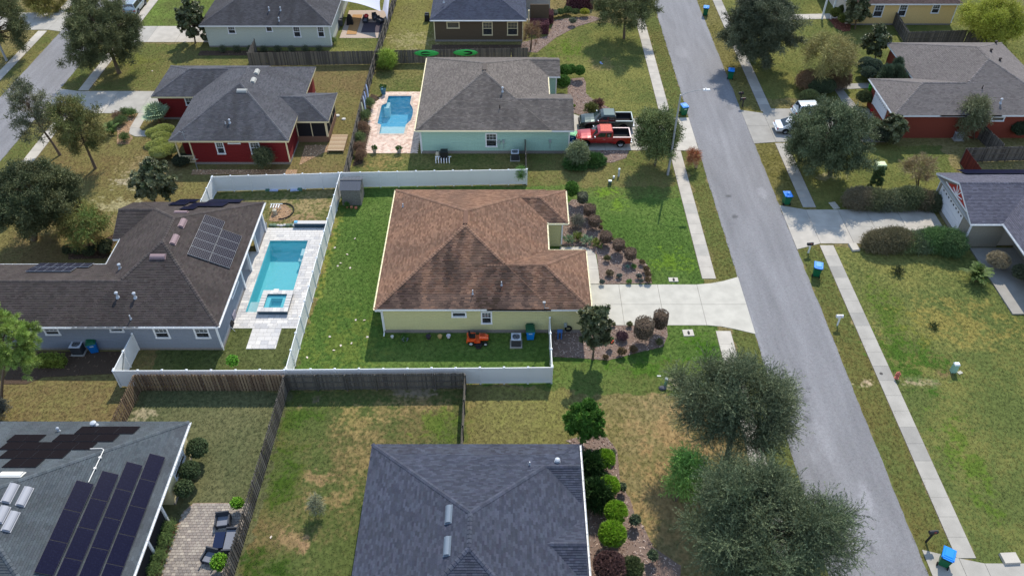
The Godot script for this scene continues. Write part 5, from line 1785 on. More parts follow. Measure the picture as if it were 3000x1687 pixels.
func solar(label: String, P: Array, sets: Array, kind: int, lift := 0.13) -> void:
	# sets: [p00, p along u, p along v, nu, nv]; corners in the photograph, lying on the roof plane P
	var fm: StandardMaterial3D = plain("alu_frame", 160, 164, 168, 0.5) if kind == 0 else plain("black_frame%d" % kind, 40, 42, 48, 0.5)
	var cm: StandardMaterial3D
	if mats.has("cellm%d" % kind): cm = mats["cellm%d" % kind]
	else:
		cm = StandardMaterial3D.new()
		cm.albedo_texture = cell_tex(kind)
		cm.roughness = 0.3 if kind < 2 else 0.85
		cm.metallic_specular = 0.12
		mats["cellm%d" % kind] = cm
	var o: Vector3 = on_plane(sets[0][0], P[0], P[1])
	var root := thing("solar_array", label, "solar panels", o)
	for st in sets:
		var A := on_plane(st[0], P[0], P[1])
		var B := on_plane(st[1], P[0], P[1])
		var C := on_plane(st[2], P[0], P[1])
		# square the set to the roof's own axes
		var du: Vector3 = B - A
		var dv: Vector3 = C - A
		var side: Vector3 = P[3]
		var up: Vector3 = P[2]
		var ua := side if absf(du.dot(side)) > absf(du.dot(up)) else up
		var va := up if ua == side else side
		du = ua * du.dot(ua)
		dv = va * dv.dot(va)
		for i in st[3]:
			for j in st[4]:
				var a: Vector3 = A + du * (float(i) / st[3]) + dv * (float(j) / st[4])
				var eu: Vector3 = du / st[3]
				var ev: Vector3 = dv / st[4]
				var ce: Vector3 = a + (eu + ev) / 2 + P[1] * lift - o
				var b := MB.new()
				var n: Vector3 = P[1]
				var bs := Basis(eu.normalized(), n, eu.normalized().cross(n))
				var su := eu.length() - 0.02
				var sv := ev.length() - 0.02
				b.box(ce, Vector3(su, 0.04, sv), bs)
				var pn := part("solar_panel", b, fm, root)
				var f := MB.new()
				var x := bs.x * (su / 2 - 0.01)
				var y := bs.z * (sv / 2 - 0.01)
				var t: Vector3 = ce + n * 0.024
				f.quad(t - x + y, t + x + y, t + x - y, t - x - y)
				var uv := [Vector2(0, 1), Vector2(1, 1), Vector2(1, 0), Vector2(0, 0)]
				if su < sv: uv = [Vector2(0, 0), Vector2(0, 1), Vector2(1, 1), Vector2(1, 0)]
				for q4 in [0, 2, 1, 0, 3, 2]: f.u.append(uv[q4])
				part("cells", f, cm, pn)
func roof_fittings() -> void:
	var galv := plain("galvanised", 170, 176, 182, 0.45)
	var galv2 := plain("vent_grey", 146, 148, 154, 0.6)
	var mauve := plain("vent_mauve", 132, 112, 114, 0.7)
	var dark := plain("vent_dark", 60, 52, 48, 0.7)
	var pvc2 := plain("vent_cream", 158, 158, 152, 0.7)
	var pvc := plain("pvc", 220, 218, 210, 0.5)
	var N := Vector3.BACK
	var S := Vector3.FORWARD
	var E := Vector3.RIGHT
	var W := Vector3.LEFT
	# brown roof
	var b := MB.new()
	b.bar(Vector3(-3.89, 6.1, -52.75), Vector3(-3.89, 6.1, -54.5), 0.38, 0.05)
	add_w(hs["brown_roof_house"], "ridge_vent", b, plain("vent_brown", 104, 78, 64, 0.95))
	var p1 := pl(Vector3(-10.9, 3.1, -50), W, 0.4167)
	var p2 := pl(Vector3(0, 3.1, -45.6), N, 0.4167)
	pipe("brown_roof_house", zz(1, 1, 1478, 630), p1, 0.35, 0.05, galv)
	pipe("brown_roof_house", zz(2, 1, 2180, 60), p2, 0.45, 0.045, galv)
	pipe("brown_roof_house", zz(1, 1, 2470, 1420), p2, 0.4, 0.045, galv)
	# small antenna mast at the eave
	b = MB.new()
	var c := on_plane(zz(2, 2, 328, 205), p2[0], p2[1])
	b.tube([c, c + Vector3(-0.05, 0.6, 0)], [0.03, 0.03], 6)
	b.box(c + Vector3(-0.05, 0.66, 0), Vector3(0.22, 0.12, 0.16))
	b.bar(c + Vector3(0, 0.05, 0), c + Vector3(0.35, 0.1, 0.05), 0.03, 0.03)
	add_w(hs["brown_roof_house"], "antenna", b, plain("alu_dull", 130, 138, 144, 0.5))
	# mint house
	p2 = pl(Vector3(0, 3.1, -72.0), N, 0.4167)
	b = MB.new()
	b.bar(Vector3(-2.96, 6.13, -79.2), Vector3(-2.96, 6.13, -80.7), 0.42, 0.06)
	add_w(hs["mint_house"], "ridge_vent", b, dark)
	pipe("mint_house", zz(0, 1, 2480, 920), p2, 0.45, 0.07, galv)
	pipe("mint_house", zz(0, 1, 2452, 1085), p2, 0.4, 0.045, dark)
	# red house
	p1 = pl(Vector3(-22.7, 3.1, -80), E, 0.426)
	p2 = pl(Vector3(-30, 3.1, -70.0), N, 0.361)
	var p3 := pl(Vector3(-34.9, 3.1, -80), W, 0.426)
	vent("red_house", zz(0, 0, 2545, 810), p1, 0.42, 0.85, pvc2, false)
	vent("red_house", zz(0, 1, 5, 725), p1, 0.42, 0.85, pvc2, false)
	vent("red_house", zz(0, 0, 2430, 915), p2, 0.42, 1.0, pvc2, false)
	pipe("red_house", zz(0, 0, 2308, 1235), p2, 0.35, 0.07, galv)
	pipe("red_house", zz(0, 0, 2265, 1245), p2, 0.25, 0.04, galv)
	b = MB.new()
	c = on_plane(zz(0, 0, 1855, 1400), p2[0], p2[1])
	b.tube([c, c + Vector3(0, 0.9, 0)], [0.03, 0.025], 6)
	for k in [-1, 1]: b.bar(c + Vector3(0, 0.75, 0), c + Vector3(0.32 * k, 1.0, 0.1), 0.03, 0.03)
	b.bar(c + Vector3(-0.2, 0.55, 0), c + Vector3(0.2, 0.6, 0), 0.03, 0.03)
	add_w(hs["red_house"], "antenna", b, plain("alu_dull", 130, 138, 144, 0.5))
	# pool house
	p1 = pl(Vector3(-22.8, 3.1, -50), E, 0.502)
	p2 = pl(Vector3(-30, 3.1, -43.7), N, 0.41)
	p3 = pl(Vector3(-34.15, 3.1, -50), W, 0.502)
	var p4 := pl(Vector3(-30, 3.1, -59.7), S, 0.475)
	var p5 := pl(Vector3(-40, 3.07, -51.0), S, 0.411)
	vent("solar_pool_house", zz(1, 0, 1830, 800), p1, 0.42, 1.0, mauve, false)
	vent("solar_pool_house", zz(1, 0, 1750, 965), p1, 0.42, 1.1, mauve, false)
	vent("solar_pool_house", zz(1, 0, 1585, 1135), p2, 0.42, 1.2, mauve, false)
	vent("solar_pool_house", zz(1, 0, 1820, 692), p4, 0.42, 1.1, mauve, false)
	pipe("solar_pool_house", zz(1, 0, 1205, 1250), p3, 0.4, 0.08, galv)
	pipe("solar_pool_house", zz(2, 0, 1180, 90), p2, 0.45, 0.08, galv)
	pipe("solar_pool_house", zz(2, 0, 1357, 95), p2, 0.45, 0.08, galv)
	pipe("solar_pool_house", zz(2, 0, 1312, 310), p2, 0.4, 0.05, galv)
	solar("white framed solar panels in two columns above the pool deck", p1, [
		[zz(1, 0, 2055, 720), zz(1, 0, 2255, 795), zz(1, 0, 1858, 1110), 1, 5],
		[zz(1, 0, 2228, 868), zz(1, 0, 2427, 940), zz(1, 0, 2082, 1185), 1, 4]], 0)
	solar("low dark solar panels on the long garage wing of the pool house", p5, [
		[zz(1, 0, 400, 1212), zz(1, 0, 945, 1212), zz(1, 0, 320, 1252), 6, 1],
		[zz(1, 0, 320, 1254), zz(1, 0, 770, 1254), zz(1, 0, 232, 1296), 5, 1]], 0)
	solar("dark stepped solar panels on the far slope of the pool house", p4, [
		[zz(1, 0, 1810, 568), zz(1, 0, 2015, 568), zz(1, 0, 1745, 597), 2, 1],
		[zz(1, 0, 1740, 599), zz(1, 0, 1905, 599), zz(1, 0, 1640, 626), 2, 1],
		[zz(1, 0, 2120, 570), zz(1, 0, 2455, 570), zz(1, 0, 2060, 601), 4, 1],
		[zz(1, 0, 2060, 603), zz(1, 0, 2300, 603), zz(1, 0, 2000, 640), 3, 1],
		[zz(1, 0, 1950, 606), zz(1, 0, 2055, 606), zz(1, 0, 1850, 640), 1, 1],
		[zz(1, 0, 1850, 642), zz(1, 0, 1990, 642), zz(1, 0, 1775, 670), 1, 1]], 1)
	# solar array house
	p1 = pl(Vector3(-22.3, 3.1, -28), E, 0.5)
	p2 = pl(Vector3(-28, 3.1, -34.5), S, 0.5)
	solar("deep blue solar panels in four staggered columns beside the paver patio", p1, [
		[zz(3, 0, 760, 495), zz(3, 0, 942, 530), zz(3, 0, 312, 1418), 1, 3],
		[zz(3, 0, 1020, 400), zz(3, 0, 1192, 435), zz(3, 0, 440, 1590), 1, 4],
		[zz(3, 0, 1265, 308), zz(3, 0, 1432, 345), zz(3, 0, 720, 1480), 1, 4],
		[zz(3, 0, 1495, 225), zz(3, 0, 1658, 262), zz(3, 0, 880, 1640), 1, 5]], 1)
	solar("matte black panels in stepped rows on the far blue grey slope", p2, [
		[zz(3, 0, 822, -45), zz(3, 0, 1410, -45), zz(3, 0, 745, 28), 3, 1],
		[zz(3, 0, 145, 37), zz(3, 0, 465, 37), zz(3, 0, 75, 106), 2, 1],
		[zz(3, 0, 600, 33), zz(3, 0, 1205, 33), zz(3, 0, 520, 106), 3, 1],
		[zz(3, 0, 75, 112), zz(3, 0, 980, 112), zz(3, 0, 0, 188), 5, 1],
		[zz(3, 0, 75, 193), zz(3, 0, 712, 193), zz(3, 0, 0, 276), 4, 1],
		[zz(3, 0, 115, 280), zz(3, 0, 452, 280), zz(3, 0, 32, 368), 2, 1]], 2, 0.06)
	vent("solar_array_house", zz(3, 0, 95, 622), p1, 0.44, 1.2, galv2, false)
	vent("solar_array_house", zz(3, 0, 240, 655), p1, 0.44, 1.2, galv2, false)
	vent("solar_array_house", zz(3, 0, 100, 905), p1, 0.44, 1.2, galv2, false)
	vent("solar_array_house", zz(3, 0, 12, 835), p1, 0.44, 1.0, galv2, false)
	vent("solar_array_house", zz(3, 0, 115, 438), p2, 0.5, 1.3, pvc, false)
	pipe("solar_array_house", zz(2, 0, 945, 1385), p2, 0.3, 0.12, galv)
	pipe("solar_array_house", zz(2, 0, 587, 1440), p2, 0.3, 0.06, galv)
	b = MB.new()
	var cp := [zz(3, 0, 905, 180), zz(3, 0, 1020, 176)]
	var c0 := on_plane(cp[0], p2[0], p2[1]) + Vector3.UP * 0.1
	var c1 := on_plane(cp[1], p2[0], p2[1]) + Vector3.UP * 0.1
	var c2 := on_plane(zz(3, 0, 1045, 190), p1[0], p1[1]) + Vector3.UP * 0.12
	var c3 := on_plane(zz(3, 0, 890, 515), p1[0], p1[1]) + Vector3.UP * 0.1
	b.tube([c0, c1, c2, c3], [0.03, 0.03, 0.03, 0.03], 6)
	for f in [0.25, 0.58]: b.box(c2.lerp(c3, f), Vector3(0.16, 0.1, 0.12))
	add_w(hs["solar_array_house"], "conduit", b, pvc)
	# charcoal roof
	p1 = pl(Vector3(-9.42, 3.1, -25), W, 0.4167)
	p2 = pl(Vector3(0, 3.1, -32.6), S, 0.4167)
	vent("charcoal_roof_house", zz(3, 1, 1940, 835), p1, 0.36, 1.15, mk("vent_blue", s(104, 116, 128), 0.7), false)
	vent("charcoal_roof_house", zz(3, 1, 1925, 1155), p1, 0.36, 1.15, mk("vent_blue", s(104, 116, 128), 0.7), false)
	pipe("charcoal_roof_house", zz(3, 2, 457, 300), p2, 0.2, 0.1, galv)
	pipe("charcoal_roof_house", zz(3, 2, 178, 335), p2, 0.35, 0.045, galv)
	# sage house and the others behind
	p2 = pl(Vector3(-30, 3.1, -96.5), N, 0.4167)
	for v in [[1, 130, 105], [1, 245, 105], [1, 230, 210]]: pipe("sage_house", zz(0, v[0], v[1], v[2]), p2, 0.4, 0.06, galv)
	p2 = pl(Vector3(0, 3.1, -98.1), N, 0.4167)
	pipe("dark_brown_house", zz(0, 1, 1888, 20), p2, 0.35, 0.06, galv)
	p2 = pl(Vector3(50, 3.1, -75.0), N, 0.4167)
	p1 = pl(Vector3(59.4, 3.1, -80.0), E, 0.4167)
	pipe("brick_house", zz(0, 3, 2160, 890), p2, 0.4, 0.045, dark)
	pipe("brick_house", zz(0, 3, 2342, 1035), p2, 0.45, 0.08, galv)
	pipe("brick_house", zz(0, 3, 2245, 520), p1, 0.3, 0.1, dark)
	pipe("brick_house", zz(0, 3, 2335, 612), p1, 0.3, 0.1, dark)
	pipe("brick_house", zz(0, 3, 2295, 440), p1, 0.3, 0.1, dark)
	p2 = pl(Vector3(45, 3.07, -64.4), S, 0.4167)
	solar("dark solar panels along the back of the slate garage roof", p2, [[zz(1, 3, 1900, 273), zz(1, 3, 2800, 268), zz(1, 3, 2020, 311), 8, 1]], 1, 0.15)

# ---------------------------------------------------------------- vehicles
func paint(key: String, c: Color, metal := 0.2) -> StandardMaterial3D:
	if mats.has(key): return mats[key]
	var m := StandardMaterial3D.new()
	m.albedo_color = c
	m.roughness = 0.28
	m.metallic = metal
	m.clearcoat_enabled = true
	m.clearcoat = 0.8
	m.clearcoat_roughness = 0.06
	mats[key] = m
	return m
func loft(b: MB, st: Array) -> void:
	# st: [x, [Vector2(half width, y) ... ]] sections from sill to the middle of the top, mirrored
	var rings := []
	for q0 in st:
		var r := []
		for p in q0[1]: r.append(Vector3(q0[0], p.y, p.x))
		var k: int = q0[1].size()
		for i in k: r.append(Vector3(q0[0], q0[1][k - 1 - i].y, -q0[1][k - 1 - i].x))
		rings.append(r)
	for i in rings.size() - 1:
		var m: int = rings[i].size()
		for k in m - 1:
			b.quad(rings[i][k], rings[i][k + 1], rings[i + 1][k + 1], rings[i + 1][k])
	for e in [0, rings.size() - 1]:
		var r: Array = rings[e]
		var c := Vector3.ZERO
		for p in r: c += p
		c /= r.size()
		for k in r.size():
			var a: Vector3 = r[k]
			var d: Vector3 = r[(k + 1) % r.size()]
			if e == 0: b.tri(c, d, a)
			else: b.tri(c, a, d)
func wheel(parent: Node, at: Vector3, r: float, w: float, rim_col: Color) -> void:
	var b := MB.new()
	var bs := Basis(Vector3.RIGHT, PI / 2)
	b.lathe(at, [Vector2(r * 0.62, -w / 2), Vector2(r * 0.92, -w / 2), Vector2(r, -w * 0.3), Vector2(r, w * 0.3), Vector2(r * 0.92, w / 2), Vector2(r * 0.62, w / 2)], 18, bs)
	var wh := part("wheel", b, plain("rubber", 28, 28, 28, 0.9), parent)
	b = MB.new()
	b.lathe(at, [Vector2(0, -w * 0.36), Vector2(r * 0.2, -w * 0.42), Vector2(r * 0.63, -w * 0.36), Vector2(r * 0.63, w * 0.36), Vector2(r * 0.2, w * 0.42), Vector2(0, w * 0.36)], 14, bs)
	for k in 5:
		var a := TAU * k / 5
		for sd in [-1.0, 1.0]: b.bar(at + Vector3(0, 0, sd * w * 0.43), at + Vector3(cos(a) * r * 0.56, sin(a) * r * 0.56, sd * w * 0.42), 0.09 * r / 0.4, 0.02)
	part("rim", b, plain("rim%d" % int(rim_col.r * 255), rim_col.r * 255, rim_col.g * 255, rim_col.b * 255, 0.35), wh)
func arch(b: MB, at: Vector3, r: float, sd: float) -> void:
	for k in 12:
		var a := PI * k / 12.0 - 0.12
		var d := PI * (k + 1) / 12.0 + 0.12
		var p := at + Vector3(cos(a) * r, sin(a) * r, 0)
		var e := at + Vector3(cos(d) * r, sin(d) * r, 0)
		if sd > 0: b.tri(at, p, e)
		else: b.tri(at, e, p)
func sect(hw: float, y0: float, ym: float, ytop: float, crown := 0.03) -> Array:
	return [Vector2(hw * 0.86, y0), Vector2(hw * 0.97, y0 + 0.08), Vector2(hw, (y0 + ym) / 2), Vector2(hw * 0.985, ym), Vector2(hw * 0.93, ytop - 0.01), Vector2(hw * 0.55, ytop + crown * 0.7), Vector2(0, ytop + crown)]
func pane_quad(parent: Node, a: Vector3, c: Vector3, d: Vector3, e: Vector3, out: Vector3, called := "window") -> void:
	var b := MB.new()
	var o := out.normalized() * 0.012
	b.quad(a + o, c + o, d + o, e + o)
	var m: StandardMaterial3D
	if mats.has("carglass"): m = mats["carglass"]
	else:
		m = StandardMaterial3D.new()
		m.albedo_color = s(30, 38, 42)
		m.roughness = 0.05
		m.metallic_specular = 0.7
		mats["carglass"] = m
	part(called, b, m, parent)
func pickup(label: String, at: Vector3, turn: float, pm: Material, roof_m: Material, rim_c: Color, rail_m: Material) -> void:
	var t := thing("pickup_truck", label, "pickup truck", at, turn, "pickup trucks on the driveway")
	var chrome := mk("chrome", s(190, 194, 198), 0.18)
	chrome.metallic = 0.9
	var blk := plain("trim_black", 26, 26, 27, 0.6)
	var b := MB.new()
	loft(b, [[-1.0, sect(0.99, 0.5, 1.05, 1.2)], [1.1, sect(0.99, 0.5, 1.05, 1.2)], [1.7, sect(0.98, 0.5, 1.0, 1.17, 0.05)], [2.35, sect(0.96, 0.5, 0.96, 1.12, 0.07)], [2.7, sect(0.92, 0.5, 0.9, 1.05, 0.06)], [2.86, sect(0.84, 0.55, 0.84, 0.95, 0.04)]])
	# bed sides, tailgate
	for sd in [-1.0, 1.0]:
		b.hexa(Vector3(-1.95, 0.88, sd * 0.945), Vector3(1.92, 0.76, 0.1), Vector3(1.92, 0.76, 0.1))
	b.box(Vector3(-2.87, 0.88, 0), Vector3(0.08, 0.74, 1.8))
	part("body", b, pm, t)
	b = MB.new()
	b.box(Vector3(-1.95, 0.72, 0), Vector3(1.9, 0.05, 1.76))
	b.box(Vector3(-1.04, 0.95, 0), Vector3(0.04, 0.5, 1.76))
	for sd in [-1.0, 1.0]: b.box(Vector3(-1.95, 0.98, sd * 0.875), Vector3(1.85, 0.5, 0.03))
	b.box(Vector3(-2.81, 0.98, 0), Vector3(0.03, 0.5, 1.76))
	part("bed_liner", b, plain("liner", 34, 32, 32, 0.9), t)
	b = MB.new()
	for sd in [-1.0, 1.0]: b.box(Vector3(-1.95, 1.275, sd * 0.94), Vector3(1.94, 0.035, 0.13))
	b.box(Vector3(-2.87, 1.265, 0), Vector3(0.1, 0.035, 1.75))
	part("bed_rail", b, rail_m, t)
	# cab
	b = MB.new()
	var lo := 0.92
	var hi := 0.74
	loft(b, [[-1.0, [Vector2(lo, 1.18), Vector2(lo - 0.03, 1.3), Vector2(hi + 0.1, 1.55), Vector2(hi, 1.7), Vector2(0, 1.72)]], [-0.88, [Vector2(lo, 1.18), Vector2(lo - 0.03, 1.3), Vector2(hi + 0.06, 1.72), Vector2(hi, 1.83), Vector2(0, 1.87)]], [0.35, [Vector2(lo, 1.18), Vector2(lo - 0.03, 1.3), Vector2(hi + 0.06, 1.72), Vector2(hi, 1.83), Vector2(0, 1.88)]], [0.6, [Vector2(lo, 1.18), Vector2(lo - 0.03, 1.3), Vector2(hi + 0.08, 1.6), Vector2(hi + 0.02, 1.72), Vector2(0, 1.76)]], [1.32, [Vector2(lo, 1.17), Vector2(lo - 0.02, 1.18), Vector2(lo - 0.06, 1.19), Vector2(lo - 0.1, 1.2), Vector2(0, 1.24)]]])
	part("cab", b, pm, t)
	b = MB.new()
	b.hexa(Vector3(-0.25, 1.88, 0), Vector3(1.24, 0.035, 1.5), Vector3(1.12, 0.035, 1.36))
	part("roof", b, roof_m, t)
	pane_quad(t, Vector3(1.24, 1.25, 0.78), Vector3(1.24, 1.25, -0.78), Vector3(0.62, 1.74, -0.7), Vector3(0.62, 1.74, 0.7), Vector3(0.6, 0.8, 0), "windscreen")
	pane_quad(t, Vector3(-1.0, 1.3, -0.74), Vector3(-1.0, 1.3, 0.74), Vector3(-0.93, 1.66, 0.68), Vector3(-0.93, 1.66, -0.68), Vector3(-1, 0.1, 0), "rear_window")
	for sd in [-1.0, 1.0]:
		for w in [[-0.82, -0.3], [-0.2, 0.72]]:
			var a := Vector3(w[0], 1.28, sd * 0.905)
			var c := Vector3(w[1], 1.28, sd * 0.905)
			var d := Vector3(minf(w[1], 0.42), 1.7, sd * 0.81)
			var e := Vector3(w[0], 1.7, sd * 0.81)
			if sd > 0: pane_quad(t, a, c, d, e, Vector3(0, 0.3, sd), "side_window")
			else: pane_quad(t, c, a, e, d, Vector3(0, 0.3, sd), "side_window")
		b = MB.new()
		b.hexa(Vector3(0.95, 1.32, sd * 1.06), Vector3(0.1, 0.2, 0.22), Vector3(0.12, 0.2, 0.22))
		part("mirror", b, chrome, t)
		b = MB.new()
		b.box(Vector3(2.8, 0.86, sd * 0.66), Vector3(0.14, 0.18, 0.3))
		part("headlight", b, plain("lamp_clear", 210, 214, 214, 0.2), t)
		b = MB.new()
		b.box(Vector3(-2.9, 0.95, sd * 0.9), Vector3(0.06, 0.36, 0.14))
		part("taillight", b, plain("lamp_red", 150, 30, 28, 0.3), t)
		for ax in [1.85, -1.85]:
			b = MB.new()
			arch(b, Vector3(ax, 0.46, sd * 1.0), 0.5, sd)
			part("wheel_arch", b, blk, t)
		b = MB.new()
		for x in [-0.98, -0.25, 0.92]: b.box(Vector3(x, 0.85, sd * 0.992), Vector3(0.012, 0.66, 0.01))
		part("door_seam", b, blk, t)
		b = MB.new()
		b.box(Vector3(-0.05, 1.03, sd * 1.0), Vector3(0.16, 0.04, 0.04))
		part("door_handle", b, chrome, t)
		wheel(t, Vector3(1.85, 0.4, sd * 0.88), 0.4, 0.27, rim_c)
		wheel(t, Vector3(-1.85, 0.4, sd * 0.88), 0.4, 0.27, rim_c)
	b = MB.new()
	b.hexa(Vector3(2.9, 0.58, 0), Vector3(0.2, 0.22, 1.85), Vector3(0.16, 0.22, 1.8))
	part("front_bumper", b, blk, t)
	b = MB.new()
	b.box(Vector3(2.86, 0.86, 0), Vector3(0.1, 0.24, 0.95))
	part("grille", b, blk, t)
	b = MB.new()
	b.hexa(Vector3(-2.99, 0.56, 0), Vector3(0.18, 0.2, 1.85), Vector3(0.2, 0.2, 1.9))
	part("rear_bumper", b, chrome, t)
	b = MB.new()
	b.box(Vector3(0, 0.45, 0), Vector3(5.2, 0.16, 1.3))
	part("underbody", b, blk, t)
func car(called: String, label: String, cat: String, at: Vector3, turn: float, pm: Material, hgt: float, ln: float, tail: float, rim_c := Color(0.65, 0.66, 0.68)) -> void:
	# tail: how far the roof reaches back (1 = wagon, 0.45 = saloon)
	var t := thing(called, label, cat, at, turn)
	var L := ln / 2
	var blk := plain("trim_black", 26, 26, 27, 0.6)
	var b := MB.new()
	var sh := hgt * 0.56
	loft(b, [[-L, sect(0.76, 0.32, sh * 0.8, sh * 0.92)], [-L + 0.15, sect(0.87, 0.28, sh * 0.9, sh)], [-L * 0.4, sect(0.91, 0.25, sh * 0.92, sh + 0.02)], [L * 0.4, sect(0.91, 0.25, sh * 0.92, sh)], [L - 0.5, sect(0.88, 0.26, sh * 0.8, sh * 0.9, 0.06)], [L - 0.1, sect(0.8, 0.3, sh * 0.66, sh * 0.76, 0.05)], [L, sect(0.7, 0.34, sh * 0.58, sh * 0.64)]])
	part("body", b, pm, t)
	b = MB.new()
	var rb := -L * tail
	var y1 := hgt - 0.04
	var gl := [Vector2(0.85, sh - 0.02), Vector2(0.83, sh + 0.06), Vector2(0.66, y1 - 0.06), Vector2(0.58, y1), Vector2(0, y1 + 0.04)]
	var lowr := [Vector2(0.85, sh - 0.02), Vector2(0.84, sh), Vector2(0.82, sh + 0.01), Vector2(0.8, sh + 0.02), Vector2(0, sh + 0.05)]
	loft(b, [[rb - (0.35 if tail > 0.8 else 0.75) + (0.28 if tail > 0.8 else 0.0), lowr], [rb + 0.2, gl], [L * 0.05, gl], [L * 0.46, lowr]])
	part("cabin", b, pm, t)
	var xb := rb - (0.07 if tail > 0.8 else 0.75)
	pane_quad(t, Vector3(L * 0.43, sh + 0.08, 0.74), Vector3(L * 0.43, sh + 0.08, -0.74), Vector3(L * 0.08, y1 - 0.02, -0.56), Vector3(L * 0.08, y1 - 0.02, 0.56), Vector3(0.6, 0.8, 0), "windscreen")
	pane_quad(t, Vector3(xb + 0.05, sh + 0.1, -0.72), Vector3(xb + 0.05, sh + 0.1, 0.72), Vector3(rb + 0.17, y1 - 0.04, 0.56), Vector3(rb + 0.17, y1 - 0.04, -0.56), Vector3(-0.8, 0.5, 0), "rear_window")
	for sd in [-1.0, 1.0]:
		for w in [[rb + 0.15, -0.25], [-0.15, L * 0.36]]:
			if w[1] - w[0] < 0.2: continue
			var a := Vector3(w[0], sh + 0.09, sd * 0.835)
			var c := Vector3(w[1], sh + 0.09, sd * 0.835)
			var d := Vector3(minf(w[1], L * 0.06), y1 - 0.1, sd * 0.685)
			var e := Vector3(w[0] + 0.08, y1 - 0.1, sd * 0.685)
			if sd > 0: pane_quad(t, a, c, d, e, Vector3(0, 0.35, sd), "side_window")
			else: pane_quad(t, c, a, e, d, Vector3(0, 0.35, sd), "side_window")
		b = MB.new()
		b.box(Vector3(-L + 0.04, sh * 0.82, sd * 0.7), Vector3(0.1, 0.16, 0.26))
		part("taillight", b, plain("lamp_red", 150, 30, 28, 0.3), t)
		b = MB.new()
		b.box(Vector3(L - 0.08, sh * 0.66, sd * 0.62), Vector3(0.12, 0.12, 0.3))
		part("headlight", b, plain("lamp_clear", 210, 214, 214, 0.2), t)
		b = MB.new()
		b.hexa(Vector3(L * 0.36, sh + 0.12, sd * 0.98), Vector3(0.12, 0.13, 0.16), Vector3(0.14, 0.13, 0.16))
		part("mirror", b, pm, t)
		for ax in [L * 0.6, -L * 0.6]:
			b = MB.new()
			arch(b, Vector3(ax, 0.33, sd * 0.915), 0.4, sd)
			part("wheel_arch", b, blk, t)
		wheel(t, Vector3(L * 0.6, 0.32, sd * 0.83), 0.32, 0.2, rim_c)
		wheel(t, Vector3(-L * 0.6, 0.32, sd * 0.83), 0.32, 0.2, rim_c)
	b = MB.new()
	b.hexa(Vector3(-L - 0.02, 0.42, 0), Vector3(0.16, 0.2, 1.6), Vector3(0.2, 0.2, 1.66))
	part("rear_bumper", b, pm, t)
	b = MB.new()
	b.box(Vector3(-L - 0.08, sh * 0.78, 0), Vector3(0.02, 0.12, 0.34))
	part("number_plate", b, plain("plate", 200, 200, 196, 0.5), t)
func vehicles() -> void:
	var red := paint("paint_red", s(150, 18, 22))
	pickup("red pickup truck with sun-faded roof in front of the mint garage", Vector3(9.75, 0.04, -74.45), PI, red, mk("faded_red", s(214, 104, 88), 0.75, blotch(), 0.8), Color(0.7, 0.71, 0.73), mk("rail_light", s(214, 190, 186), 0.4))
	pickup("dark green pickup truck behind the red one", Vector3(10.35, 0.04, -77.7), PI, paint("paint_green", s(34, 52, 50), 0.5), paint("paint_green2", s(46, 66, 66), 0.5), Color(0.3, 0.3, 0.32), mk("rail_green", s(150, 168, 170), 0.3))
	car("station_wagon", "silver green wagon parked on the grass beside the far sidewalk", "car", Vector3(-52.25, 0.0, -108.4), PI / 2, paint("paint_silver", s(150, 162, 168), 0.6), 1.62, 4.7, 0.92)
	var wh := paint("paint_white", s(216, 220, 222), 0.0)
	car("white_saloon", "white saloon car half hidden under the round street tree", "car", Vector3(31.3, 0.04, -77.0), 0.0, wh, 1.45, 4.6, 0.42)
	car("white_hatchback", "pale grey hatchback parked behind the white saloon", "car", Vector3(34.0, 0.04, -80.1), 0.06, paint("paint_pale", s(188, 198, 204), 0.3), 1.65, 4.5, 0.9)

# ---------------------------------------------------------------- street furniture
func bin(label: String, at: Vector3, turn: float, body_c: Color, lid_c: Color, group := "wheeled bins") -> void:
	var t := thing("wheeled_bin", label, "bin", at, turn, group)
	t.scale = Vector3.ONE * 1.17
	var b := MB.new()
	b.hexa(Vector3(0, 0.5, 0), Vector3(0.46, 0.88, 0.5), Vector3(0.58, 0.88, 0.68))
	b.box(Vector3(0, 0.93, 0.02), Vector3(0.63, 0.06, 0.74))
	part("body", b, mk("bin%d" % int(body_c.g * 255), body_c, 0.45), t)
	b = MB.new()
	b.hexa(Vector3(0, 0.99, 0.03), Vector3(0.66, 0.05, 0.8), Vector3(0.6, 0.05, 0.72))
	b.hexa(Vector3(0, 1.03, 0.03), Vector3(0.5, 0.04, 0.6), Vector3(0.4, 0.04, 0.48))
	b.box(Vector3(0, 0.99, -0.41), Vector3(0.5, 0.05, 0.05))
	part("lid", b, mk("binlid%d" % int(lid_c.g * 255), lid_c, 0.32), t)
	b = MB.new()
	b.box(Vector3(0, 0.72, 0.315), Vector3(0.24, 0.1, 0.012), Basis(Vector3.RIGHT, 0.1))
	part("sticker", b, plain("sticker", 190, 200, 196, 0.5), t)
	for sx in [-1.0, 1.0]:
		b = MB.new()
		b.lathe(Vector3(sx * 0.27, 0.12, -0.26), [Vector2(0.05, -0.03), Vector2(0.12, -0.03), Vector2(0.12, 0.03), Vector2(0.05, 0.03)], 12, Basis(Vector3.BACK, PI / 2))
		part("wheel", b, plain("rubber", 28, 28, 28, 0.9), t)
	b = MB.new()
	b.tube([Vector3(-0.26, 0.9, -0.42), Vector3(0.26, 0.9, -0.42)], [0.02, 0.02], 6)
	part("handle", b, plain("rubber", 28, 28, 28, 0.9), t)
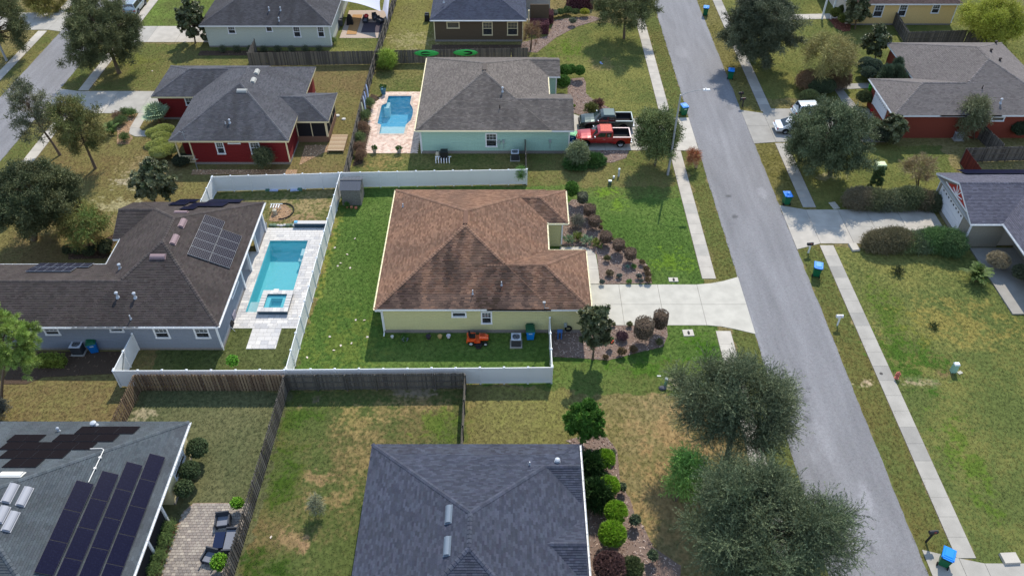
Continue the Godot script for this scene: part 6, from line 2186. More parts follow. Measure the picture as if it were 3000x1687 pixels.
func mailbox(label: String, at: Vector3, turn: float, box_m: Material, post_m: Material, h := 1.0, lean := 0.0) -> void:
	var t := thing("mailbox", label, "mailbox", at, turn)
	var top := Vector3(0, h, 0) + Vector3(lean * 0.3, 0, 0)
	var b := MB.new()
	b.bar(Vector3.ZERO, top, 0.1, 0.1)
	b.bar(top * 0.6 , top + Vector3(-0.22, -0.05, 0), 0.06, 0.06)
	part("post", b, post_m, t)
	b = MB.new()
	var k := 8
	var c := top + Vector3(-0.08, 0.09, 0)
	b.box(c + Vector3(0, -0.04, 0), Vector3(0.56, 0.14, 0.22))
	for i in k:
		var a0 := PI * i / k
		var a1 := PI * (i + 1) / k
		var q0 := Vector3(0, 0.03 + sin(a0) * 0.11, cos(a0) * 0.11)
		var q1 := Vector3(0, 0.03 + sin(a1) * 0.11, cos(a1) * 0.11)
		var f := Vector3(0.28, 0, 0)
		b.quad(c + q0 - f, c + q0 + f, c + q1 + f, c + q1 - f)
		b.tri(c + q0 + f, c + Vector3(0.28, 0.03, 0), c + q1 + f)
		b.tri(c + q1 - f, c + Vector3(-0.28, 0.03, 0), c + q0 - f)
	part("box", b, box_m, t)
	b = MB.new()
	b.box(c + Vector3(0.05, 0.1, 0.12), Vector3(0.14, 0.04, 0.012))
	part("flag", b, plain("flag_red", 150, 40, 36, 0.5), t)
func pad(label: String, at: Vector3, sx: float, sz: float, turn: float, hole: bool, h := 0.06) -> void:
	var b := MB.new()
	b.hexa(Vector3(0, h / 2, 0), Vector3(sx, h, sz), Vector3(sx - 0.04, h, sz - 0.04))
	var t := part("utility_pad", b, concrete(0))
	t.position = at
	t.rotation.y = turn
	tag(t, label, "utility cover")
	if hole:
		b = MB.new()
		b.lathe(Vector3(0.02, h, 0.02), [Vector2(0.14, 0), Vector2(0.13, 0.05), Vector2(0.05, 0.1), Vector2(0, 0.11)], 10, Basis.IDENTITY.scaled(Vector3(0.7, 1, 1.5)))
		part("lid", b, plain("iron", 60, 58, 56, 0.7), t)
func pedestal(label: String, at: Vector3, w: float, h: float, body_m: Material, cap_m: Material, square: bool) -> void:
	var t := thing("utility_pedestal", label, "utility box", at)
	var b := MB.new()
	if square: b.hexa(Vector3(0, h * 0.45, 0), Vector3(w, h * 0.9, w * 0.8), Vector3(w * 0.9, h * 0.9, w * 0.75))
	else: b.lathe(Vector3.ZERO, [Vector2(w / 2, 0), Vector2(w / 2, h * 0.86)], 12)
	part("body", b, body_m, t)
	b = MB.new()
	if square: b.hexa(Vector3(0, h * 0.95, 0), Vector3(w * 1.02, h * 0.1, w * 0.88), Vector3(w * 0.8, h * 0.1, w * 0.6))
	else: b.lathe(Vector3(0, h * 0.86, 0), [Vector2(w * 0.54, 0), Vector2(w * 0.52, h * 0.08), Vector2(w * 0.3, h * 0.14), Vector2(0, h * 0.15)], 12)
	part("cap", b, cap_m, t)
func street_things() -> void:
	# street lamp
	var t := thing("street_lamp", "tall thin grey street lamp beside the pale sidewalk", "street lamp", Vector3(16.0, 0, -68.48))
	var alu := mk("lamp_alu", s(150, 152, 152), 0.5)
	var b := MB.new()
	b.tube([Vector3.ZERO, Vector3(0, 4.5, 0), Vector3(0.02, 9.2, 0)], [0.13, 0.105, 0.075], 10)
	part("pole", b, alu, t)
	b = MB.new()
	b.tube([Vector3(0, 9.0, 0), Vector3(0.5, 9.35, 0), Vector3(1.3, 9.62, 0), Vector3(2.1, 9.72, 0)], [0.035, 0.032, 0.03, 0.028], 8)
	part("arm", b, alu, t)
	b = MB.new()
	b.hexa(Vector3(2.4, 9.72, 0), Vector3(0.72, 0.1, 0.3), Vector3(0.6, 0.1, 0.22))
	b.lathe(Vector3(2.3, 9.78, 0), [Vector2(0.05, 0), Vector2(0.05, 0.1), Vector2(0, 0.11)], 8)
	part("lamp_head", b, mk("lamp_head", s(196, 198, 198), 0.4), t)
	t = thing("lamp_post", "pale post under the tree across the far street", "street lamp", q(0, 0, 62, 612))
	b = MB.new()
	b.tube([Vector3.ZERO, Vector3(-0.05, 4.5, 0), Vector3(-0.1, 9.0, 0)], [0.15, 0.12, 0.09], 10)
	part("pole", b, alu, t)
	b = MB.new()
	b.tube([Vector3(-0.1, 8.9, 0), Vector3(0.8, 9.4, 0), Vector3(2.0, 9.6, 0)], [0.035, 0.03, 0.028], 8)
	b.hexa(Vector3(2.3, 9.6, 0), Vector3(0.72, 0.1, 0.3), Vector3(0.6, 0.1, 0.22))
	part("arm", b, alu, t)
	var green := s(22, 96, 62)
	var blue := s(22, 128, 218)
	bin("green bin with blue lid on the shaded verge beyond the big oak", q(0, 2, 1945, 150), 2.9, green, blue)
	bin("green bin with blue lid in the edge of the oak's shadow", q(0, 2, 2195, 788), 2.9, green, blue)
	bin("green bin with blue lid behind the street lamp pole", q(0, 2, 1725, 1150), 0.25, green, blue)
	bin("green bin with blue lid at the mouth of the hedged driveway", q(1, 3, 180, 598), 3.2, green, blue)
	bin("green bin with glossy blue lid between the road and the grey sidewalk", q(1, 3, 482, 1318), 2.85, green, blue)
	bin("green bin with blue lid standing on the concrete apron", q(3, 3, 1762, 1322), 2.6, green, blue)
	var wh := plain("post_white", 216, 218, 218, 0.5)
	var blk := plain("box_black", 34, 36, 40, 0.4)
	mailbox("black mailbox on thin post, farther of a pair", q(0, 2, 2297, 1020), 0.1, blk, plain("post_dark", 60, 56, 52, 0.8))
	mailbox("black mailbox on thin post, nearer of a pair", q(0, 2, 2318, 1076), 0.1, blk, plain("post_dark", 60, 56, 52, 0.8))
	mailbox("dark mailbox on white post by the hedged driveway", q(1, 3, 408, 1095), 0.15, blk, wh)
	mailbox("white mailbox on white post beside the road", q(2, 3, 700, 375), 0.0, wh, wh)
	mailbox("black round mailbox on bent black post by the nearest bin", q(3, 3, 1592, 1110), 0.1, blk, plain("post_black", 36, 36, 38, 0.6), 1.15, 0.5)
	# fire hydrant
	t = thing("fire_hydrant", "faded pink red fire hydrant on the lawn edge", "hydrant", q(2, 3, 1296, 905))
	var hy := mk("hydrant", s(206, 118, 100), 0.7, fine(), 2.0)
	b = MB.new()
	b.lathe(Vector3.ZERO, [Vector2(0.17, 0), Vector2(0.17, 0.05), Vector2(0.11, 0.07), Vector2(0.105, 0.48), Vector2(0.17, 0.5), Vector2(0.17, 0.55), Vector2(0.12, 0.57)], 14)
	part("barrel", b, hy, t)
	b = MB.new()
	b.lathe(Vector3(0, 0.57, 0), [Vector2(0.13, 0), Vector2(0.12, 0.07), Vector2(0.07, 0.13), Vector2(0.03, 0.15), Vector2(0.03, 0.2), Vector2(0, 0.2)], 14)
	part("bonnet", b, hy, t)
	for a in [0.0, PI / 2, PI]:
		b = MB.new()
		var d := Vector3(cos(a), 0, sin(a))
		b.tube([Vector3(0, 0.4, 0) + d * 0.08, Vector3(0, 0.4, 0) + d * 0.2], [0.055, 0.055], 10)
		b.tube([Vector3(0, 0.4, 0) + d * 0.18, Vector3(0, 0.4, 0) + d * 0.22], [0.07, 0.06], 8)
		part("nozzle", b, hy, t)
	var gp := mk("pedestal_green", s(140, 178, 158), 0.6)
	var wc := plain("cap_white", 226, 230, 228, 0.5)
	pedestal("tall pale green utility pedestal at the end of a dug trench", q(2, 3, 1866, 838), 0.42, 0.95, gp, wc, true)
	pedestal("green round pedestal with white cap beside the grey rock", q(2, 2, 1548, 970), 0.24, 0.75, mk("pedestal_teal", s(110, 160, 130), 0.6), wc, false)
	pedestal("tall grey pedestal with white cap behind two small ones", q(1, 2, 1074, 322), 0.22, 0.95, plain("ped_grey", 176, 180, 176, 0.6), wc, false)
	pedestal("tiny round white capped marker in the middle of three", q(1, 2, 1024, 345), 0.2, 0.3, plain("ped_white", 206, 208, 204, 0.6), wc, false)
	pedestal("short dark green box with white lid nearest the bright lawn", q(1, 2, 985, 405), 0.34, 0.5, plain("ped_dark", 70, 90, 72, 0.6), wc, true)
	b = MB.new()
	b.box(Vector3(0, 0.03, 0), Vector3(0.38, 0.05, 0.26), Basis(Vector3.UP, 0.4))
	var o := part("paving_stone", b, concrete(4))
	o.position = q(2, 3, 1935, 852)
	tag(o, "loose white stone beside the tall pale pedestal", "stone")
	b = MB.new()
	b.lathe(Vector3.ZERO, [Vector2(0.26, 0), Vector2(0.29, 0.08), Vector2(0.2, 0.2), Vector2(0, 0.24)], 9, Basis.IDENTITY.scaled(Vector3(1.1, 1, 0.7)))
	o = part("rock", b, mk("rock_grey", s(96, 96, 104), 0.9, fine(), 1.5))
	o.position = q(2, 2, 1515, 1010)
	tag(o, "dark grey rock on the lawn beside the green round pedestal", "rock")
	b = MB.new()
	b.box(Vector3(0, 0.02, 0), Vector3(0.3, 0.03, 0.12))
	o = part("valve_cover", b, plain("ped_grey", 176, 180, 176, 0.6))
	o.position = q(2, 2, 1480, 885)
	tag(o, "flat grey valve cover on the green lawn", "utility cover")
	pad("white concrete meter pad at the corner of the bright lawn", q(1, 2, 1625, 1366), 0.85, 0.55, 0.0, true)
	pad("white concrete meter pad beside the clean driveway", q(2, 2, 1775, 452), 0.9, 0.75, 0.05, true)
	pad("white concrete pad at the end of the trucks' driveway", q(0, 2, 1255, 1212), 0.75, 0.5, 0.1, true)
	pad("flat shaded concrete slab at the edge of the hedged driveway", q(1, 3, 672, 618), 0.7, 1.1, 0.2, false, 0.03)
	pad("raised pale concrete slab below the hedged driveway", q(1, 3, 868, 1045), 0.75, 1.0, 0.1, false, 0.2)
	pad("pale concrete block above the nearest drive apron", q(3, 3, 2432, 1282), 1.05, 0.75, 0.05, false, 0.22)
	t = thing("transformer", "pale green transformer box on the lawn beyond the hedge", "utility box", q(1, 3, 1120, 255))
	b = MB.new()
	b.hexa(Vector3(0, 0.35, 0), Vector3(1.0, 0.7, 0.8), Vector3(0.98, 0.7, 0.72))
	part("cabinet", b, mk("trafo", s(150, 166, 128), 0.6), t)
	b = MB.new()
	b.hexa(Vector3(0, 0.74, 0), Vector3(1.06, 0.08, 0.88), Vector3(0.96, 0.08, 0.7))
	part("lid", b, mk("trafo_lid", s(186, 200, 158), 0.5), t)
	b = MB.new()
	b.box(Vector3(0, 0.02, 0), Vector3(0.22, 0.02, 0.26), Basis(Vector3.UP, 0.5))
	b.box(Vector3(0.1, 0.02, 0.35), Vector3(0.28, 0.02, 0.16), Basis(Vector3.UP, -0.2))
	o = part("folded_cloth", b, plain("cloth_blue", 150, 168, 214, 0.8))
	o.position = q(0, 2, 893, 628)
	tag(o, "blue and white cloth lying on the lawn below the tree shadow", "cloth")

# ---------------------------------------------------------------- things in the gardens
func ac_unit(label: String, at: Vector3, w: float, h: float, body_c: Color) -> void:
	var t := thing("air_conditioner", label, "air conditioner", at)
	var b := MB.new()
	b.box(Vector3(0, 0.04, 0), Vector3(w + 0.22, 0.08, w + 0.22))
	part("pad", b, concrete(2), t)
	b = MB.new()
	b.box(Vector3(0, 0.08 + h / 2, 0), Vector3(w * 0.96, h, w * 0.96))
	part("coil", b, mk("ac%d" % int(body_c.r * 255), body_c, 0.7), t)
	for k in 7:
		b = MB.new()
		var y := 0.16 + (h - 0.12) * k / 7.0
		b.box(Vector3(0, y, 0), Vector3(w, 0.025, w))
		part("louvre", b, plain("ac_louvre", 70, 72, 74, 0.6), t)
	b = MB.new()
	var m := plain("ac_top", 176, 182, 190, 0.45)
	var y1 := 0.08 + h
	for sx in [-1.0, 1.0]:
		b.box(Vector3(sx * w * 0.45, y1 + 0.03, 0), Vector3(w * 0.13, 0.06, w * 1.03)); b.box(Vector3(0, y1 + 0.03, sx * w * 0.45), Vector3(w * 0.76, 0.06, w * 0.13))
	for k in 4:
		var a := TAU * k / 4 + PI / 4
		b.tri(Vector3(0, y1 + 0.058, 0) + Vector3(cos(a), 0, sin(a)) * w * 0.55, Vector3(0, y1 + 0.058, 0) + Vector3(cos(a + 0.35), 0, sin(a + 0.35)) * w * 0.43, Vector3(0, y1 + 0.058, 0) + Vector3(cos(a - 0.35), 0, sin(a - 0.35)) * w * 0.43)
	part("top", b, m, t)
	b = MB.new()
	b.lathe(Vector3(0, y1 - 0.06, 0), [Vector2(0.07, 0.05), Vector2(0, 0.06)], 10)
	for k in 4:
		var a := TAU * k / 4
		b.bar(Vector3(0, y1 - 0.03, 0), Vector3(cos(a) * w * 0.36, y1 - 0.05, sin(a) * w * 0.36), 0.14, 0.012)
	part("fan", b, plain("ac_fan", 58, 66, 72, 0.6), t)
	b = MB.new()
	for r in [0.12, 0.22, 0.32]:
		var pts := []
		var rd := []
		for k in 17:
			pts.append(Vector3(cos(TAU * k / 16) * w * r * 1.1, y1 + 0.05, sin(TAU * k / 16) * w * r * 1.1)); rd.append(0.008)
		b.tube(pts, rd, 4, false)
	part("grille", b, m, t)
func pot(label: String, at: Vector3, r: float, h: float, c: Color, plant: bool) -> void:
	var t := thing("flower_pot", label, "pot", at)
	var b := MB.new()
	b.lathe(Vector3.ZERO, [Vector2(0, 0.0), Vector2(r * 0.7, 0), Vector2(r, h * 0.9), Vector2(r * 1.08, h * 0.92), Vector2(r * 1.08, h), Vector2(r * 0.9, h), Vector2(r * 0.85, h * 0.85), Vector2(0, h * 0.85)], 12)
	part("pot", b, mk("pot%d_%d" % [int(c.r * 255), int(c.b * 255)], c, 0.7), t)
	if plant: leafy(t, "plant", Vector3(0, h + 0.15, 0), r * 1.3, 0.28, 26, "rosette", lin(70, 104, 44))
func armchair(label: String, at: Vector3, turn: float, w: float, gone := false) -> void:
	var t := thing("wicker_sofa" if gone else "wicker_armchair", label, "sofa" if gone else "armchair", at, turn, "" if gone else "grey wicker armchairs")
	var m := mk("wicker", s(74, 78, 86), 0.85, ntex("wick", 128, 0.3, 0.6, 1.0, 99, 2, 0.3), 3.0)
	var b := MB.new()
	b.box(Vector3(0, 0.17, 0), Vector3(w - 0.16, 0.24, 0.7))
	part("base", b, m, t)
	for sx in [-1.0, 1.0]:
		b = MB.new()
		b.box(Vector3(sx * (w / 2 - 0.05), 0.31, 0), Vector3(0.1, 0.58, 0.8))
		part("arm", b, m, t)
	b = MB.new()
	b.box(Vector3(0, 0.45, -0.36), Vector3(w - 0.1, 0.75, 0.1), Basis(Vector3.RIGHT, -0.15))
	part("backrest", b, m, t)
	b = MB.new()
	b.box(Vector3(0, 0.35, 0.03), Vector3(w - 0.24, 0.12, 0.66))
	part("seat_cushion", b, mk("cushion", s(132, 136, 146), 0.95, fine(), 2.0), t)
	for sx in [-1.0, 1.0]:
		for sz in [-1.0, 1.0]:
			b = MB.new()
			b.box(Vector3(sx * (w / 2 - 0.06), 0.03, sz * 0.34), Vector3(0.06, 0.06, 0.06))
			part("leg", b, m, t)
func kayak(label: String, at: Vector3, ln: float, seat_x: float) -> void:
	# hung on its side: the deck looks outwards (+z)
	var t := thing("kayak", label, "kayak", at, 0.0, "green kayaks on the grey fence")
	var m := mk("kayak_green", s(60, 176, 84), 0.4)
	var b := MB.new()
	var st := []
	var n := 14
	for i in n + 1:
		var f := -1.0 + 2.0 * i / n
		var w := pow(maxf(0.0, 1.0 - f * f), 0.6) * 0.40 + 0.012
		var d := pow(maxf(0.0, 1.0 - f * f), 0.5) * 0.2 + 0.012
		st.append([f * ln / 2, [Vector2(0.0, -d), Vector2(w * 0.6, -d * 0.8), Vector2(w * 0.92, -d * 0.3), Vector2(w, 0.0), Vector2(w * 0.9, d * 0.25), Vector2(w * 0.5, d * 0.38), Vector2(0, d * 0.45)]])
	loft(b, st)
	var hull := part("hull", b, m, t)
	hull.rotation.x = PI / 2
	b = MB.new()
	b.lathe(Vector3(seat_x, 0.07, 0), [Vector2(0, 0.02), Vector2(0.62, 0.015), Vector2(0.66, 0.0)], 16, Basis.IDENTITY.scaled(Vector3(1, 1, 0.42)))
	var ck := part("cockpit", b, plain("cockpit", 34, 34, 32, 0.9), t)
	ck.rotation.x = PI / 2
	for sx in [-1.0, 1.0]:
		b = MB.new()
		b.tube([Vector3(sx * ln * 0.45 - 0.05, 0, 0.05), Vector3(sx * ln * 0.45 + 0.05, 0, 0.06)], [0.02, 0.02], 6)
		part("grab_handle", b, plain("cockpit", 34, 34, 32, 0.9), t)
func garden_things() -> void:
	# shed
	var f := q(1, 1, 930, 612)
	var t := thing("garden_shed", "small grey plastic shed in the corner of the white fence", "shed", Vector3(-15.65, 0, -64.3))
	var sm := mk("shed_wall", s(126, 124, 118), 0.75, blotch(), 0.8)
	var b := MB.new()
	b.box(Vector3(0, 0.95, 0), Vector3(1.85, 1.9, 2.0))
	part("wall", b, sm, t)
	b = MB.new()
	for sz in [-1.0, 1.0]:
		b.tri(Vector3(-0.925, 1.9, sz * 1.0), Vector3(0.925, 1.9, sz * 1.0), Vector3(0.925 * 0, 1.9, sz * 1.0))
	for sx in [-1.0, 1.0]: b.tri(Vector3(sx * 0.925, 1.9, 1.0), Vector3(sx * 0.925, 1.9, -1.0), Vector3(sx * 0.925, 2.25, 0.0))
	part("gable", b, sm, t)
	for sd in [-1.0, 1.0]:
		for k in 6:
			b = MB.new()
			var x := -0.85 + k * 0.34
			b.quad(Vector3(x - 0.163, 1.88, sd * 1.12), Vector3(x + 0.163, 1.88, sd * 1.12), Vector3(x + 0.163, 2.3, 0.02 * sd), Vector3(x - 0.163, 2.3, 0.02 * sd))
			b.bar(Vector3(x + 0.165, 1.89, sd * 1.12), Vector3(x + 0.165, 2.31, 0.02 * sd), 0.03, 0.03)
			part("roof_panel", b, mk("shed_roof", s(84, 90, 100), 0.5, fine(), 1.0), t)
	b = MB.new()
	b.bar(Vector3(-1.02, 2.31, 0), Vector3(1.02, 2.31, 0), 0.12, 0.04)
	part("ridge", b, plain("shed_ridge", 50, 54, 60, 0.6), t)
	b = MB.new()
	b.box(Vector3(0.935, 1.3, -0.25), Vector3(0.02, 0.4, 0.3)); b.box(Vector3(0.935, 1.3, 0.4), Vector3(0.02, 0.4, 0.3))
	part("window", b, glass(), t)
	for k in 3:
		pot(["small clay pot in the shade behind the shed corner", "broken clay pot under the shed wall", "tilted clay pot beside the shed"][k], Vector3(-16.1 + k * 0.45, 0, -62.95 + 0.1 * k), 0.14, 0.2, s(170 + k * 12, 120, 90), k == 0)
	# riding mower
	var g0 := g(1400, 1013)
	t = thing("riding_mower", "orange riding lawn mower parked under the yellow wall", "lawn mower", Vector3(g0.x, 0, g0.z - 0.45))
	var om := paint("paint_orange", s(214, 74, 24), 0.0)
	var blk := plain("trim_black", 26, 26, 27, 0.6)
	b = MB.new()
	loft(b, [[0.12, [Vector2(0.26, 0.42), Vector2(0.27, 0.7), Vector2(0.2, 0.82), Vector2(0, 0.85)]], [0.6, [Vector2(0.25, 0.4), Vector2(0.26, 0.66), Vector2(0.19, 0.78), Vector2(0, 0.81)]], [0.85, [Vector2(0.21, 0.4), Vector2(0.21, 0.58), Vector2(0.15, 0.68), Vector2(0, 0.7)]]])
	part("hood", b, om, t)
	b = MB.new()
	for k in 4: b.box(Vector3(0.25 + k * 0.1, 0.835 - k * 0.012, 0), Vector3(0.05, 0.02, 0.26))
	b.box(Vector3(0.88, 0.5, 0), Vector3(0.08, 0.2, 0.36))
	part("hood_vent", b, blk, t)
	b = MB.new()
	for sd in [-1.0, 1.0]:
		b.hexa(Vector3(-0.55, 0.56, sd * 0.36), Vector3(0.72, 0.1, 0.26), Vector3(0.6, 0.1, 0.22))
		b.box(Vector3(-0.87, 0.44, sd * 0.36), Vector3(0.06, 0.26, 0.24))
	b.box(Vector3(-0.5, 0.5, 0), Vector3(0.75, 0.2, 0.5))
	b.box(Vector3(-0.05, 0.34, 0), Vector3(0.5, 0.06, 0.9))
	part("fender", b, om, t)
	b = MB.new()
	b.box(Vector3(-0.42, 0.68, 0), Vector3(0.42, 0.12, 0.42)); b.box(Vector3(-0.66, 0.86, 0), Vector3(0.12, 0.4, 0.42), Basis(Vector3.BACK, 0.2))
	part("seat", b, blk, t)
	b = MB.new()
	b.tube([Vector3(0.1, 0.8, 0), Vector3(-0.06, 1.0, 0)], [0.025, 0.025], 6)
	var pts := []
	var rd := []
	for k in 13:
		pts.append(Vector3(-0.06 + sin(TAU * k / 12) * 0.1, 1.0 + sin(TAU * k / 12) * 0.08, cos(TAU * k / 12) * 0.17)); rd.append(0.016)
	b.tube(pts, rd, 5, false)
	part("steering_wheel", b, blk, t)
	b = MB.new()
	b.hexa(Vector3(0.05, 0.17, 0.08), Vector3(0.7, 0.14, 1.1), Vector3(0.6, 0.14, 1.0))
	b.hexa(Vector3(0.05, 0.13, 0.72), Vector3(0.42, 0.1, 0.3), Vector3(0.36, 0.1, 0.22))
	part("mower_deck", b, blk, t)
	for w in [[-0.55, 0.24], [0.62, 0.18]]:
		for sd in [-1.0, 1.0]: wheel(t, Vector3(w[0], w[1], sd * 0.4), w[1], 0.2, Color(0.78, 0.8, 0.8))
	ac_unit("air conditioner beside the blue bin at the yellow wall", g(1512, 1008), 0.78, 0.75, s(44, 46, 48))
	bin("blue bin with green lid beside the air conditioner", g(1553, 990), 0.05, s(14, 120, 200), s(20, 78, 54))
	ac_unit("air conditioner with round fan by the grey wall", q(2, 0, 800, 640), 0.85, 0.8, s(50, 52, 54))
	bin("blue bin with green lid leaning by the grey wall's fan unit", q(2, 0, 955, 630), 0.3, s(14, 104, 176), s(20, 88, 60))
	ac_unit("air conditioner against the mint wall by the board fence", q(1, 2, 30, 150), 0.8, 0.8, s(48, 50, 54))
	bin("blue bin with pale green lid by the mint garage corner", q(0, 2, 612, 1432), -0.3, s(16, 70, 130), s(96, 170, 120))
	b = MB.new()
	b.lathe(Vector3.ZERO, [Vector2(0.3, 0), Vector2(0.34, 0.5), Vector2(0.3, 0.55), Vector2(0, 0.62)], 12)
	var o := part("metal_drum", b, mk("drum_silver", s(176, 180, 184), 0.35))
	o.position = q(0, 2, 610, 1475)
	tag(o, "silver metal drum beside the red truck's nose", "drum")
	# pool machinery at the mint wall
	t = thing("pool_heater", "black pool heater with white pipes against the mint wall", "pool machine", q(1, 1, 1895, 160))
	b = MB.new()
	b.hexa(Vector3(0, 0.6, 0), Vector3(0.8, 1.1, 0.8), Vector3(0.74, 1.1, 0.72))
	part("cabinet", b, plain("heater_black", 30, 31, 34, 0.4), t)
	for k in 6:
		b = MB.new()
		var x := -0.85 + k * 0.28
		b.tube([Vector3(x, 0.45, 0.1), Vector3(x, 0.5, 0.55), Vector3(x, 0.02, 0.62)], [0.045, 0.045, 0.045], 8)
		part("pipe", b, plain("pvc_white", 226, 228, 228, 0.4), t)
	b = MB.new()
	b.tube([Vector3(-0.95, 0.5, 0.12), Vector3(0.75, 0.5, 0.12)], [0.045, 0.045], 8)
	part("pipe", b, plain("pvc_white", 226, 228, 228, 0.4), t)
	t = thing("pool_filter", "beige pool filter tank beside the black heater", "pool machine", q(1, 1, 1830, 150))
	b = MB.new()
	b.lathe(Vector3.ZERO, [Vector2(0.2, 0), Vector2(0.22, 0.1), Vector2(0.22, 0.75), Vector2(0.14, 0.92), Vector2(0, 0.96)], 12)
	part("tank", b, plain("beige", 180, 172, 150, 0.5), t)
	b = MB.new()
	b.lathe(Vector3(0, 0.94, 0), [Vector2(0.06, 0), Vector2(0.06, 0.08), Vector2(0, 0.09)], 8)
	part("valve", b, blk, t)
	for k in 4:
		b = MB.new()
		b.box(Vector3.ZERO, Vector3(0.24, 0.36, 0.14))
		b.tube([Vector3(0, -0.18, 0), Vector3(0, -0.9, 0)], [0.025, 0.025], 6)
		o = part("meter_box", b, plain("meter_grey", 150, 160, 158, 0.6))
		o.position = [Vector3(-1.35, 1.5, -72.34), Vector3(-0.9, 1.55, -72.34), Vector3(4.0, 1.6, -72.34), Vector3(4.35, 1.0, -45.92)][k]
		tag(o, ["grey meter box on the mint wall above the black heater", "grey switch box beside the meter box over the heater", "round-sided meter on the mint wall near the red truck", "grey meter box on the yellow wall outside the gate"][k], "meter")
	# wall things on the yellow house
	b = MB.new()
	pts = []
	rd = []
	for k in 17:
		pts.append(Vector3(cos(TAU * k / 16) * 0.24, sin(TAU * k / 16) * 0.24, 0)); rd.append(0.075)
	b.tube(pts, rd, 8, false)
	o = part("hose_coil", b, plain("rubber", 28, 28, 28, 0.9))
	o.position = Vector3(5.0, 0.75, -45.86) if false else on_plane(zz(2, 2, 568, 408), Vector3(0, 0, -45.92), Vector3.BACK)
	tag(o, "black hose coil hanging on the yellow wall", "hose")
	b = MB.new()
	b.box(Vector3(-0.14, 0.4, 0), Vector3(0.1, 0.8, 0.3)); b.box(Vector3(0.14, 0.4, 0), Vector3(0.1, 0.8, 0.3)); b.box(Vector3(0, 0.84, 0), Vector3(0.42, 0.08, 0.34))
	o = part("blue_stand", b, plain("stand_blue", 66, 110, 170, 0.6))
	o.position = q(2, 2, 478, 505)
	tag(o, "small blue stand against the yellow wall outside the fence", "stand")
	var pts2 := [[1370, 500, 0.13, 0.2, 200, 200, 196, false, "white pot nearest the downspout of the yellow wall"], [1500, 525, 0.26, 0.2, 120, 130, 140, true, "grey trough of bright leaves under the yellow wall"], [1735, 505, 0.2, 0.32, 58, 52, 60, false, "dark bucket among the pots under the yellow wall"], [1850, 500, 0.18, 0.25, 186, 156, 104, false, "tan pot under the small wide window"], [1937, 498, 0.17, 0.28, 198, 196, 206, false, "white pot last in the row under the yellow wall"]]
	for p in pts2: pot(p[8], q(2, 1, p[0], p[1]), p[2], p[3], s(p[4], p[5], p[6]), p[7])
	pot("small planter with leaves at the deck edge near the leafy bed", q(1, 1, 1193, 85), 0.22, 0.4, s(170, 160, 148), true)
	pot("planter with spiky leaves at the deck edge near the mint corner", q(1, 1, 1440, 85), 0.25, 0.4, s(150, 146, 142), true)
	pot("tall glazed blue and rust planter at the corner of the paver deck", q(0, 1, 1282, 945), 0.33, 0.75, s(70, 118, 140), true)
	# swim noodles and boards against the fence
	for k in 4:
		b = MB.new()
		var bz := [-82.9, -81.3, -80.3, -78.9][k] as float
		var cc: Array = [[206, 214, 236], [196, 200, 226], [214, 218, 236], [222, 214, 170]][k]
		b.tube([Vector3(-16.72, 0.15, bz), Vector3(-16.62, 0.8, bz - 0.25), Vector3(-16.68, 1.5, bz - 0.55), Vector3(-16.78, 1.95, bz - 0.8)], [0.07, 0.08, 0.08, 0.05], 8)
		o = part("pool_noodle", b, plain("noodle%d" % k, cc[0], cc[1], cc[2], 0.6))
		tag(o, ["pale lilac float leaning on the grey fence, farthest of the row", "lilac grey float leaning on the grey fence, second of the row", "white blue float leaning on the grey fence, third of the row", "cream float leaning on the grey fence, last of the row"][k], "pool toy", "floats on the grey fence")
	kayak("green kayak with its cockpit right of centre, left one on the fence", Vector3(-10.55, 1.4, -92.45), 3.1, -0.1)
	kayak("green kayak hung nearer to the dark brown house", Vector3(-5.75, 1.4, -92.6), 3.1, 0.25)
	# small wooden deck at the screened porch
	var dk := px_poly(0, 1, [[770, 1250], [918, 1245], [860, 1418], [725, 1415]])
	t = thing("wooden_deck", "small raised tan board deck beside the screened porch", "deck", Vector3(-18.75, 0, -74.0))
	for k in 12:
		b = MB.new()
		b.box(Vector3(0, 0.3, -1.55 + k * 0.265), Vector3(1.75, 0.035, 0.25))
		part("plank", b, mk("deckwood%d" % (k % 3), [s(196, 170, 136), s(184, 156, 124), s(204, 180, 148)][k % 3], 0.9, ntex("grain", 256, 0.06, 0.62, 1.0, 81, 5, 0.12), 1.0), t)
	for sx in [-1.0, 1.0]:
		b = MB.new()
		b.box(Vector3(sx * 0.8, 0.14, -0.1), Vector3(0.08, 0.27, 3.1))
		part("joist", b, mk("deckwood0", s(196, 170, 136), 0.9), t)
	for k in 2:
		b = MB.new()
		b.lathe(Vector3.ZERO, [Vector2(0.24, 0), Vector2(0.26, 0.05), Vector2(0.2, 0.12), Vector2(0, 0.14)], 9)
		o = part("stepping_stone", b, mk("stone_white", s(216, 214, 208), 0.9, fine(), 1.5))
		o.position = [q(0, 1, 818, 1165), q(0, 1, 880, 1200)][k]
		tag(o, ["white stone at the porch corner", "pale stone on the grass beside the small deck"][k], "stone")
	# behind the sage house: patio with sails
	b = MB.new()
	paved.append(pv([[-22.6, -108], [-17.2, -108], [-17.5, -99.5], [-22.6, -99.5]]))
	b.slab(PackedVector2Array([Vector2(-22.6, -99.5), Vector2(-17.5, -99.5), Vector2(-17.2, -108), Vector2(-22.6, -108)]), -0.02, 0.02)
	o = struct("back_patio", b, mk("patio_tan", s(190, 172, 156), 0.9, fine(), 0.8), "beige patio under the white shade sail", "patio")
	b = MB.new()
	b.box(Vector3(-18.7, 0.04, -102.6), Vector3(2.6, 0.05, 3.0))
	part("rug", b, mk("rug_dark", s(84, 76, 84), 0.95, fine(), 1.0), o)
	b = MB.new()
	b.box(Vector3(-21.2, 0.05, -103.5), Vector3(1.3, 0.06, 6.0))
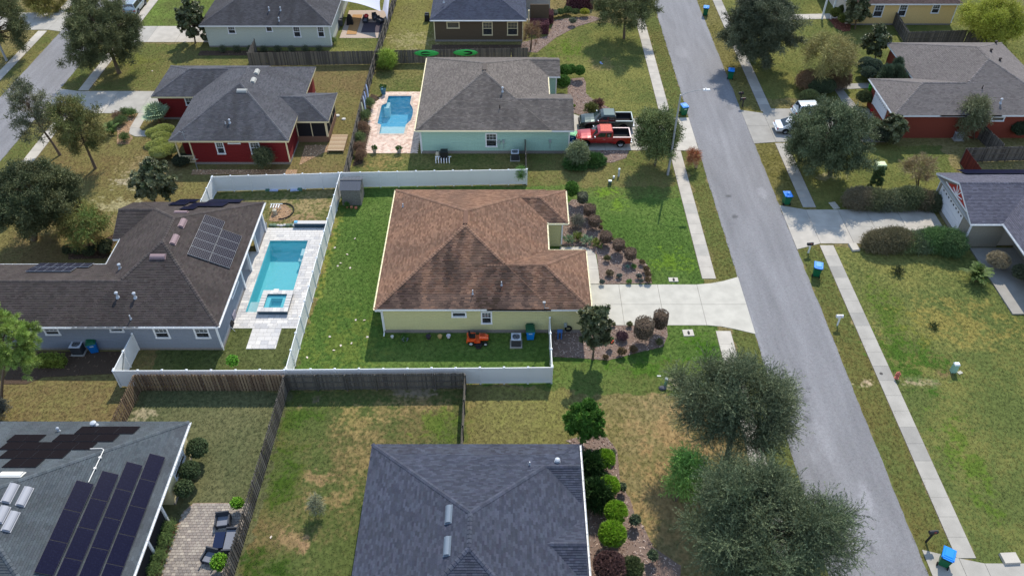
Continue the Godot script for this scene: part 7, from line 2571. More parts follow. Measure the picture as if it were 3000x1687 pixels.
	part("boardwalk", b, mk("boardwalk", s(196, 150, 96), 0.9, ntex("grain", 256, 0.06, 0.62, 1.0, 81, 5, 0.12), 0.8), o)
	_sail("white triangular shade sail stretched over the back patio", [Vector3(-22.6, 2.9, -104.5), Vector3(-17.2, 2.6, -101.8), Vector3(-17.2, 3.0, -108.0), Vector3(-22.8, 3.2, -109.0)], s(176, 178, 190))
	_sail("hanging grey shade sail beside the pale fence", [Vector3(-16.9, 2.9, -101.6), Vector3(-16.4, 1.6, -101.4), Vector3(-16.5, 2.9, -109.0), Vector3(-17.3, 3.2, -108.5)], s(168, 170, 184))
	t = thing("kettle_grill", "round red kettle grill on the back patio", "grill", q(0, 1, 1115, 210))
	b = MB.new()
	b.lathe(Vector3(0, 0.7, 0), [Vector2(0, -0.26), Vector2(0.2, -0.2), Vector2(0.32, 0.0), Vector2(0.32, 0.03)], 14)
	b.lathe(Vector3(0, 0.74, 0), [Vector2(0.33, 0), Vector2(0.28, 0.16), Vector2(0.14, 0.26), Vector2(0, 0.28)], 14)
	part("kettle", b, paint("paint_grill", s(196, 26, 34), 0.0), t)
	for k in 3:
		b = MB.new()
		var a := TAU * k / 3
		b.tube([Vector3(cos(a) * 0.2, 0.55, sin(a) * 0.2), Vector3(cos(a) * 0.36, 0, sin(a) * 0.36)], [0.02, 0.02], 6)
		part("leg", b, blk, t)
	t = thing("covered_grill", "tall grill under a black cover by the sage house", "grill", q(0, 1, 945, 245))
	b = MB.new()
	b.hexa(Vector3(0, 0.5, 0), Vector3(0.9, 1.0, 0.6), Vector3(0.66, 1.0, 0.46)); b.hexa(Vector3(0, 1.2, 0), Vector3(0.66, 0.4, 0.46), Vector3(0.3, 0.4, 0.24))
	part("cover", b, mk("cover_black", s(26, 25, 26), 0.7, fine(), 2.0), t)
	t = thing("storage_cart", "dark grey cart beside the covered grill", "cart", q(0, 1, 842, 265))
	b = MB.new()
	b.box(Vector3(0, 0.55, 0), Vector3(0.75, 0.7, 0.7)); b.box(Vector3(0, 0.98, 0), Vector3(0.8, 0.12, 0.75))
	part("cabinet", b, plain("cart_grey", 58, 62, 68, 0.6), t)
	for k in 4:
		b = MB.new()
		b.box(Vector3((k % 2) * 0.6 - 0.3, 0.1, (k / 2) * 0.5 - 0.25), Vector3(0.07, 0.2, 0.07))
		part("leg", b, blk, t)
	for k in 3:
		armchair(["dark patio chair under the shade sail beside the rug", "dark patio chair behind the red grill", "dark patio chair by the hanging sail"][k], [Vector3(-19.8, 0.07, -104.2), Vector3(-18.6, 0.07, -105.0), Vector3(-17.8, 0.07, -104.0)][k], 0.4 * k, 0.7)
	t = thing("black_grill", "black grill on the lawn beside the dark brown house", "grill", q(0, 1, 1722, 210))
	b = MB.new()
	b.hexa(Vector3(0, 0.45, 0), Vector3(0.7, 0.8, 0.6), Vector3(0.62, 0.8, 0.5)); b.hexa(Vector3(0, 1.0, 0), Vector3(0.66, 0.34, 0.52), Vector3(0.5, 0.34, 0.26))
	part("body", b, plain("heater_black", 30, 31, 34, 0.4), t)
	b = MB.new()
	b.tube([Vector3(-0.25, 1.0, 0.3), Vector3(0.25, 1.0, 0.3)], [0.02, 0.02], 6)
	part("handle", b, plain("alu_dull", 130, 138, 144, 0.5), t)
	t = thing("barrel_planter", "orange rust barrel with blue rim beside the sage wall", "barrel", q(0, 0, 2508, 450))
	b = MB.new()
	b.lathe(Vector3.ZERO, [Vector2(0.34, 0), Vector2(0.46, 0.6), Vector2(0.4, 0.85)], 14)
	part("barrel", b, mk("rust", s(178, 92, 42), 0.8, fine(), 1.5), t)
	b = MB.new()
	b.lathe(Vector3(0, 0.82, 0), [Vector2(0.44, 0), Vector2(0.45, 0.1), Vector2(0.36, 0.1), Vector2(0.34, 0.02), Vector2(0, 0.02)], 14)
	part("rim", b, plain("rim_blue", 96, 116, 156, 0.5), t)
	# patio furniture
	armchair("grey wicker armchair beside the lime shrub at the patio's far corner", q(3, 0, 2250, 925), 0.15, 0.95)
	armchair("grey wicker armchair turned to the low table from the fence corner shrub", q(3, 0, 2125, 1290), PI - 0.25 + PI, 0.95)
	armchair("grey wicker two-seat sofa along the board fence", q(3, 0, 2330, 1120), -PI / 2 + 0.05, 1.7, true)
	t = thing("low_table", "low dark glass table in front of the wicker sofa", "table", q(3, 0, 2213, 1120), 0.08)
	b = MB.new()
	b.box(Vector3(0, 0.2, 0), Vector3(0.56, 0.34, 1.05))
	part("base", b, mk("wicker", s(74, 78, 86), 0.85), t)
	b = MB.new()
	b.box(Vector3(0, 0.39, 0), Vector3(0.66, 0.03, 1.15))
	part("table_top", b, mk("table_glass", s(26, 34, 60), 0.08), t)
	for k in 4:
		b = MB.new()
		b.box(Vector3((k % 2) * 0.5 - 0.25, 0.02, (k / 2) * 0.9 - 0.45), Vector3(0.06, 0.04, 0.06))
		part("leg", b, blk, t)
	# by the pool house
	t = thing("storage_bin", "mauve grey storage box against the grey wall by the pool deck", "storage box", q(2, 0, 2330, 305))
	b = MB.new()
	b.hexa(Vector3(0, 0.32, 0), Vector3(0.6, 0.62, 0.72), Vector3(0.62, 0.62, 0.74))
	part("box", b, plain("mauve_box", 128, 122, 132, 0.6), t)
	b = MB.new()
	b.hexa(Vector3(0, 0.67, 0), Vector3(0.68, 0.1, 0.8), Vector3(0.6, 0.1, 0.7))
	part("lid", b, plain("mauve_lid", 146, 140, 150, 0.5), t)
	t = thing("covered_barrow", "black covered cart at the corner of the grey wall", "cart", q(2, 0, 2300, 380))
	b = MB.new()
	b.hexa(Vector3(0, 0.32, 0), Vector3(0.8, 0.5, 0.6), Vector3(0.5, 0.5, 0.4))
	part("cover", b, mk("cover_black", s(26, 25, 26), 0.7), t)
	b = MB.new()
	b.tube([Vector3(0.1, 0.3, 0.2), Vector3(0.7, 0.06, 0.7)], [0.025, 0.025], 6)
	part("handle", b, plain("alu_dull", 130, 138, 144, 0.5), t)
	b = MB.new()
	pts = []
	rd = []
	for k in 12:
		var a := -1.9 + k * 0.32
		pts.append(Vector3(-22.35 + cos(a) * 1.15, 0.07, -62.3 - sin(a) * -1.25)); rd.append(0.06)
	b.tube(pts, rd, 8)
	o = part("black_hose", b, plain("rubber", 28, 28, 28, 0.9))
	tag(o, "thick black hose curving on tan bark behind the pool deck", "hose")
	bed(PackedVector2Array([Vector2(-23.3, -63.4), Vector2(-22.2, -63.4), Vector2(-21.35, -62.4), Vector2(-21.6, -61.2), Vector2(-22.6, -60.7), Vector2(-23.3, -60.9)]), 1, "tan bark patch round the pool pump")
	t = thing("pool_pump", "white pool pump pipes behind the panelled roof corner", "pool machine", Vector3(-23.0, 0.02, -62.2))
	b = MB.new()
	b.lathe(Vector3(0.1, 0, 0.3), [Vector2(0.2, 0), Vector2(0.2, 0.5), Vector2(0, 0.6)], 10)
	part("tank", b, plain("beige", 180, 172, 150, 0.5), t)
	for k in 4:
		b = MB.new()
		b.tube([Vector3(-0.3 + k * 0.25, 0.05, -0.5), Vector3(-0.3 + k * 0.25, 0.6, -0.5), Vector3(-0.3 + k * 0.25, 0.6, 0.1)], [0.04, 0.04, 0.04], 8)
		part("pipe", b, plain("pvc_white", 226, 228, 228, 0.4), t)
	b = MB.new()
	b.tube([Vector3(-0.4, 0.62, -0.5), Vector3(0.75, 0.62, -0.5)], [0.04, 0.04], 8)
	part("pipe", b, plain("pvc_white", 226, 228, 228, 0.4), t)
	pot("tall grey planter at the far corner of the pool deck", q(1, 1, 97, 858), 0.2, 0.7, s(150, 152, 156), false)
	for k in 2:
		b = MB.new()
		b.box(Vector3(0, 0.06, 0), Vector3(0.85, 0.1, 0.55), Basis(Vector3.UP, 0.1 * k))
		o = part("folded_mat", b, plain("mat_lilac", 168, 178, 204, 0.7))
		o.position = [q(1, 1, 180, 462), q(1, 1, 388, 460)][k]
		tag(o, ["lilac folded mat at the foot of the white fence, left of two", "lilac folded mat at the foot of the white fence, nearer the shed"][k], "mat", "mats by the white fence")
		b = MB.new()
		b.hexa(Vector3(0, 0.12, 0), Vector3(0.5, 0.22, 0.4), Vector3(0.36, 0.22, 0.3))
		o = part("green_tub", b, plain("tub_green", 70, 110, 96, 0.6))
		o.position = [q(1, 1, 118, 465), q(1, 1, 438, 462)][k]
		tag(o, ["dark green tub beside the left lilac mat", "dark green tub beside the lilac mat nearer the shed"][k], "tub")
	# brick house side
	t = thing("red_wagon", "red toy wagon on the concrete before the brick garage", "wagon", q(0, 3, 1055, 1125), 1.1)
	b = MB.new()
	b.hexa(Vector3(0, 0.3, 0), Vector3(0.95, 0.18, 0.45), Vector3(1.0, 0.18, 0.5))
	part("tray", b, plain("wagon_red", 190, 24, 36, 0.5), t)
	for k in 4: wheel(t, Vector3((k % 2) * 0.6 - 0.3, 0.12, (k / 2) * 0.4 - 0.2), 0.12, 0.06, Color(0.6, 0.6, 0.6))
	ac_unit("white boxed air conditioner on the shaded grass by the brick wall", q(0, 3, 1905, 1395), 0.85, 0.7, s(190, 192, 194))
	t = thing("satellite_dish", "grey satellite dish on a short pole in the tan strip", "satellite dish", q(1, 0, 1985, 260))
	b = MB.new()
	b.tube([Vector3.ZERO, Vector3(0, 1.1, 0)], [0.03, 0.03], 6)
	part("pole", b, plain("alu_dull", 130, 138, 144, 0.5), t)
	b = MB.new()
	b.lathe(Vector3(0, 1.2, 0), [Vector2(0, 0.0), Vector2(0.2, 0.03), Vector2(0.36, 0.11)], 14, Basis(Vector3.RIGHT, -0.7))
	part("dish", b, plain("dish", 190, 192, 194, 0.5), t)
	b = MB.new()
	b.bar(Vector3(0, 1.15, 0), Vector3(0.0, 1.5, -0.4), 0.03, 0.03)
	part("feed_arm", b, plain("alu_dull", 130, 138, 144, 0.5), t)
	# fallen pale leaves and scraps on the bright lawn
	var lv := [[2, 1, 740, 490], [2, 1, 850, 580], [2, 1, 782, 628], [2, 1, 960, 556], [2, 1, 1118, 494], [2, 1, 512, 700], [2, 1, 1090, 325], [2, 1, 1002, 322], [1, 1, 790, 1045], [1, 1, 915, 1112], [1, 1, 995, 952], [1, 1, 820, 1228], [1, 1, 945, 1248], [1, 1, 850, 1200], [3, 1, 150, 1060], [0, 0, 1527, 715]]
	for k in lv.size():
		b = MB.new()
		var a := k * 1.7
		b.tri(Vector3(-0.13, 0.02, 0), Vector3(0.13, 0.05, 0.03), Vector3(0.0, 0.09, -0.09))
		b.tri(Vector3(-0.13, 0.02, 0), Vector3(0.02, 0.03, 0.1), Vector3(0.13, 0.05, 0.03))
		o = part("fallen_leaf", b, plain("leaf_pale", 206, 192, 180, 0.8))
		o.position = q(lv[k][0], lv[k][1], lv[k][2], lv[k][3])
		o.rotation.y = a
		tag(o, "pale dry leaf lying on the lawn", "leaf", "pale dry leaves on the lawns")
func _sail(label: String, c: Array, col: Color) -> void:
	var b := MB.new()
	var n := 8
	var P := []
	for j in n + 1:
		for i in n + 1:
			var u := float(i) / n
			var v := float(j) / n
			var p: Vector3 = (c[0] * (1 - u) + c[1] * u) * (1 - v) + (c[3] * (1 - u) + c[2] * u) * v
			var ce: Vector3 = (c[0] + c[1] + c[2] + c[3]) / 4
			var e := (absf(u - 0.5) * 2.0)
			var f := (absf(v - 0.5) * 2.0)
			var pull := (1.0 - e * e) * (1.0 if j == 0 or j == n else 0.6) * f * 0.16 + (1.0 - f * f) * e * 0.16
			p = p.lerp(ce, pull) + Vector3.DOWN * 0.25 * (1.0 - e * e) * (1.0 - f * f)
			P.append(p)
	for j in n:
		for i in n:
			var a := j * (n + 1) + i
			b.quad(P[a], P[a + 1], P[a + n + 2], P[a + n + 1])
	var t := part("shade_sail", b, mk("sail%d" % int(col.r * 255), col, 0.8))
	tag(t, label, "shade sail")
	for k in 4:
		var r := MB.new()
		var ce: Vector3 = (c[0] + c[1] + c[2] + c[3]) / 4
		var d: Vector3 = (c[k] - ce).normalized()
		r.tube([c[k], c[k] + d * 0.35], [0.015, 0.015], 5)
		part("rope", r, plain("alu_dull", 130, 138, 144, 0.5), t)

# ---------------------------------------------------------------- plants
func leaf_mat(rough := 0.6) -> StandardMaterial3D:
	var key := "leaf%d" % int(rough * 100)
	if mats.has(key): return mats[key]
	var m := StandardMaterial3D.new()
	m.vertex_color_use_as_albedo = true
	m.roughness = rough
	m.metallic_specular = 0.35
	m.backlight_enabled = true
	m.backlight = Color(0.35, 0.35, 0.3)
	m.cull_mode = BaseMaterial3D.CULL_DISABLED
	mats[key] = m
	return m
func leaf(b: MB, at: Vector3, d: Vector3, nrmv: Vector3, l: float, w: float) -> void:
	var sd := d.cross(nrmv).normalized() * w / 2
	var m := at + d * l * 0.5 + nrmv * w * 0.12
	b.tri(at, m + sd, at + d * l)
	b.tri(at, at + d * l, m - sd)
func rv(r: RandomNumberGenerator) -> Vector3:
	while true:
		var v := Vector3(r.randf_range(-1, 1), r.randf_range(-1, 1), r.randf_range(-1, 1))
		if v.length() < 1.0 and v.length() > 0.05: return v.normalized()
	return Vector3.UP
func clump(kind: String) -> Mesh:
	if shared.has("clump" + kind): return shared["clump" + kind]
	var r := RandomNumberGenerator.new()
	r.seed = hash(kind)
	var b := MB.new()
	match kind:
		"oak":   # three leafy twigs
			for k in 4:
				var d := (Vector3(cos(k * 1.6), 0.9, sin(k * 1.6)) + rv(r) * 0.4).normalized()
				for i in 7:
					b.col = Color(1, 1, 1) * r.randf_range(0.75, 1.2)
					leaf(b, d * (0.08 + i * 0.075) + rv(r) * 0.03, (d * 0.6 + rv(r)).normalized(), rv(r), r.randf_range(0.11, 0.17), 0.07)
		"willow":   # long loose twigs with small leaves
			for k in 4:
				var d := (Vector3(cos(k * 1.6 + 0.4), 0.7, sin(k * 1.6 + 0.4)) + rv(r) * 0.3).normalized()
				var p := Vector3.ZERO
				for i in 9:
					b.col = Color(1, 1, 1) * r.randf_range(0.7, 1.25)
					p += d * 0.085
					d = (d + Vector3.DOWN * 0.07).normalized()
					leaf(b, p, (d + rv(r) * 0.8).normalized(), rv(r), r.randf_range(0.11, 0.18), 0.036)
					leaf(b, p, (d + rv(r) * 0.8).normalized(), rv(r), r.randf_range(0.11, 0.18), 0.036)
		"feather":   # long arching leafy twigs
			for k in 3:
				var d := (Vector3(cos(k * 2.1), 1.6, sin(k * 2.1)) + rv(r) * 0.25).normalized()
				var p := Vector3.ZERO
				for i in 15:
					p += d * 0.078
					d = (d + rv(r) * 0.1 + Vector3.DOWN * 0.025).normalized()
					for m in 2:
						b.col = Color(1, 1, 1) * r.randf_range(0.55, 1.5)
						leaf(b, p, (d + rv(r) * 0.7).normalized(), rv(r), r.randf_range(0.09, 0.15), 0.03)
		"magnolia":
			for k in 3:
				var o := rv(r) * 0.16
				for i in 7:
					b.col = Color(1, 1, 1) * r.randf_range(0.7, 1.25)
					var a := TAU * i / 7 + k
					var d := Vector3(cos(a), r.randf_range(0.2, 0.9), sin(a)).normalized()
					leaf(b, o, d, (Vector3.UP + rv(r) * 0.5).normalized(), r.randf_range(0.18, 0.26), 0.11)
		"rosette":
			for i in 18:
				b.col = Color(1, 1, 1) * r.randf_range(0.7, 1.25)
				var d := (rv(r) + Vector3.UP * 0.8).normalized()
				leaf(b, rv(r) * 0.07, d, rv(r), r.randf_range(0.10, 0.16), 0.065)
		"fine":
			for i in 26:
				b.col = Color(1, 1, 1) * r.randf_range(0.7, 1.25)
				var d := (rv(r) + Vector3.UP * 1.2).normalized()
				leaf(b, rv(r) * 0.06, d, rv(r), r.randf_range(0.09, 0.16), 0.03)
		"spike":
			for i in 22:
				b.col = Color(1, 1, 1) * r.randf_range(0.7, 1.25)
				var d := (rv(r) * 0.45 + Vector3.UP).normalized()
				leaf(b, rv(r) * 0.08 + Vector3.UP * r.randf_range(0, 0.3), d, rv(r), r.randf_range(0.2, 0.34), 0.035)
		"needle":
			for i in 30:
				b.col = Color(1, 1, 1) * r.randf_range(0.7, 1.25)
				var d := (rv(r) * 0.8 + Vector3.UP).normalized()
				leaf(b, Vector3.UP * r.randf_range(0, 0.16), d, rv(r), r.randf_range(0.26, 0.38), 0.026)
		"twig":
			for k in 5:
				var d := (rv(r) * 0.6 + Vector3.UP).normalized()
				for i in 3:
					b.col = Color(1, 1, 1) * r.randf_range(0.8, 1.2)
					leaf(b, d * i * 0.14, (d + rv(r) * 0.5).normalized(), rv(r), 0.24, 0.022)
		"frond":   # an arching feather leaf, one metre long
			for i in 18:
				var f := i / 18.0
				var p := Vector3(0, 0.55 * sin(f * 2.0), -f * 0.95)
				for sd in [-1.0, 1.0]:
					b.col = Color(1, 1, 1) * r.randf_range(0.8, 1.2)
					leaf(b, p, Vector3(sd, 0.1 - f * 0.5, -0.5).normalized(), Vector3.UP, 0.34 * (1.05 - f * 0.75), 0.045)
		"fan":
			for i in 15:
				b.col = Color(1, 1, 1) * r.randf_range(0.8, 1.2)
				var a := lerpf(-1.9, 1.9, i / 14.0)
				leaf(b, Vector3(0, 0.35, -0.35), Vector3(sin(a), 0.15 - absf(a) * 0.12, -cos(a)).normalized(), Vector3.UP, 0.5, 0.075)
			b.bar(Vector3.ZERO, Vector3(0, 0.35, -0.35), 0.02, 0.02)
	shared["clump" + kind] = b.mesh(leaf_mat(0.35 if kind == "magnolia" else 0.6))
	return shared["clump" + kind]
func leafy(parent: Node, called: String, c: Vector3, a: float, bv: float, n: int, kind: String, col: Color, size := 1.0) -> void:
	var xf := []
	var cl := PackedColorArray()
	for i in n:
		var d := rv(rng)
		if d.y < -0.3: d.y *= -0.6
		var p := c + Vector3(d.x * a, d.y * bv, d.z * a) * rng.randf_range(0.55, 1.0)
		xf.append(Transform3D(_aim(d + Vector3.UP * 0.4 + rv(rng) * 0.4, rng.randf() * TAU).scaled(Vector3.ONE * size * rng.randf_range(0.8, 1.2)), p))
		cl.append(col * rng.randf_range(0.7, 1.25))
	multi(called, clump(kind), xf, cl, parent).set_meta("kind", "stuff")
func _aim(d: Vector3, roll: float) -> Basis:
	var y := d.normalized()
	var x := (Vector3.RIGHT if absf(y.x) < 0.9 else Vector3.BACK).cross(y).normalized()
	return Basis(x, y, x.cross(y)) * Basis(Vector3.UP, roll)
func tree(called: String, label: String, base: Vector3, c: Vector3, a: float, bv: float, o: Dictionary) -> void:
	# c: middle of the crown (relative to base), a / bv: its half width and half height
	var r := RandomNumberGenerator.new()
	r.seed = hash(label)
	var t := thing(called, label, o.get("cat", "tree"), base)
	var kind: String = o.kind
	var col: Color = o.col * 1.25
	var alt: Color = o.get("alt", o.col * 1.3) * 1.3
	var dens: float = o.get("dens", 9.0)
	var nl: int = o.get("lobes", 16)
	var size: float = o.get("size", 1.0)
	var top := c + Vector3.UP * bv * 0.35
	var b := MB.new()
	var bark: Color = o.get("bark", lin(120, 104, 88) * 0.7)
	b.col = bark
	var tr: float = o.get("tr", 0.14)
	var low: float = maxf(c.y - bv * o.get("fork", 0.55), 0.25)
	var fk := Vector3(c.x * low / maxf(c.y, 0.3), low, c.z * low / maxf(c.y, 0.3))
	var stems: int = o.get("stems", 1)
	for k in stems:
		var off := Vector3(r.randf_range(-1, 1), 0, r.randf_range(-1, 1)) * (0.0 if stems == 1 else 0.25)
		b.tube([off * 0.4 + Vector3.DOWN * 0.1, off * 0.6 + fk * 0.5 + rv(r) * 0.05, fk + off, fk.lerp(c, 0.6) + off * 1.5, top + off * 2.0], [tr * 1.35, tr, tr * 0.85, tr * 0.5, tr * 0.18], 8)
	part("trunk", b, vmat(0.95), t)
	b = MB.new()
	b.col = bark
	var xf := []
	var cl := PackedColorArray()
	var cone: bool = o.get("cone", false)
	var rise: float = o.get("rise", 0.3)
	var nb := nl * 2
	var irr: float = o.get("irr", 0.13)
	var ph := r.randf() * TAU
	for i in nb:
		# main boughs end all over the crown, at uneven distances
		var yy := lerpf(o.get("low", -0.78), 1.0, (i + 0.5) / nb) + r.randf_range(-0.1, 0.1)
		yy = clampf(yy, -0.9, 0.99)
		var an := i * 2.399 + r.randf_range(-0.5, 0.5)
		var hr := sqrt(1.0 - yy * yy)
		if cone: hr = (1.0 - (yy + 0.9) / 1.9) * 0.95 + 0.08
		var f := r.randf_range(0.58, 0.97) * (1.0 + irr * (0.6 * sin(an * 2.0 + ph) + 0.6 * sin(an * 3.0 + ph * 2.3 + yy * 2.5)))
		var tip := c + Vector3(cos(an) * hr * a, yy * bv, sin(an) * hr * a) * Vector3(f, lerpf(f, 1.0, 0.4), f)
		var s0 := fk.lerp(top, clampf((yy + 0.6) * 0.56, 0.0, 0.9))
		var md := s0.lerp(tip, 0.5) + rv(r) * 0.08 * a + Vector3.UP * 0.06 * bv
		b.tube([s0, md, tip], [tr * 0.36, tr * 0.2, 0.012], 5, false)
		var tint := r.randf_range(0.8, 1.18)
		var lc := col.lerp(alt, r.randf() * 0.6)
		var ln := s0.distance_to(tip)
		var segs := [[md.lerp(tip, 0.3), tip]]
		for k in 4:
			var u := r.randf_range(0.0, 0.75)
			var st := md.lerp(tip, u)
			var dd := ((tip - s0).normalized() * 0.8 + rv(r) * 0.85 + Vector3.UP * 0.15).normalized()
			var en := st + dd * minf(ln * 0.5, 0.42 * minf(a, bv) + 0.25) * r.randf_range(0.6, 1.1)
			segs.append([st, en])
			b.tube([st, en], [tr * 0.1 + 0.004, 0.005], 4, false)
		for sg in segs:
			var sl: float = sg[0].distance_to(sg[1])
			var n := int(dens * sl * r.randf_range(0.7, 1.25)) + 2
			var sd: Vector3 = (sg[1] - sg[0]).normalized()
			for q0 in n:
				var u := pow(r.randf(), 0.75)
				var of := rv(r)
				of -= sd * of.dot(sd) * 0.6
				var p: Vector3 = sg[0].lerp(sg[1], u) + of * r.randf_range(0.03, 0.26) * (0.5 + 0.16 * minf(a, bv))
				xf.append(Transform3D(_aim(sd * 0.9 + of * 0.8 + Vector3.UP * rise + rv(r) * 0.4, r.randf() * TAU).scaled(Vector3.ONE * size * r.randf_range(0.7, 1.25)), p))
				var cc := lc * tint * r.randf_range(0.7, 1.35)
				if r.randf() < 0.1: cc = cc.lerp(alt, 0.7)
				cl.append(cc)
	part("limbs", b, vmat(0.95), t)
	var cr := multi("crown", clump(kind), xf, cl, t)
	cr.set_meta("kind", "stuff")
func T(called: String, label: String, bp: Vector2, cp: Vector2, hw: float, hh: float, o: Dictionary) -> void:
	# trunk foot, crown middle and crown half sizes measured in the photograph
	var base := g(bp.x, bp.y)
	var d := ray(cp.x, cp.y)
	var zoff: float = o.get("dz", 0.0)
	var k := (base.z + zoff) / d.z
	var c := Vector3(0, CAM_H, 0) + d * k
	var a := hw * k
	var ph := atan2(-d.y, -d.z)
	var hv := hh * k
	var bb := sqrt(maxf(0.15 * a * a, hv * hv - pow(a * sin(ph), 2))) / cos(ph)
	c.y = maxf(c.y, bb * 0.75 + 0.2)
	tree(called, label, base, c - base, a, bb, o)
func trees() -> void:
	var oak := lin(84, 92, 60) * 0.85
	var oaka := lin(118, 120, 76) * 0.9
	var dk := lin(58, 68, 44) * 0.85
	T("oak_tree", "broad dark oak leaning over the far street's sidewalk", zz(0, 0, 1190, 735), zz(0, 0, 1020, 350), 112, 100, {kind = "oak", col = oak, alt = oaka, lobes = 30, tr = 0.2, stems = 2, dens = 13.0})
	T("oak_tree", "dark tree cut by the picture edge across the far street", zz(0, 0, -60, 560), zz(0, 0, -10, 190), 75, 90, {kind = "oak", col = oak, alt = oaka, lobes = 18, tr = 0.2})
	T("shrub_tree", "yellowish tree beyond the far crossing driveway", zz(0, 0, 450, 110), zz(0, 0, 440, -30), 62, 50, {kind = "oak", col = lin(112, 112, 56), alt = lin(140, 126, 60), lobes = 12, tr = 0.12})
	T("thin_tree", "sparse grey green tree with bare twigs beside the far street", zz(1, 0, 600, 110), zz(0, 0, 310, 1140), 72, 95, {kind = "oak", col = lin(92, 98, 74) * 0.9, alt = lin(120, 120, 90), lobes = 17, tr = 0.12, dens = 4.6, size = 0.85, fork = 0.6})
	T("thin_tree", "olive green tree next to the sparse twiggy one", zz(1, 0, 955, 245), zz(0, 0, 780, 1290), 72, 92, {kind = "oak", col = lin(92, 100, 56), alt = lin(122, 112, 62), lobes = 20, tr = 0.13, dens = 7.5, size = 0.9})
	T("dense_tree", "big dense dark tree beside the pool house garage", zz(1, 0, 330, 960), zz(1, 0, 370, 545), 140, 108, {kind = "oak", col = lin(62, 72, 46), alt = lin(104, 104, 66), lobes = 38, tr = 0.24, dens = 13.0, low = -0.9})
	T("young_tree", "small green and rust coloured tree in the brown bed", zz(1, 0, 895, 1045), zz(1, 0, 830, 800), 74, 58, {kind = "willow", col = lin(92, 112, 54), alt = lin(140, 110, 64), lobes = 13, tr = 0.08, dens = 5.5})
	T("magnolia_tree", "dark glossy magnolia behind the panelled roof", zz(1, 0, 1550, 640), zz(1, 0, 1535, 370), 68, 66, {kind = "magnolia", col = lin(64, 74, 46), alt = lin(112, 112, 80), lobes = 15, tr = 0.1, dens = 10.0})
	T("magnolia_tree", "dark magnolia at the corner of the pale sage house", zz(0, 0, 1960, 435), zz(0, 0, 1925, 215), 46, 62, {kind = "magnolia", col = lin(64, 74, 46), alt = lin(112, 112, 80), lobes = 13, tr = 0.1, dens = 11.0})
	T("oak_tree", "oak casting its round shadow across the sidewalk by the dark brown house", zz(0, 2, 1128, 385), zz(0, 2, 1145, 30), 106, 76, {kind = "oak", col = lin(96, 106, 66) * 0.9, alt = oaka, lobes = 22, tr = 0.15, dens = 9.0, fork = 0.8})
	T("oak_tree", "big dark oak across the road from the dark brown house", Vector2(2245, 196), Vector2(2228, 78), 130, 102, {kind = "oak", col = lin(70, 78, 58), alt = lin(96, 100, 74), lobes = 34, tr = 0.22, dens = 13.0, low = -0.9})
	T("street_tree", "small leafy tree beside the street lamp", zz(1, 2, 1440, 212), Vector2(1932, 392), 76, 70, {kind = "oak", col = lin(90, 104, 62), alt = lin(120, 126, 76), lobes = 22, tr = 0.1, dens = 11.0, fork = 0.7})
	T("street_tree", "dense round tree over the white cars", Vector2(2434, 512), Vector2(2425, 402), 130, 110, {kind = "oak", col = lin(76, 88, 62), alt = lin(104, 112, 78), lobes = 36, tr = 0.18, dens = 13.0, low = -0.95, fork = 0.8})
	T("crape_myrtle", "wispy yellowish crape myrtle in front of the brick house", zz(0, 3, 600, 870), zz(0, 3, 650, 560), 86, 66, {kind = "willow", col = lin(132, 130, 78), alt = lin(150, 134, 86), lobes = 16, tr = 0.05, stems = 5, dens = 4.0})
	T("magnolia_tree", "dark magnolia beside the round clipped shrubs of the tan yellow house", zz(0, 3, 880, 290), zz(0, 3, 900, 90), 40, 48, {kind = "magnolia", col = lin(64, 74, 46), alt = lin(112, 112, 80), lobes = 12, tr = 0.09, dens = 11.0})
	T("magnolia_tree", "slim magnolia with bronze leaves before the grey fence", zz(0, 3, 1085, 620), zz(0, 3, 1090, 420), 37, 50, {kind = "magnolia", col = lin(64, 74, 46), alt = lin(112, 112, 80), lobes = 12, tr = 0.08, dens = 9.0})
	T("bright_tree", "yellow green leafy tree in the far garden", zz(0, 3, 2255, 480), zz(0, 3, 2270, 215), 88, 66, {kind = "willow", col = lin(138, 146, 50), alt = lin(160, 158, 66), lobes = 20, tr = 0.12, dens = 8.0})
	T("thin_tree", "thin grey tree against the red brick wall", zz(0, 3, 2080, 1400), zz(0, 3, 2085, 1160), 42, 52, {kind = "willow", col = lin(96, 104, 74), alt = lin(120, 118, 86), lobes = 12, tr = 0.06, dens = 5.5})
	T("magnolia_tree", "small magnolia at the corner of the brick garage", zz(0, 3, 1270, 1445), zz(0, 3, 1265, 1290), 38, 40, {kind = "magnolia", col = lin(64, 74, 46), alt = lin(112, 112, 80), lobes = 10, tr = 0.06, dens = 9.0})
	T("magnolia_tree", "upright magnolia in the bark bed beside the clean driveway", zz(2, 2, 812, 718), zz(2, 2, 842, 400), 42, 62, {kind = "magnolia", col = lin(64, 74, 46), alt = lin(112, 112, 80), lobes = 15, tr = 0.08, dens = 9.5, fork = 0.85})
	T("evergreen_tree", "bushy bright green evergreen above the charcoal roof", zz(3, 2, 700, 115), zz(2, 2, 740, 1330), 60, 60, {kind = "fine", col = lin(62, 100, 34), alt = lin(90, 126, 46), lobes = 30, tr = 0.1, dens = 17.0, size = 1.3, fork = 0.9, irr = 0.06})
	T("feathery_tree", "large feathery grey green tree over the sidewalk, upper of two", Vector2(2130, 1345), Vector2(2160, 1195), 172, 160, {kind = "feather", col = lin(80, 92, 66), alt = lin(112, 118, 86), lobes = 26, tr = 0.13, stems = 3, dens = 8.2, rise = 0.5, irr = 0.2, bark = lin(84, 78, 70) * 0.6})
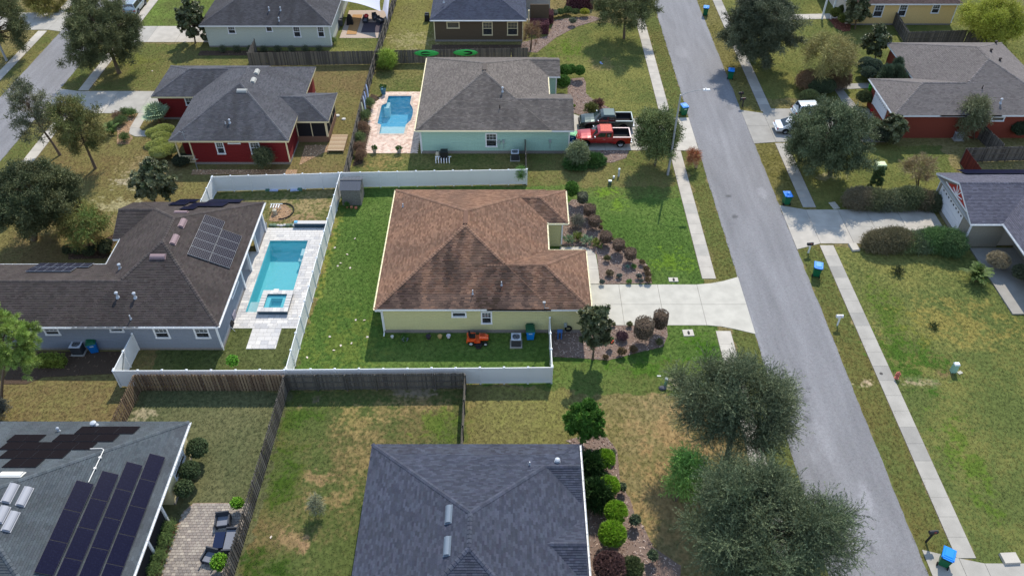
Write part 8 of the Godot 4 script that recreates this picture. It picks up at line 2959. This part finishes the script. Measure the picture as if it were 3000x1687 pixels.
	T("feathery_tree", "large feathery grey green tree spreading over the road, lower of two", Vector2(2180, 1720), Vector2(2240, 1560), 238, 215, {kind = "feather", col = lin(76, 90, 64), alt = lin(108, 116, 84), lobes = 36, tr = 0.16, stems = 3, dens = 8.2, rise = 0.5, irr = 0.2, bark = lin(84, 78, 70) * 0.6})
	T("young_tree", "slender fresh green tree between the two feathery trees and the lawn", zz(3, 2, 1640, 690), zz(3, 2, 1760, 430), 54, 72, {kind = "willow", col = lin(98, 136, 62), alt = lin(130, 160, 80), lobes = 12, tr = 0.05, stems = 2, dens = 3.0, irr = 0.25})
	T("pine_tree", "long-needled pine at the picture edge by the pool house", Vector2(0, 1165), Vector2(18, 1005), 86, 108, {kind = "needle", col = lin(112, 134, 62), alt = lin(140, 156, 84), lobes = 16, tr = 0.1, dens = 8.0, size = 1.1})
	T("sapling", "nearly bare grey sapling in the patchy back yard", zz(3, 1, 595, 835), zz(3, 1, 600, 745), 18, 26, {kind = "willow", col = lin(120, 122, 96), lobes = 6, tr = 0.025, dens = 3.0, size = 0.5})
	T("young_tree", "small light green tree beside the kayak fence", zz(0, 1, 1310, 690), zz(0, 1, 1322, 590), 28, 24, {kind = "willow", col = lin(124, 146, 50), alt = lin(150, 164, 70), lobes = 10, tr = 0.04, dens = 7.0, size = 0.8})
	T("crape_myrtle", "bare brown stemmed little tree beside the maroon hedges", zz(0, 2, 190, 505), zz(0, 2, 200, 320), 24, 30, {kind = "twig", col = lin(130, 96, 76), alt = lin(120, 110, 70), lobes = 10, tr = 0.04, stems = 3, dens = 6.0})
	T("dead_bush", "dry reddish brown bush on the verge beside the road", zz(1, 2, 1860, 242), zz(1, 2, 1830, 140), 20, 26, {kind = "twig", col = lin(150, 92, 66), alt = lin(170, 130, 96), lobes = 9, tr = 0.025, stems = 8, dens = 7.0, bark = lin(186, 160, 130) * 0.8, cat = "bush"})
	T("young_tree", "bare brownish tree by the pale green transformer", zz(1, 3, 1510, 440), zz(1, 3, 1520, 250), 48, 42, {kind = "twig", col = lin(132, 112, 84), alt = lin(120, 112, 76), lobes = 14, tr = 0.05, stems = 4, dens = 6.0})
	T("cedar_tree", "dark green small cedar in front of the transformer", zz(1, 3, 1110, 470), zz(1, 3, 1110, 340), 30, 38, {kind = "fine", col = lin(66, 84, 48), lobes = 12, tr = 0.05, dens = 14.0, cone = true})

# ---------------------------------------------------------------- shrubs
func bush(called: String, label: String, at: Vector3, w: float, h: float, shape: String, col: Color, kind := "rosette", size := 0.8, group := "", d := -1.0, turn := 0.0, dens := 60.0) -> void:
	var t := thing(called, label, "hedge" if shape == "box" else "shrub", at, turn, group)
	if d < 0: d = w
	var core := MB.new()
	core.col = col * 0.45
	var xf := []
	var cl := PackedColorArray()
	var hw := w / 2
	var hd := d / 2
	var area := 0.0
	match shape:
		"box": area = 2 * h * (w + d) + w * d
		"drum": area = PI * w * h + PI * hw * hw
		_: area = PI * w * maxf(h, w) * 0.8
	var n := int(area * dens * (1.9 if shape == "drum" else 1.0))
	var e := 0.82
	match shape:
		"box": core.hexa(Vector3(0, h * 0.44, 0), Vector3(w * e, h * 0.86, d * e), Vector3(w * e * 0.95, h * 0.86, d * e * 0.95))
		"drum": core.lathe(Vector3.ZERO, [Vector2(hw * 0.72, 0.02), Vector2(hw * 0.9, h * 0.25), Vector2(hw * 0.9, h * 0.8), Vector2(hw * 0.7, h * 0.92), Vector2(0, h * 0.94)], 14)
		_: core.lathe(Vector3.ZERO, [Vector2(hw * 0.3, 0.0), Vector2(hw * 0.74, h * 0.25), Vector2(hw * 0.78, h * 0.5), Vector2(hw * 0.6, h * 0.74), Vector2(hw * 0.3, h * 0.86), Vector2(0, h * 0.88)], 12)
	part("dark_core", core, vmat(1.0), t)  # added solid core, inner shade put into its darkened leaf colour
	for i in n:
		var p: Vector3
		var nn: Vector3
		match shape:
			"box":
				var k := rng.randf() * (w * d + 2 * h * (w + d))
				if k < w * d:
					p = Vector3(rng.randf_range(-hw, hw), h, rng.randf_range(-hd, hd)); nn = Vector3.UP
				elif k < w * d + 2 * h * w:
					var sg := 1.0 if rng.randf() < 0.6 else -1.0
					p = Vector3(rng.randf_range(-hw, hw), rng.randf() * h, hd * sg); nn = Vector3(0, 0.2, sg)
				else:
					var sg := 1.0 if rng.randf() < 0.5 else -1.0
					p = Vector3(hw * sg, rng.randf() * h, rng.randf_range(-hd, hd)); nn = Vector3(sg, 0.2, 0)
			"drum":
				var a := rng.randf() * TAU
				if rng.randf() < hw * hw * PI / area:
					var rr := hw * sqrt(rng.randf())
					p = Vector3(cos(a) * rr, h - 0.06 * rr * rr / (hw * hw), sin(a) * rr); nn = Vector3.UP
				else:
					p = Vector3(cos(a) * hw, rng.randf_range(0.06, 1) * h, sin(a) * hw); nn = Vector3(cos(a), 0.2, sin(a))
			_:
				var dd := rv(rng)
				if dd.y < -0.5: dd.y = -dd.y
				p = Vector3(dd.x * hw, h * 0.5 + dd.y * h * 0.5, dd.z * hd); nn = dd + Vector3.UP * 0.2
		if shape == "drum": size = 0.42
		p = p - nn.normalized() * (0.03 if shape == "drum" else 0.07) + rv(rng) * (0.012 if shape == "drum" else 0.035 if kind == "rosette" or kind == "fine" else 0.14)
		p.y = maxf(p.y, 0.03)
		xf.append(Transform3D(_aim(nn + rv(rng) * 0.45, rng.randf() * TAU).scaled(Vector3.ONE * size * rng.randf_range(0.7, 1.2)), p))
		cl.append(col * 1.2 * rng.randf_range(0.65, 1.4))
	multi("foliage", clump(kind), xf, cl, t).set_meta("kind", "stuff")
func B(called: String, label: String, p: Vector2, w: float, h: float, shape: String, col: Color, kind := "rosette", size := 0.8, group := "") -> void:
	bush(called, label, g(p.x, p.y, h * 0.5), w, h, shape, col, kind, size, group)
func palm(called: String, label: String, at: Vector3, r: float, n: int, kind: String, col: Color, lift: float, trunk := 0.0) -> void:
	var t := thing(called, label, "palm", at)
	var b := MB.new()
	b.col = lin(110, 90, 66)
	b.lathe(Vector3.ZERO, [Vector2(0.17, 0), Vector2(0.15, 0.2 + trunk), Vector2(0.06, 0.35 + trunk), Vector2(0, 0.38 + trunk)], 9)
	part("trunk", b, vmat(0.95), t)
	var xf := []
	var cl := PackedColorArray()
	for i in n:
		var yaw := rng.randf() * TAU
		var pit := rng.randf_range(-0.15, 1.15)
		var bs := Basis(Vector3.UP, yaw) * Basis(Vector3.RIGHT, pit * lift)
		xf.append(Transform3D(bs.scaled(Vector3.ONE * r * rng.randf_range(0.8, 1.1)), Vector3(0, 0.22 + trunk, 0)))
		cl.append(col * rng.randf_range(0.75, 1.25))
	multi("fronds", clump(kind), xf, cl, t).set_meta("kind", "stuff")
const ORD := ["first", "second", "third", "fourth", "fifth", "sixth", "seventh", "eighth", "ninth"]
func shrubs() -> void:
	var lime := lin(112, 146, 34)
	var dkg := lin(72, 88, 50)
	var purp := lin(122, 102, 86)
	var mar := lin(112, 72, 76)
	# clipped drums in the two beds of the brown-roofed house
	var dr := [[708, 580, 1.05, 0.95, "first clipped drum shrub below the green ball, at the top of the bed"], [780, 705, 1.15, 0.95, "second clipped drum shrub down the bed, reddish topped"], [825, 815, 1.1, 0.9, "third clipped drum shrub, with a blue scrap at its foot"], [940, 975, 1.1, 0.9, "fourth clipped drum shrub down the bed edge"], [1070, 1055, 1.1, 0.9, "fifth clipped drum shrub down the bed edge"], [1188, 1145, 1.05, 0.9, "sixth clipped drum shrub, last before the low tufts"]]
	for k in dr.size():
		B("drum_shrub", dr[k][4], zz(1, 2, dr[k][0], dr[k][1]), dr[k][2], dr[k][3], "drum", purp if k > 0 else lin(104, 106, 86), "rosette", 0.6, "clipped drum shrubs along the bark bed")
	B("drum_shrub", "tall wide clipped drum shrub beside the clean driveway", zz(2, 2, 1318, 475), 1.55, 1.55, "drum", lin(122, 106, 88), "rosette", 0.6, "clipped drum shrubs along the bark bed")
	B("drum_shrub", "tall narrow clipped drum shrub touching the clean driveway", zz(2, 2, 1484, 385), 1.2, 1.5, "drum", lin(116, 98, 82), "rosette", 0.6, "clipped drum shrubs along the bark bed")
	B("round_shrub", "round green shrub at the brown roof's far corner", zz(1, 2, 598, 520), 1.35, 1.6, "ball", lin(74, 108, 36), "rosette", 0.9)
	var low := [[1, 2, 885, 790, 0.45, 0.3, 0], [1, 2, 890, 850, 0.45, 0.3, 0], [1, 2, 915, 895, 0.4, 0.3, 0], [1, 2, 1005, 965, 0.35, 0.3, 0], [1, 2, 1130, 1055, 0.3, 0.3, 0], [1, 2, 1180, 1075, 0.5, 0.35, 0], [1, 2, 1308, 1200, 0.55, 0.35, 0], [1, 2, 1350, 1270, 0.6, 0.4, 0], [1, 2, 1370, 1320, 0.6, 0.4, 0], [1, 2, 1370, 1378, 0.6, 0.4, 0], [2, 2, 1102, 655, 0.75, 0.5, 0], [2, 2, 1222, 635, 0.7, 0.5, 0], [2, 2, 940, 705, 0.5, 0.3, 0], [2, 2, 1480, 560, 0.6, 0.45, 1], [2, 2, 1180, 372, 0.5, 0.3, 1], [2, 2, 980, 375, 0.5, 0.3, 1], [2, 2, 1030, 375, 0.35, 0.25, 1], [1, 2, 955, 1160, 0.6, 0.4, 1], [1, 2, 985, 1310, 0.7, 0.35, 2], [1, 2, 1080, 1335, 0.5, 0.3, 3], [1, 2, 1278, 1340, 0.5, 0.35, 3], [1, 2, 1300, 1385, 0.4, 0.3, 3], [1, 2, 1180, 1392, 0.45, 0.3, 4], [1, 2, 905, 1400, 0.45, 0.35, 3], [1, 2, 1228, 1238, 0.45, 0.3, 4], [1, 2, 1160, 1240, 0.3, 0.25, 5]]
	for k in low.size():
		var e: Array = low[k]
		B("low_shrub", ["low brown tuft edging the bark beds of the brown-roofed house", "low olive tuft in the bark beds of the brown-roofed house", "flat dusty brown tuft in the bark by the curved path", "low blue grey tuft in the bark by the clean driveway", "low fresh green tuft in the bark of the drum shrub bed", "tiny pale blue tuft in the bark of the drum shrub bed"][e[6]], zz(e[0], e[1], e[2], e[3]), e[4], e[5], "ball", [lin(110, 92, 66), lin(104, 104, 66), lin(112, 100, 76), lin(86, 96, 88), lin(96, 126, 62), lin(110, 140, 120)][e[6]], "fine", 0.8, "low tufts in the bark beds")
	for e in [[570, 985, 0, "blue green spiky plant nearest the porch wall"], [745, 990, 0, "blue green spiky plant second from the porch wall"], [662, 955, 1, "olive tuft between the two blue green spiky plants"], [862, 1010, 1, "olive tuft between the spiky plants and the fourth drum"]]:
		B("spiky_plant", e[3], zz(1, 2, e[0], e[1]), 0.5, 0.36, "ball", lin(122, 142, 110) if e[2] == 0 else lin(112, 122, 58), "spike", 0.9)
	B("grey_shrub", "loose grey shrub in the bark bed by the gutter corner", zz(1, 2, 655, 800), 1.0, 0.7, "ball", lin(112, 110, 96), "willow", 0.55)
	B("purple_shrub", "flat dark purple leaved shrub in the bark by the driveway", zz(2, 2, 1108, 495), 0.95, 0.4, "ball", lin(96, 72, 78), "fine", 0.9)
	B("rose_bush", "small bush with orange flowers beside the magnolia", zz(2, 2, 995, 560), 0.5, 0.7, "ball", lin(80, 100, 54), "rosette", 0.7)
	var fl := MB.new()
	for k in 3: fl.lathe(Vector3([0.12, -0.14, 0.02][k], [0.55, 0.68, 0.42][k], [0.2, 0.1, 0.26][k]), [Vector2(0, -0.05), Vector2(0.07, 0.0), Vector2(0.05, 0.05), Vector2(0, 0.06)], 7)
	part("flowers", fl, plain("flower_orange", 226, 84, 60, 0.6), get_node("rose_bush"))
	# front of the charcoal-roofed house
	for e in [[930, 320, 1.35, 1.2, "lime green ball shrub, first from the evergreen"], [968, 600, 1.4, 1.25, "lime green ball shrub, second from the evergreen"], [1038, 860, 1.45, 1.3, "lime green ball shrub, third from the evergreen"], [1002, 1085, 1.7, 1.4, "largest lime green ball shrub, beside the purple bush"]]:
		B("lime_shrub", e[4], zz(3, 2, e[0], e[1]), e[2], e[3], "ball", lime, "fine", 1.1, "lime ball shrubs")
	for e in [[1010, 245, 0.6, 0.6, "small dark ball shrub behind the first lime ball"], [1108, 580, 0.65, 0.6, "small dark ball shrub beside the second lime ball"], [1232, 915, 0.8, 0.7, "small dark ball shrub standing alone in the bark"], [1410, 1270, 0.75, 0.7, "small dark ball shrub nearest the tree shadow"]]:
		B("dark_shrub", e[4], zz(3, 2, e[0], e[1]), e[2], e[3], "ball", lin(80, 92, 66), "rosette", 0.7, "small dark ball shrubs")
	bush("juniper", "feathery dark juniper against the gutter, upper one", q(3, 2, 800, 420), 1.3, 1.7, "ball", lin(52, 78, 36), "spike", 1.1)
	bush("juniper", "feathery dark juniper against the gutter, lower one", q(3, 2, 850, 720), 1.4, 1.8, "ball", lin(48, 72, 34), "spike", 1.1)
	B("purple_shrub", "broad purple brown shrub at the corner of the charcoal roof", zz(3, 2, 980, 1400), 2.0, 1.2, "ball", lin(92, 68, 64), "fine", 1.0)
	B("green_shrub", "dull green shrub joined to the purple one", zz(3, 2, 1200, 1400), 1.4, 1.0, "ball", lin(74, 84, 50), "fine", 1.0)
	# beside the solar array house
	for e in [[2005, 220, 1.5, 1.3, "clipped shrub under the window, farthest from the patio"], [1925, 440, 1.4, 1.2, "clipped shrub in the middle of three by the cream wall"], [1872, 620, 1.25, 1.2, "clipped shrub nearest the patio's corner"]]:
		B("dark_shrub", e[4], zz(3, 0, e[0], e[1]), e[2], e[3], "ball", lin(70, 84, 52), "rosette", 0.75)
	B("lime_shrub", "lime green shrub at the far corner of the paver patio", zz(3, 0, 2395, 755), 0.85, 0.8, "ball", lin(98, 138, 36), "rosette", 0.9)
	B("lime_shrub", "lime green shrub beside the nearer wicker armchair", zz(3, 0, 2222, 1350), 1.1, 0.95, "ball", lin(98, 138, 36), "rosette", 0.9)
	for e in [[1700, 985, "leafy perennial in the red bark, upper one"], [1660, 1100, "leafy perennial in the red bark, middle one"], [1590, 1270, "leafy perennial in the red bark, larger lower one"], [1545, 1400, "leafy perennial in the red bark, at the picture's edge"]]:
		B("perennial", e[2], zz(3, 0, e[0], e[1]), 0.75, 0.4, "ball", lin(92, 112, 62), "willow", 0.5)
	# pool yard
	B("lemon_bush", "bright green leafy bush behind the white fence", zz(2, 0, 2345, 770), 0.9, 0.9, "ball", lin(92, 140, 44), "rosette", 0.9)
	B("vine", "thin green sprig at the foot of the dividing white fence", zz(2, 1, 325, 780), 0.5, 0.6, "ball", lin(86, 104, 60), "willow", 0.4)
	bush("cube_hedge", "square clipped yellow green hedge in the shade by the grey wall", q(2, 0, 535, 770), 2.0, 1.0, "box", lin(112, 124, 48), "rosette", 0.7, "", 0.8)
	for e in [[700, 1090, 1.1], [800, 1100, 1.0], [905, 1110, 1.1], [990, 1060, 1.0], [1080, 1035, 1.1], [1070, 1090, 1.0], [1020, 1010, 0.8]]:
		B("dark_shrub", "dark round shrub in the brown bed by the pool house", zz(1, 0, e[0], e[1]), e[2], 0.8, "ball", lin(62, 70, 46), "rosette", 0.75, "dark shrubs in the brown bed")
	B("yellow_shrub", "yellow flowered low shrub at the picture edge under the dense tree", zz(1, 0, 30, 770), 1.2, 0.9, "ball", lin(140, 136, 46), "fine", 0.9)
	B("climber", "green climbing plant on the corner post of the white fence", zz(1, 2, 90, 345), 0.8, 1.2, "ball", lin(92, 130, 60), "willow", 0.55)
	# mint house
	for e in [[530, 755, 1.5, 1.3, "deep green round shrub touching the mint wall"], [590, 742, 1.2, 1.2, "deep green round shrub between two others"], [678, 752, 1.3, 1.2, "deep green round shrub at the lawn edge"], [515, 870, 1.6, 1.4, "deep green round shrub nearest the garage roof"]]:
		B("round_shrub", e[4], zz(0, 2, e[0], e[1]), e[2], e[3], "ball", lin(74, 108, 40), "rosette", 0.85, "deep green shrubs of the mint house")
	B("ornamental_grass", "dry ornamental grass tuft by the green truck", zz(0, 2, 790, 1130), 1.0, 0.8, "ball", lin(110, 112, 62), "spike", 1.0)
	B("ornamental_grass", "reddish grass tuft in the grey bark bed", zz(0, 2, 870, 1075), 0.9, 0.6, "ball", lin(124, 92, 80), "spike", 0.9)
	B("low_shrub", "tiny bright green sprig in the grey bark bed", zz(0, 2, 625, 1075), 0.4, 0.3, "ball", lin(110, 130, 40), "fine", 0.7)
	bush("weeping_shrub", "tall pale shrub at the mint garage corner", q(1, 2, 655, 215), 1.5, 2.4, "ball", lin(118, 126, 90), "willow", 0.9)
	bush("creeping_juniper", "spreading ferny green ground shrub by the trucks' bed", q(1, 2, 800, 190), 2.4, 0.6, "ball", lin(78, 108, 56), "spike", 0.9, "", 1.6)
	bush("creeping_juniper", "ferny green shrub under the tall pale one", q(1, 2, 640, 235), 2.0, 0.9, "ball", lin(74, 104, 54), "spike", 0.9, "", 1.4)
	var en := 0
	for e in [[0, 1, 1140, 1060, 0], [0, 1, 1100, 1180, 0], [1, 1, 1040, 60, 1], [0, 1, 1040, 1410, 0], [0, 1, 1080, 1300, 1], [1, 1, 1060, 130, 1]]:
		en += 1
		B("border_plant", ORD[en % 7] + " straggly plant in the leafy bed by the grey fence", zz(e[0], e[1], e[2], e[3]), 0.9, 0.7, "ball", lin(100, 116, 70) if e[4] == 0 else lin(122, 96, 74), "willow", 0.55, "plants in the leafy bed by the grey fence")
	# dark brown house
	for e in [[680, 60, 3.6, 1.6, 2.2, "long maroon clipped hedge block beside the concrete path"], [330, 215, 2.2, 1.4, 1.9, "rounded maroon hedge block at the dark brown wall"], [275, 315, 2.4, 1.4, 1.9, "rounded maroon hedge block behind the bare little tree"]]:
		var at := q(0, 2, e[0], e[1])
		bush("maroon_hedge", e[5], at, e[2], e[3], "box", mar, "rosette", 0.7, "maroon hedges", e[4])
	en = 0
	for e in [[320, 130, 1.0, 0], [420, 150, 1.2, 1], [490, 140, 1.2, 0], [560, 120, 1.3, 0], [640, 140, 1.1, 0], [730, 140, 1.3, 2], [610, 230, 1.0, 1]]:
		en += 1
		B("border_plant", ORD[en - 1] + " leafy plant from the porch post in the curved bark bed", zz(0, 2, e[0], e[1]), e[2], 0.7, "ball", [lin(80, 96, 52), lin(112, 116, 92), lin(146, 146, 50)][e[3]], "rosette", 0.8, "plants in the curved bed of the dark brown house")
	# red house
	palm("fan_palm", "blue green fan palm clump beside the red house", q(0, 0, 1605, 1240), 2.2, 52, "fan", lin(150, 168, 130), 1.15, 0.3)
	palm("sago_palm", "low green sago palm in the tan bark bed", q(0, 0, 1125, 1350), 1.15, 34, "frond", lin(82, 108, 48), 0.9)
	palm("sago_palm", "dark green sago palm on the lawn of the taupe house", q(1, 3, 2085, 1370), 1.45, 46, "frond", lin(84, 104, 46), 1.0)
	for k in 7:
		var hp := [zz(0, 0, 1580, 1375), zz(0, 0, 1660, 1340), zz(0, 0, 1640, 1420), zz(1, 0, 1580, 60), zz(1, 0, 1650, 30), zz(1, 0, 1620, 120), zz(1, 0, 1690, 90)][k] as Vector2
		var at := g(hp.x, hp.y, 0.6)
		bush("wave_hedge", ORD[k] + " olive cloud clipped hedge mound from the bent path towards the red porch", at, 2.3, 1.0, "ball", lin(164, 168, 96), "fine", 0.8, "cloud clipped hedge mounds", 1.5)
	for e in [[1180, 1180, lin(120, 96, 74)], [1250, 1145, lin(90, 108, 60)], [1320, 1150, lin(92, 116, 60)], [1225, 1220, lin(86, 104, 58)], [1250, 1395, lin(90, 108, 58)], [1190, 1250, lin(84, 100, 56)]]:
		B("border_plant", "small leafy plant in the tan bark bed by the bent path", zz(0, 0, e[0], e[1]), 0.8, 0.5, "ball", e[2], "willow", 0.5, "plants in the tan bark bed")
	B("dark_shrub", "dark loose shrub under the red house windows", zz(1, 1, 85, 200), 1.4, 1.5, "ball", lin(70, 78, 52), "willow", 0.8)
	bush("dark_shrub", "dark low shrub by the red porch steps", q(1, 0, 1830, 200), 1.8, 1.0, "ball", lin(52, 58, 40), "rosette", 0.9)
	for k in 8:
		bush("wall_shrub", ORD[k] + " small dark shrub along the pale sage wall, counted from the magnolia", Vector3(-36.8 + k * 1.75, 0, -95.6), 0.7, 0.7, "ball", lin(78, 84, 62), "willow", 0.45, "small shrubs along the sage wall")
	B("border_plant", "small plant at the sage house corner beside the gravel", zz(0, 1, 770, 425), 0.7, 0.5, "ball", lin(96, 116, 60), "willow", 0.5)
	# right hand side
	B("round_shrub", "neat olive ball shrub, left of the pair by the tan yellow house", zz(0, 3, 672, 165), 1.5, 1.2, "ball", lin(104, 112, 54), "fine", 0.9)
	B("round_shrub", "neat olive ball shrub, nearer the dark magnolia", zz(0, 3, 755, 225), 1.5, 1.2, "ball", lin(100, 108, 52), "fine", 0.9)
	B("round_shrub", "olive ball shrub half hidden behind the neat pair", zz(0, 3, 755, 130), 1.4, 1.1, "ball", lin(86, 94, 48), "fine", 0.9)
	for e in [[980, 700, 1.9, 1.5, 0], [1060, 720, 1.8, 1.5, 0], [1000, 770, 1.8, 1.2, 0], [1170, 760, 1.5, 1.3, 0]]:
		B("juniper", "rounded blue grey juniper before the brick house", zz(0, 3, e[0], e[1]), e[2], e[3], "ball", lin(92, 104, 84), "fine", 1.0, "rounded junipers before the brick house")
	for e in [[43.2, -84.6, 0.9, 3.4], [43.7, -85.7, 0.9, 3.0], [44.2, -84.5, 0.9, 3.6], [44.6, -85.6, 0.9, 3.8], [44.8, -84.0, 0.8, 2.8]]:
		bush("column_juniper", "upright feathery column juniper against the taupe roof", Vector3(e[0], 0, e[1]), e[2], e[3], "ball", lin(78, 92, 70), "spike", 1.1, "column junipers")
	B("russet_shrub", "russet brown spreading shrub under the wispy crape myrtle, left side", zz(0, 3, 420, 850), 2.6, 1.2, "ball", lin(124, 100, 74), "willow", 0.8)
	B("russet_shrub", "russet brown spreading shrub under the wispy crape myrtle, right side", zz(0, 3, 700, 830), 2.4, 1.2, "ball", lin(112, 92, 68), "willow", 0.8)
	B("dark_shrub", "dark green mound under the wispy crape myrtle", zz(0, 3, 530, 900), 3.2, 1.3, "ball", lin(58, 68, 44), "rosette", 1.0)
	B("round_shrub", "grey green round shrub behind the white cars", zz(0, 3, 410, 1030), 2.2, 1.4, "ball", lin(92, 102, 64), "fine", 1.0)
	B("round_shrub", "grey green shrub between the path and the brick garage", zz(0, 3, 960, 1020), 1.8, 1.2, "ball", lin(84, 92, 56), "fine", 1.0)
	B("bright_shrub", "vivid green tall shrub at the brick garage corner", zz(0, 3, 1045, 950), 1.0, 1.9, "ball", lin(66, 160, 50), "rosette", 0.9)
	B("round_shrub", "pale olive shrub at the near side of the brick garage", zz(0, 3, 1060, 1310), 2.0, 1.2, "ball", lin(104, 110, 72), "fine", 1.0)
	B("dark_shrub", "dark shrub beneath the small magnolia of the brick garage", zz(0, 3, 1130, 1400), 2.2, 1.2, "ball", lin(54, 60, 42), "rosette", 0.9)
	# hedges of the hedged driveway
	var hc := [lin(112, 104, 82), lin(100, 104, 72), lin(96, 100, 76), lin(108, 112, 80), lin(90, 98, 66), lin(104, 96, 74), lin(84, 90, 64)]
	for k in 7:
		bush("hedge_shrub", ORD[k] + " loose shrub from the road in the hedge above the concrete driveway", q(1, 3, 900 + k * 125, 628), 2.6 + 0.4 * sin(k * 2.3), 1.5 + 0.35 * sin(k * 1.7 + 1.0), "ball", hc[k], "willow", 0.75, "hedge above the concrete driveway", 1.7)
	for k in 6:
		bush("hedge_shrub", ORD[k] + " loose shrub from the road in the hedge below the concrete driveway", q(1, 3, 1110 + k * 135, 1045), 2.7 + 0.3 * sin(k * 2.1), 1.5 + 0.3 * sin(k * 1.9), "ball", [lin(112, 104, 76), lin(106, 100, 72), lin(104, 116, 72), lin(96, 108, 78), lin(84, 112, 62), lin(88, 108, 66)][k], "willow", 0.75, "hedge below the concrete driveway", 1.8)
	bush("hedge_shrub", "darker green shrub at the garage end of the lower hedge", q(1, 3, 1800, 1080), 2.2, 1.9, "ball", lin(78, 102, 60), "willow", 0.8)
	B("pale_shrub", "pinkish pale shrub beside the shaded porch", zz(1, 3, 2300, 1215), 1.9, 1.2, "ball", lin(150, 138, 112), "fine", 1.0)
	B("dark_shrub", "dark small shrub on the open lawn of the taupe house", zz(1, 3, 1312, 1285), 0.7, 0.3, "ball", lin(76, 82, 48), "spike", 0.6)
	B("dark_shrub", "dark round shrub at the picture edge below the porch", zz(1, 3, 2530, 1340), 1.6, 1.2, "ball", lin(74, 80, 60), "rosette", 0.8)
	B("weed", "dark weed tuft on the wide yellowish lawn", zz(2, 3, 1675, 388), 0.55, 0.2, "ball", lin(70, 82, 44), "spike", 0.5)
	B("dark_shrub", "dark evergreen behind the low gate fence", zz(0, 3, 2520, 1350), 1.8, 1.4, "ball", lin(50, 60, 40), "rosette", 1.0)
	B("dark_shrub", "grey shrub at the picture edge in the brown lawn", zz(2, 0, 10, 1250), 1.0, 1.0, "ball", lin(96, 96, 84), "willow", 0.6)

# ---------------------------------------------------------------- grass blades
func grass() -> void:
	var cs := 0.25
	var nx := int(GW / cs)
	var nz := int(GD / cs)
	var mask := PackedByteArray()
	mask.resize(nx * nz)
	paved.append(pv([[-23.2, -58], [-18.9, -58], [-18.9, -48], [-23.2, -48]]))
	paved.append(pv([[-15.2, -84.6], [-11.1, -84.6], [-11.1, -76.1], [-15.2, -76.1]]))
	for pl0 in paved:
		var lo: Vector2 = pl0[0]
		var hi: Vector2 = pl0[0]
		for p in pl0:
			lo = lo.min(p); hi = hi.max(p)
		for j in range(maxi(0, int((lo.y - GZ0) / cs)), mini(nz, int((hi.y - GZ0) / cs) + 1)):
			for i in range(maxi(0, int((lo.x - GX0) / cs)), mini(nx, int((hi.x - GX0) / cs) + 1)):
				if Geometry2D.is_point_in_polygon(Vector2(GX0 + (i + 0.5) * cs, GZ0 + (j + 0.5) * cs), pl0): mask[j * nx + i] = 1
	var b := MB.new()
	var r := RandomNumberGenerator.new()
	r.seed = 2
	for k in 7:
		var d := (rv(r) * 0.9 + Vector3.UP * 0.7)
		d.y = absf(d.y)
		b.col = Color(1, 1, 1) * r.randf_range(0.75, 1.3)
		leaf(b, Vector3(r.randf_range(-0.09, 0.09), -0.01, r.randf_range(-0.09, 0.09)), d.normalized(), rv(r), r.randf_range(0.08, 0.14), 0.03)
	var me := b.mesh(leaf_mat(0.7))
	var xf := []
	var cl := PackedColorArray()
	for j in nz:
		var z := GZ0 + j * cs
		if z > -19.0: break
		var half := 18.0 + (-z) * 0.66
		var per := 1.7 if z > -60 else 1.2
		for i in nx:
			if mask[j * nx + i]: continue
			var x := GX0 + i * cs
			if absf(x) > half: continue
			var n := int(per + r.randf())
			for k in n:
				var p := Vector3(x + r.randf() * cs, 0, z + r.randf() * cs)
				var o := (int((p.z - GZ0) * 10.0) * 1400 + int((p.x - GX0) * 10.0)) * 3
				var c := Color(turf[o], turf[o + 1], turf[o + 2]) * r.randf_range(1.0, 1.5)
				xf.append(Transform3D(Basis(Vector3.UP, r.randf() * TAU).scaled(Vector3.ONE * r.randf_range(0.6, 1.15)), p))
				cl.append(c)
	print("tufts ", xf.size())
	var o := multi("grass", me, xf, cl, self)
	tag(o, "short grass blades growing over the lawns", "grass", "", "stuff")
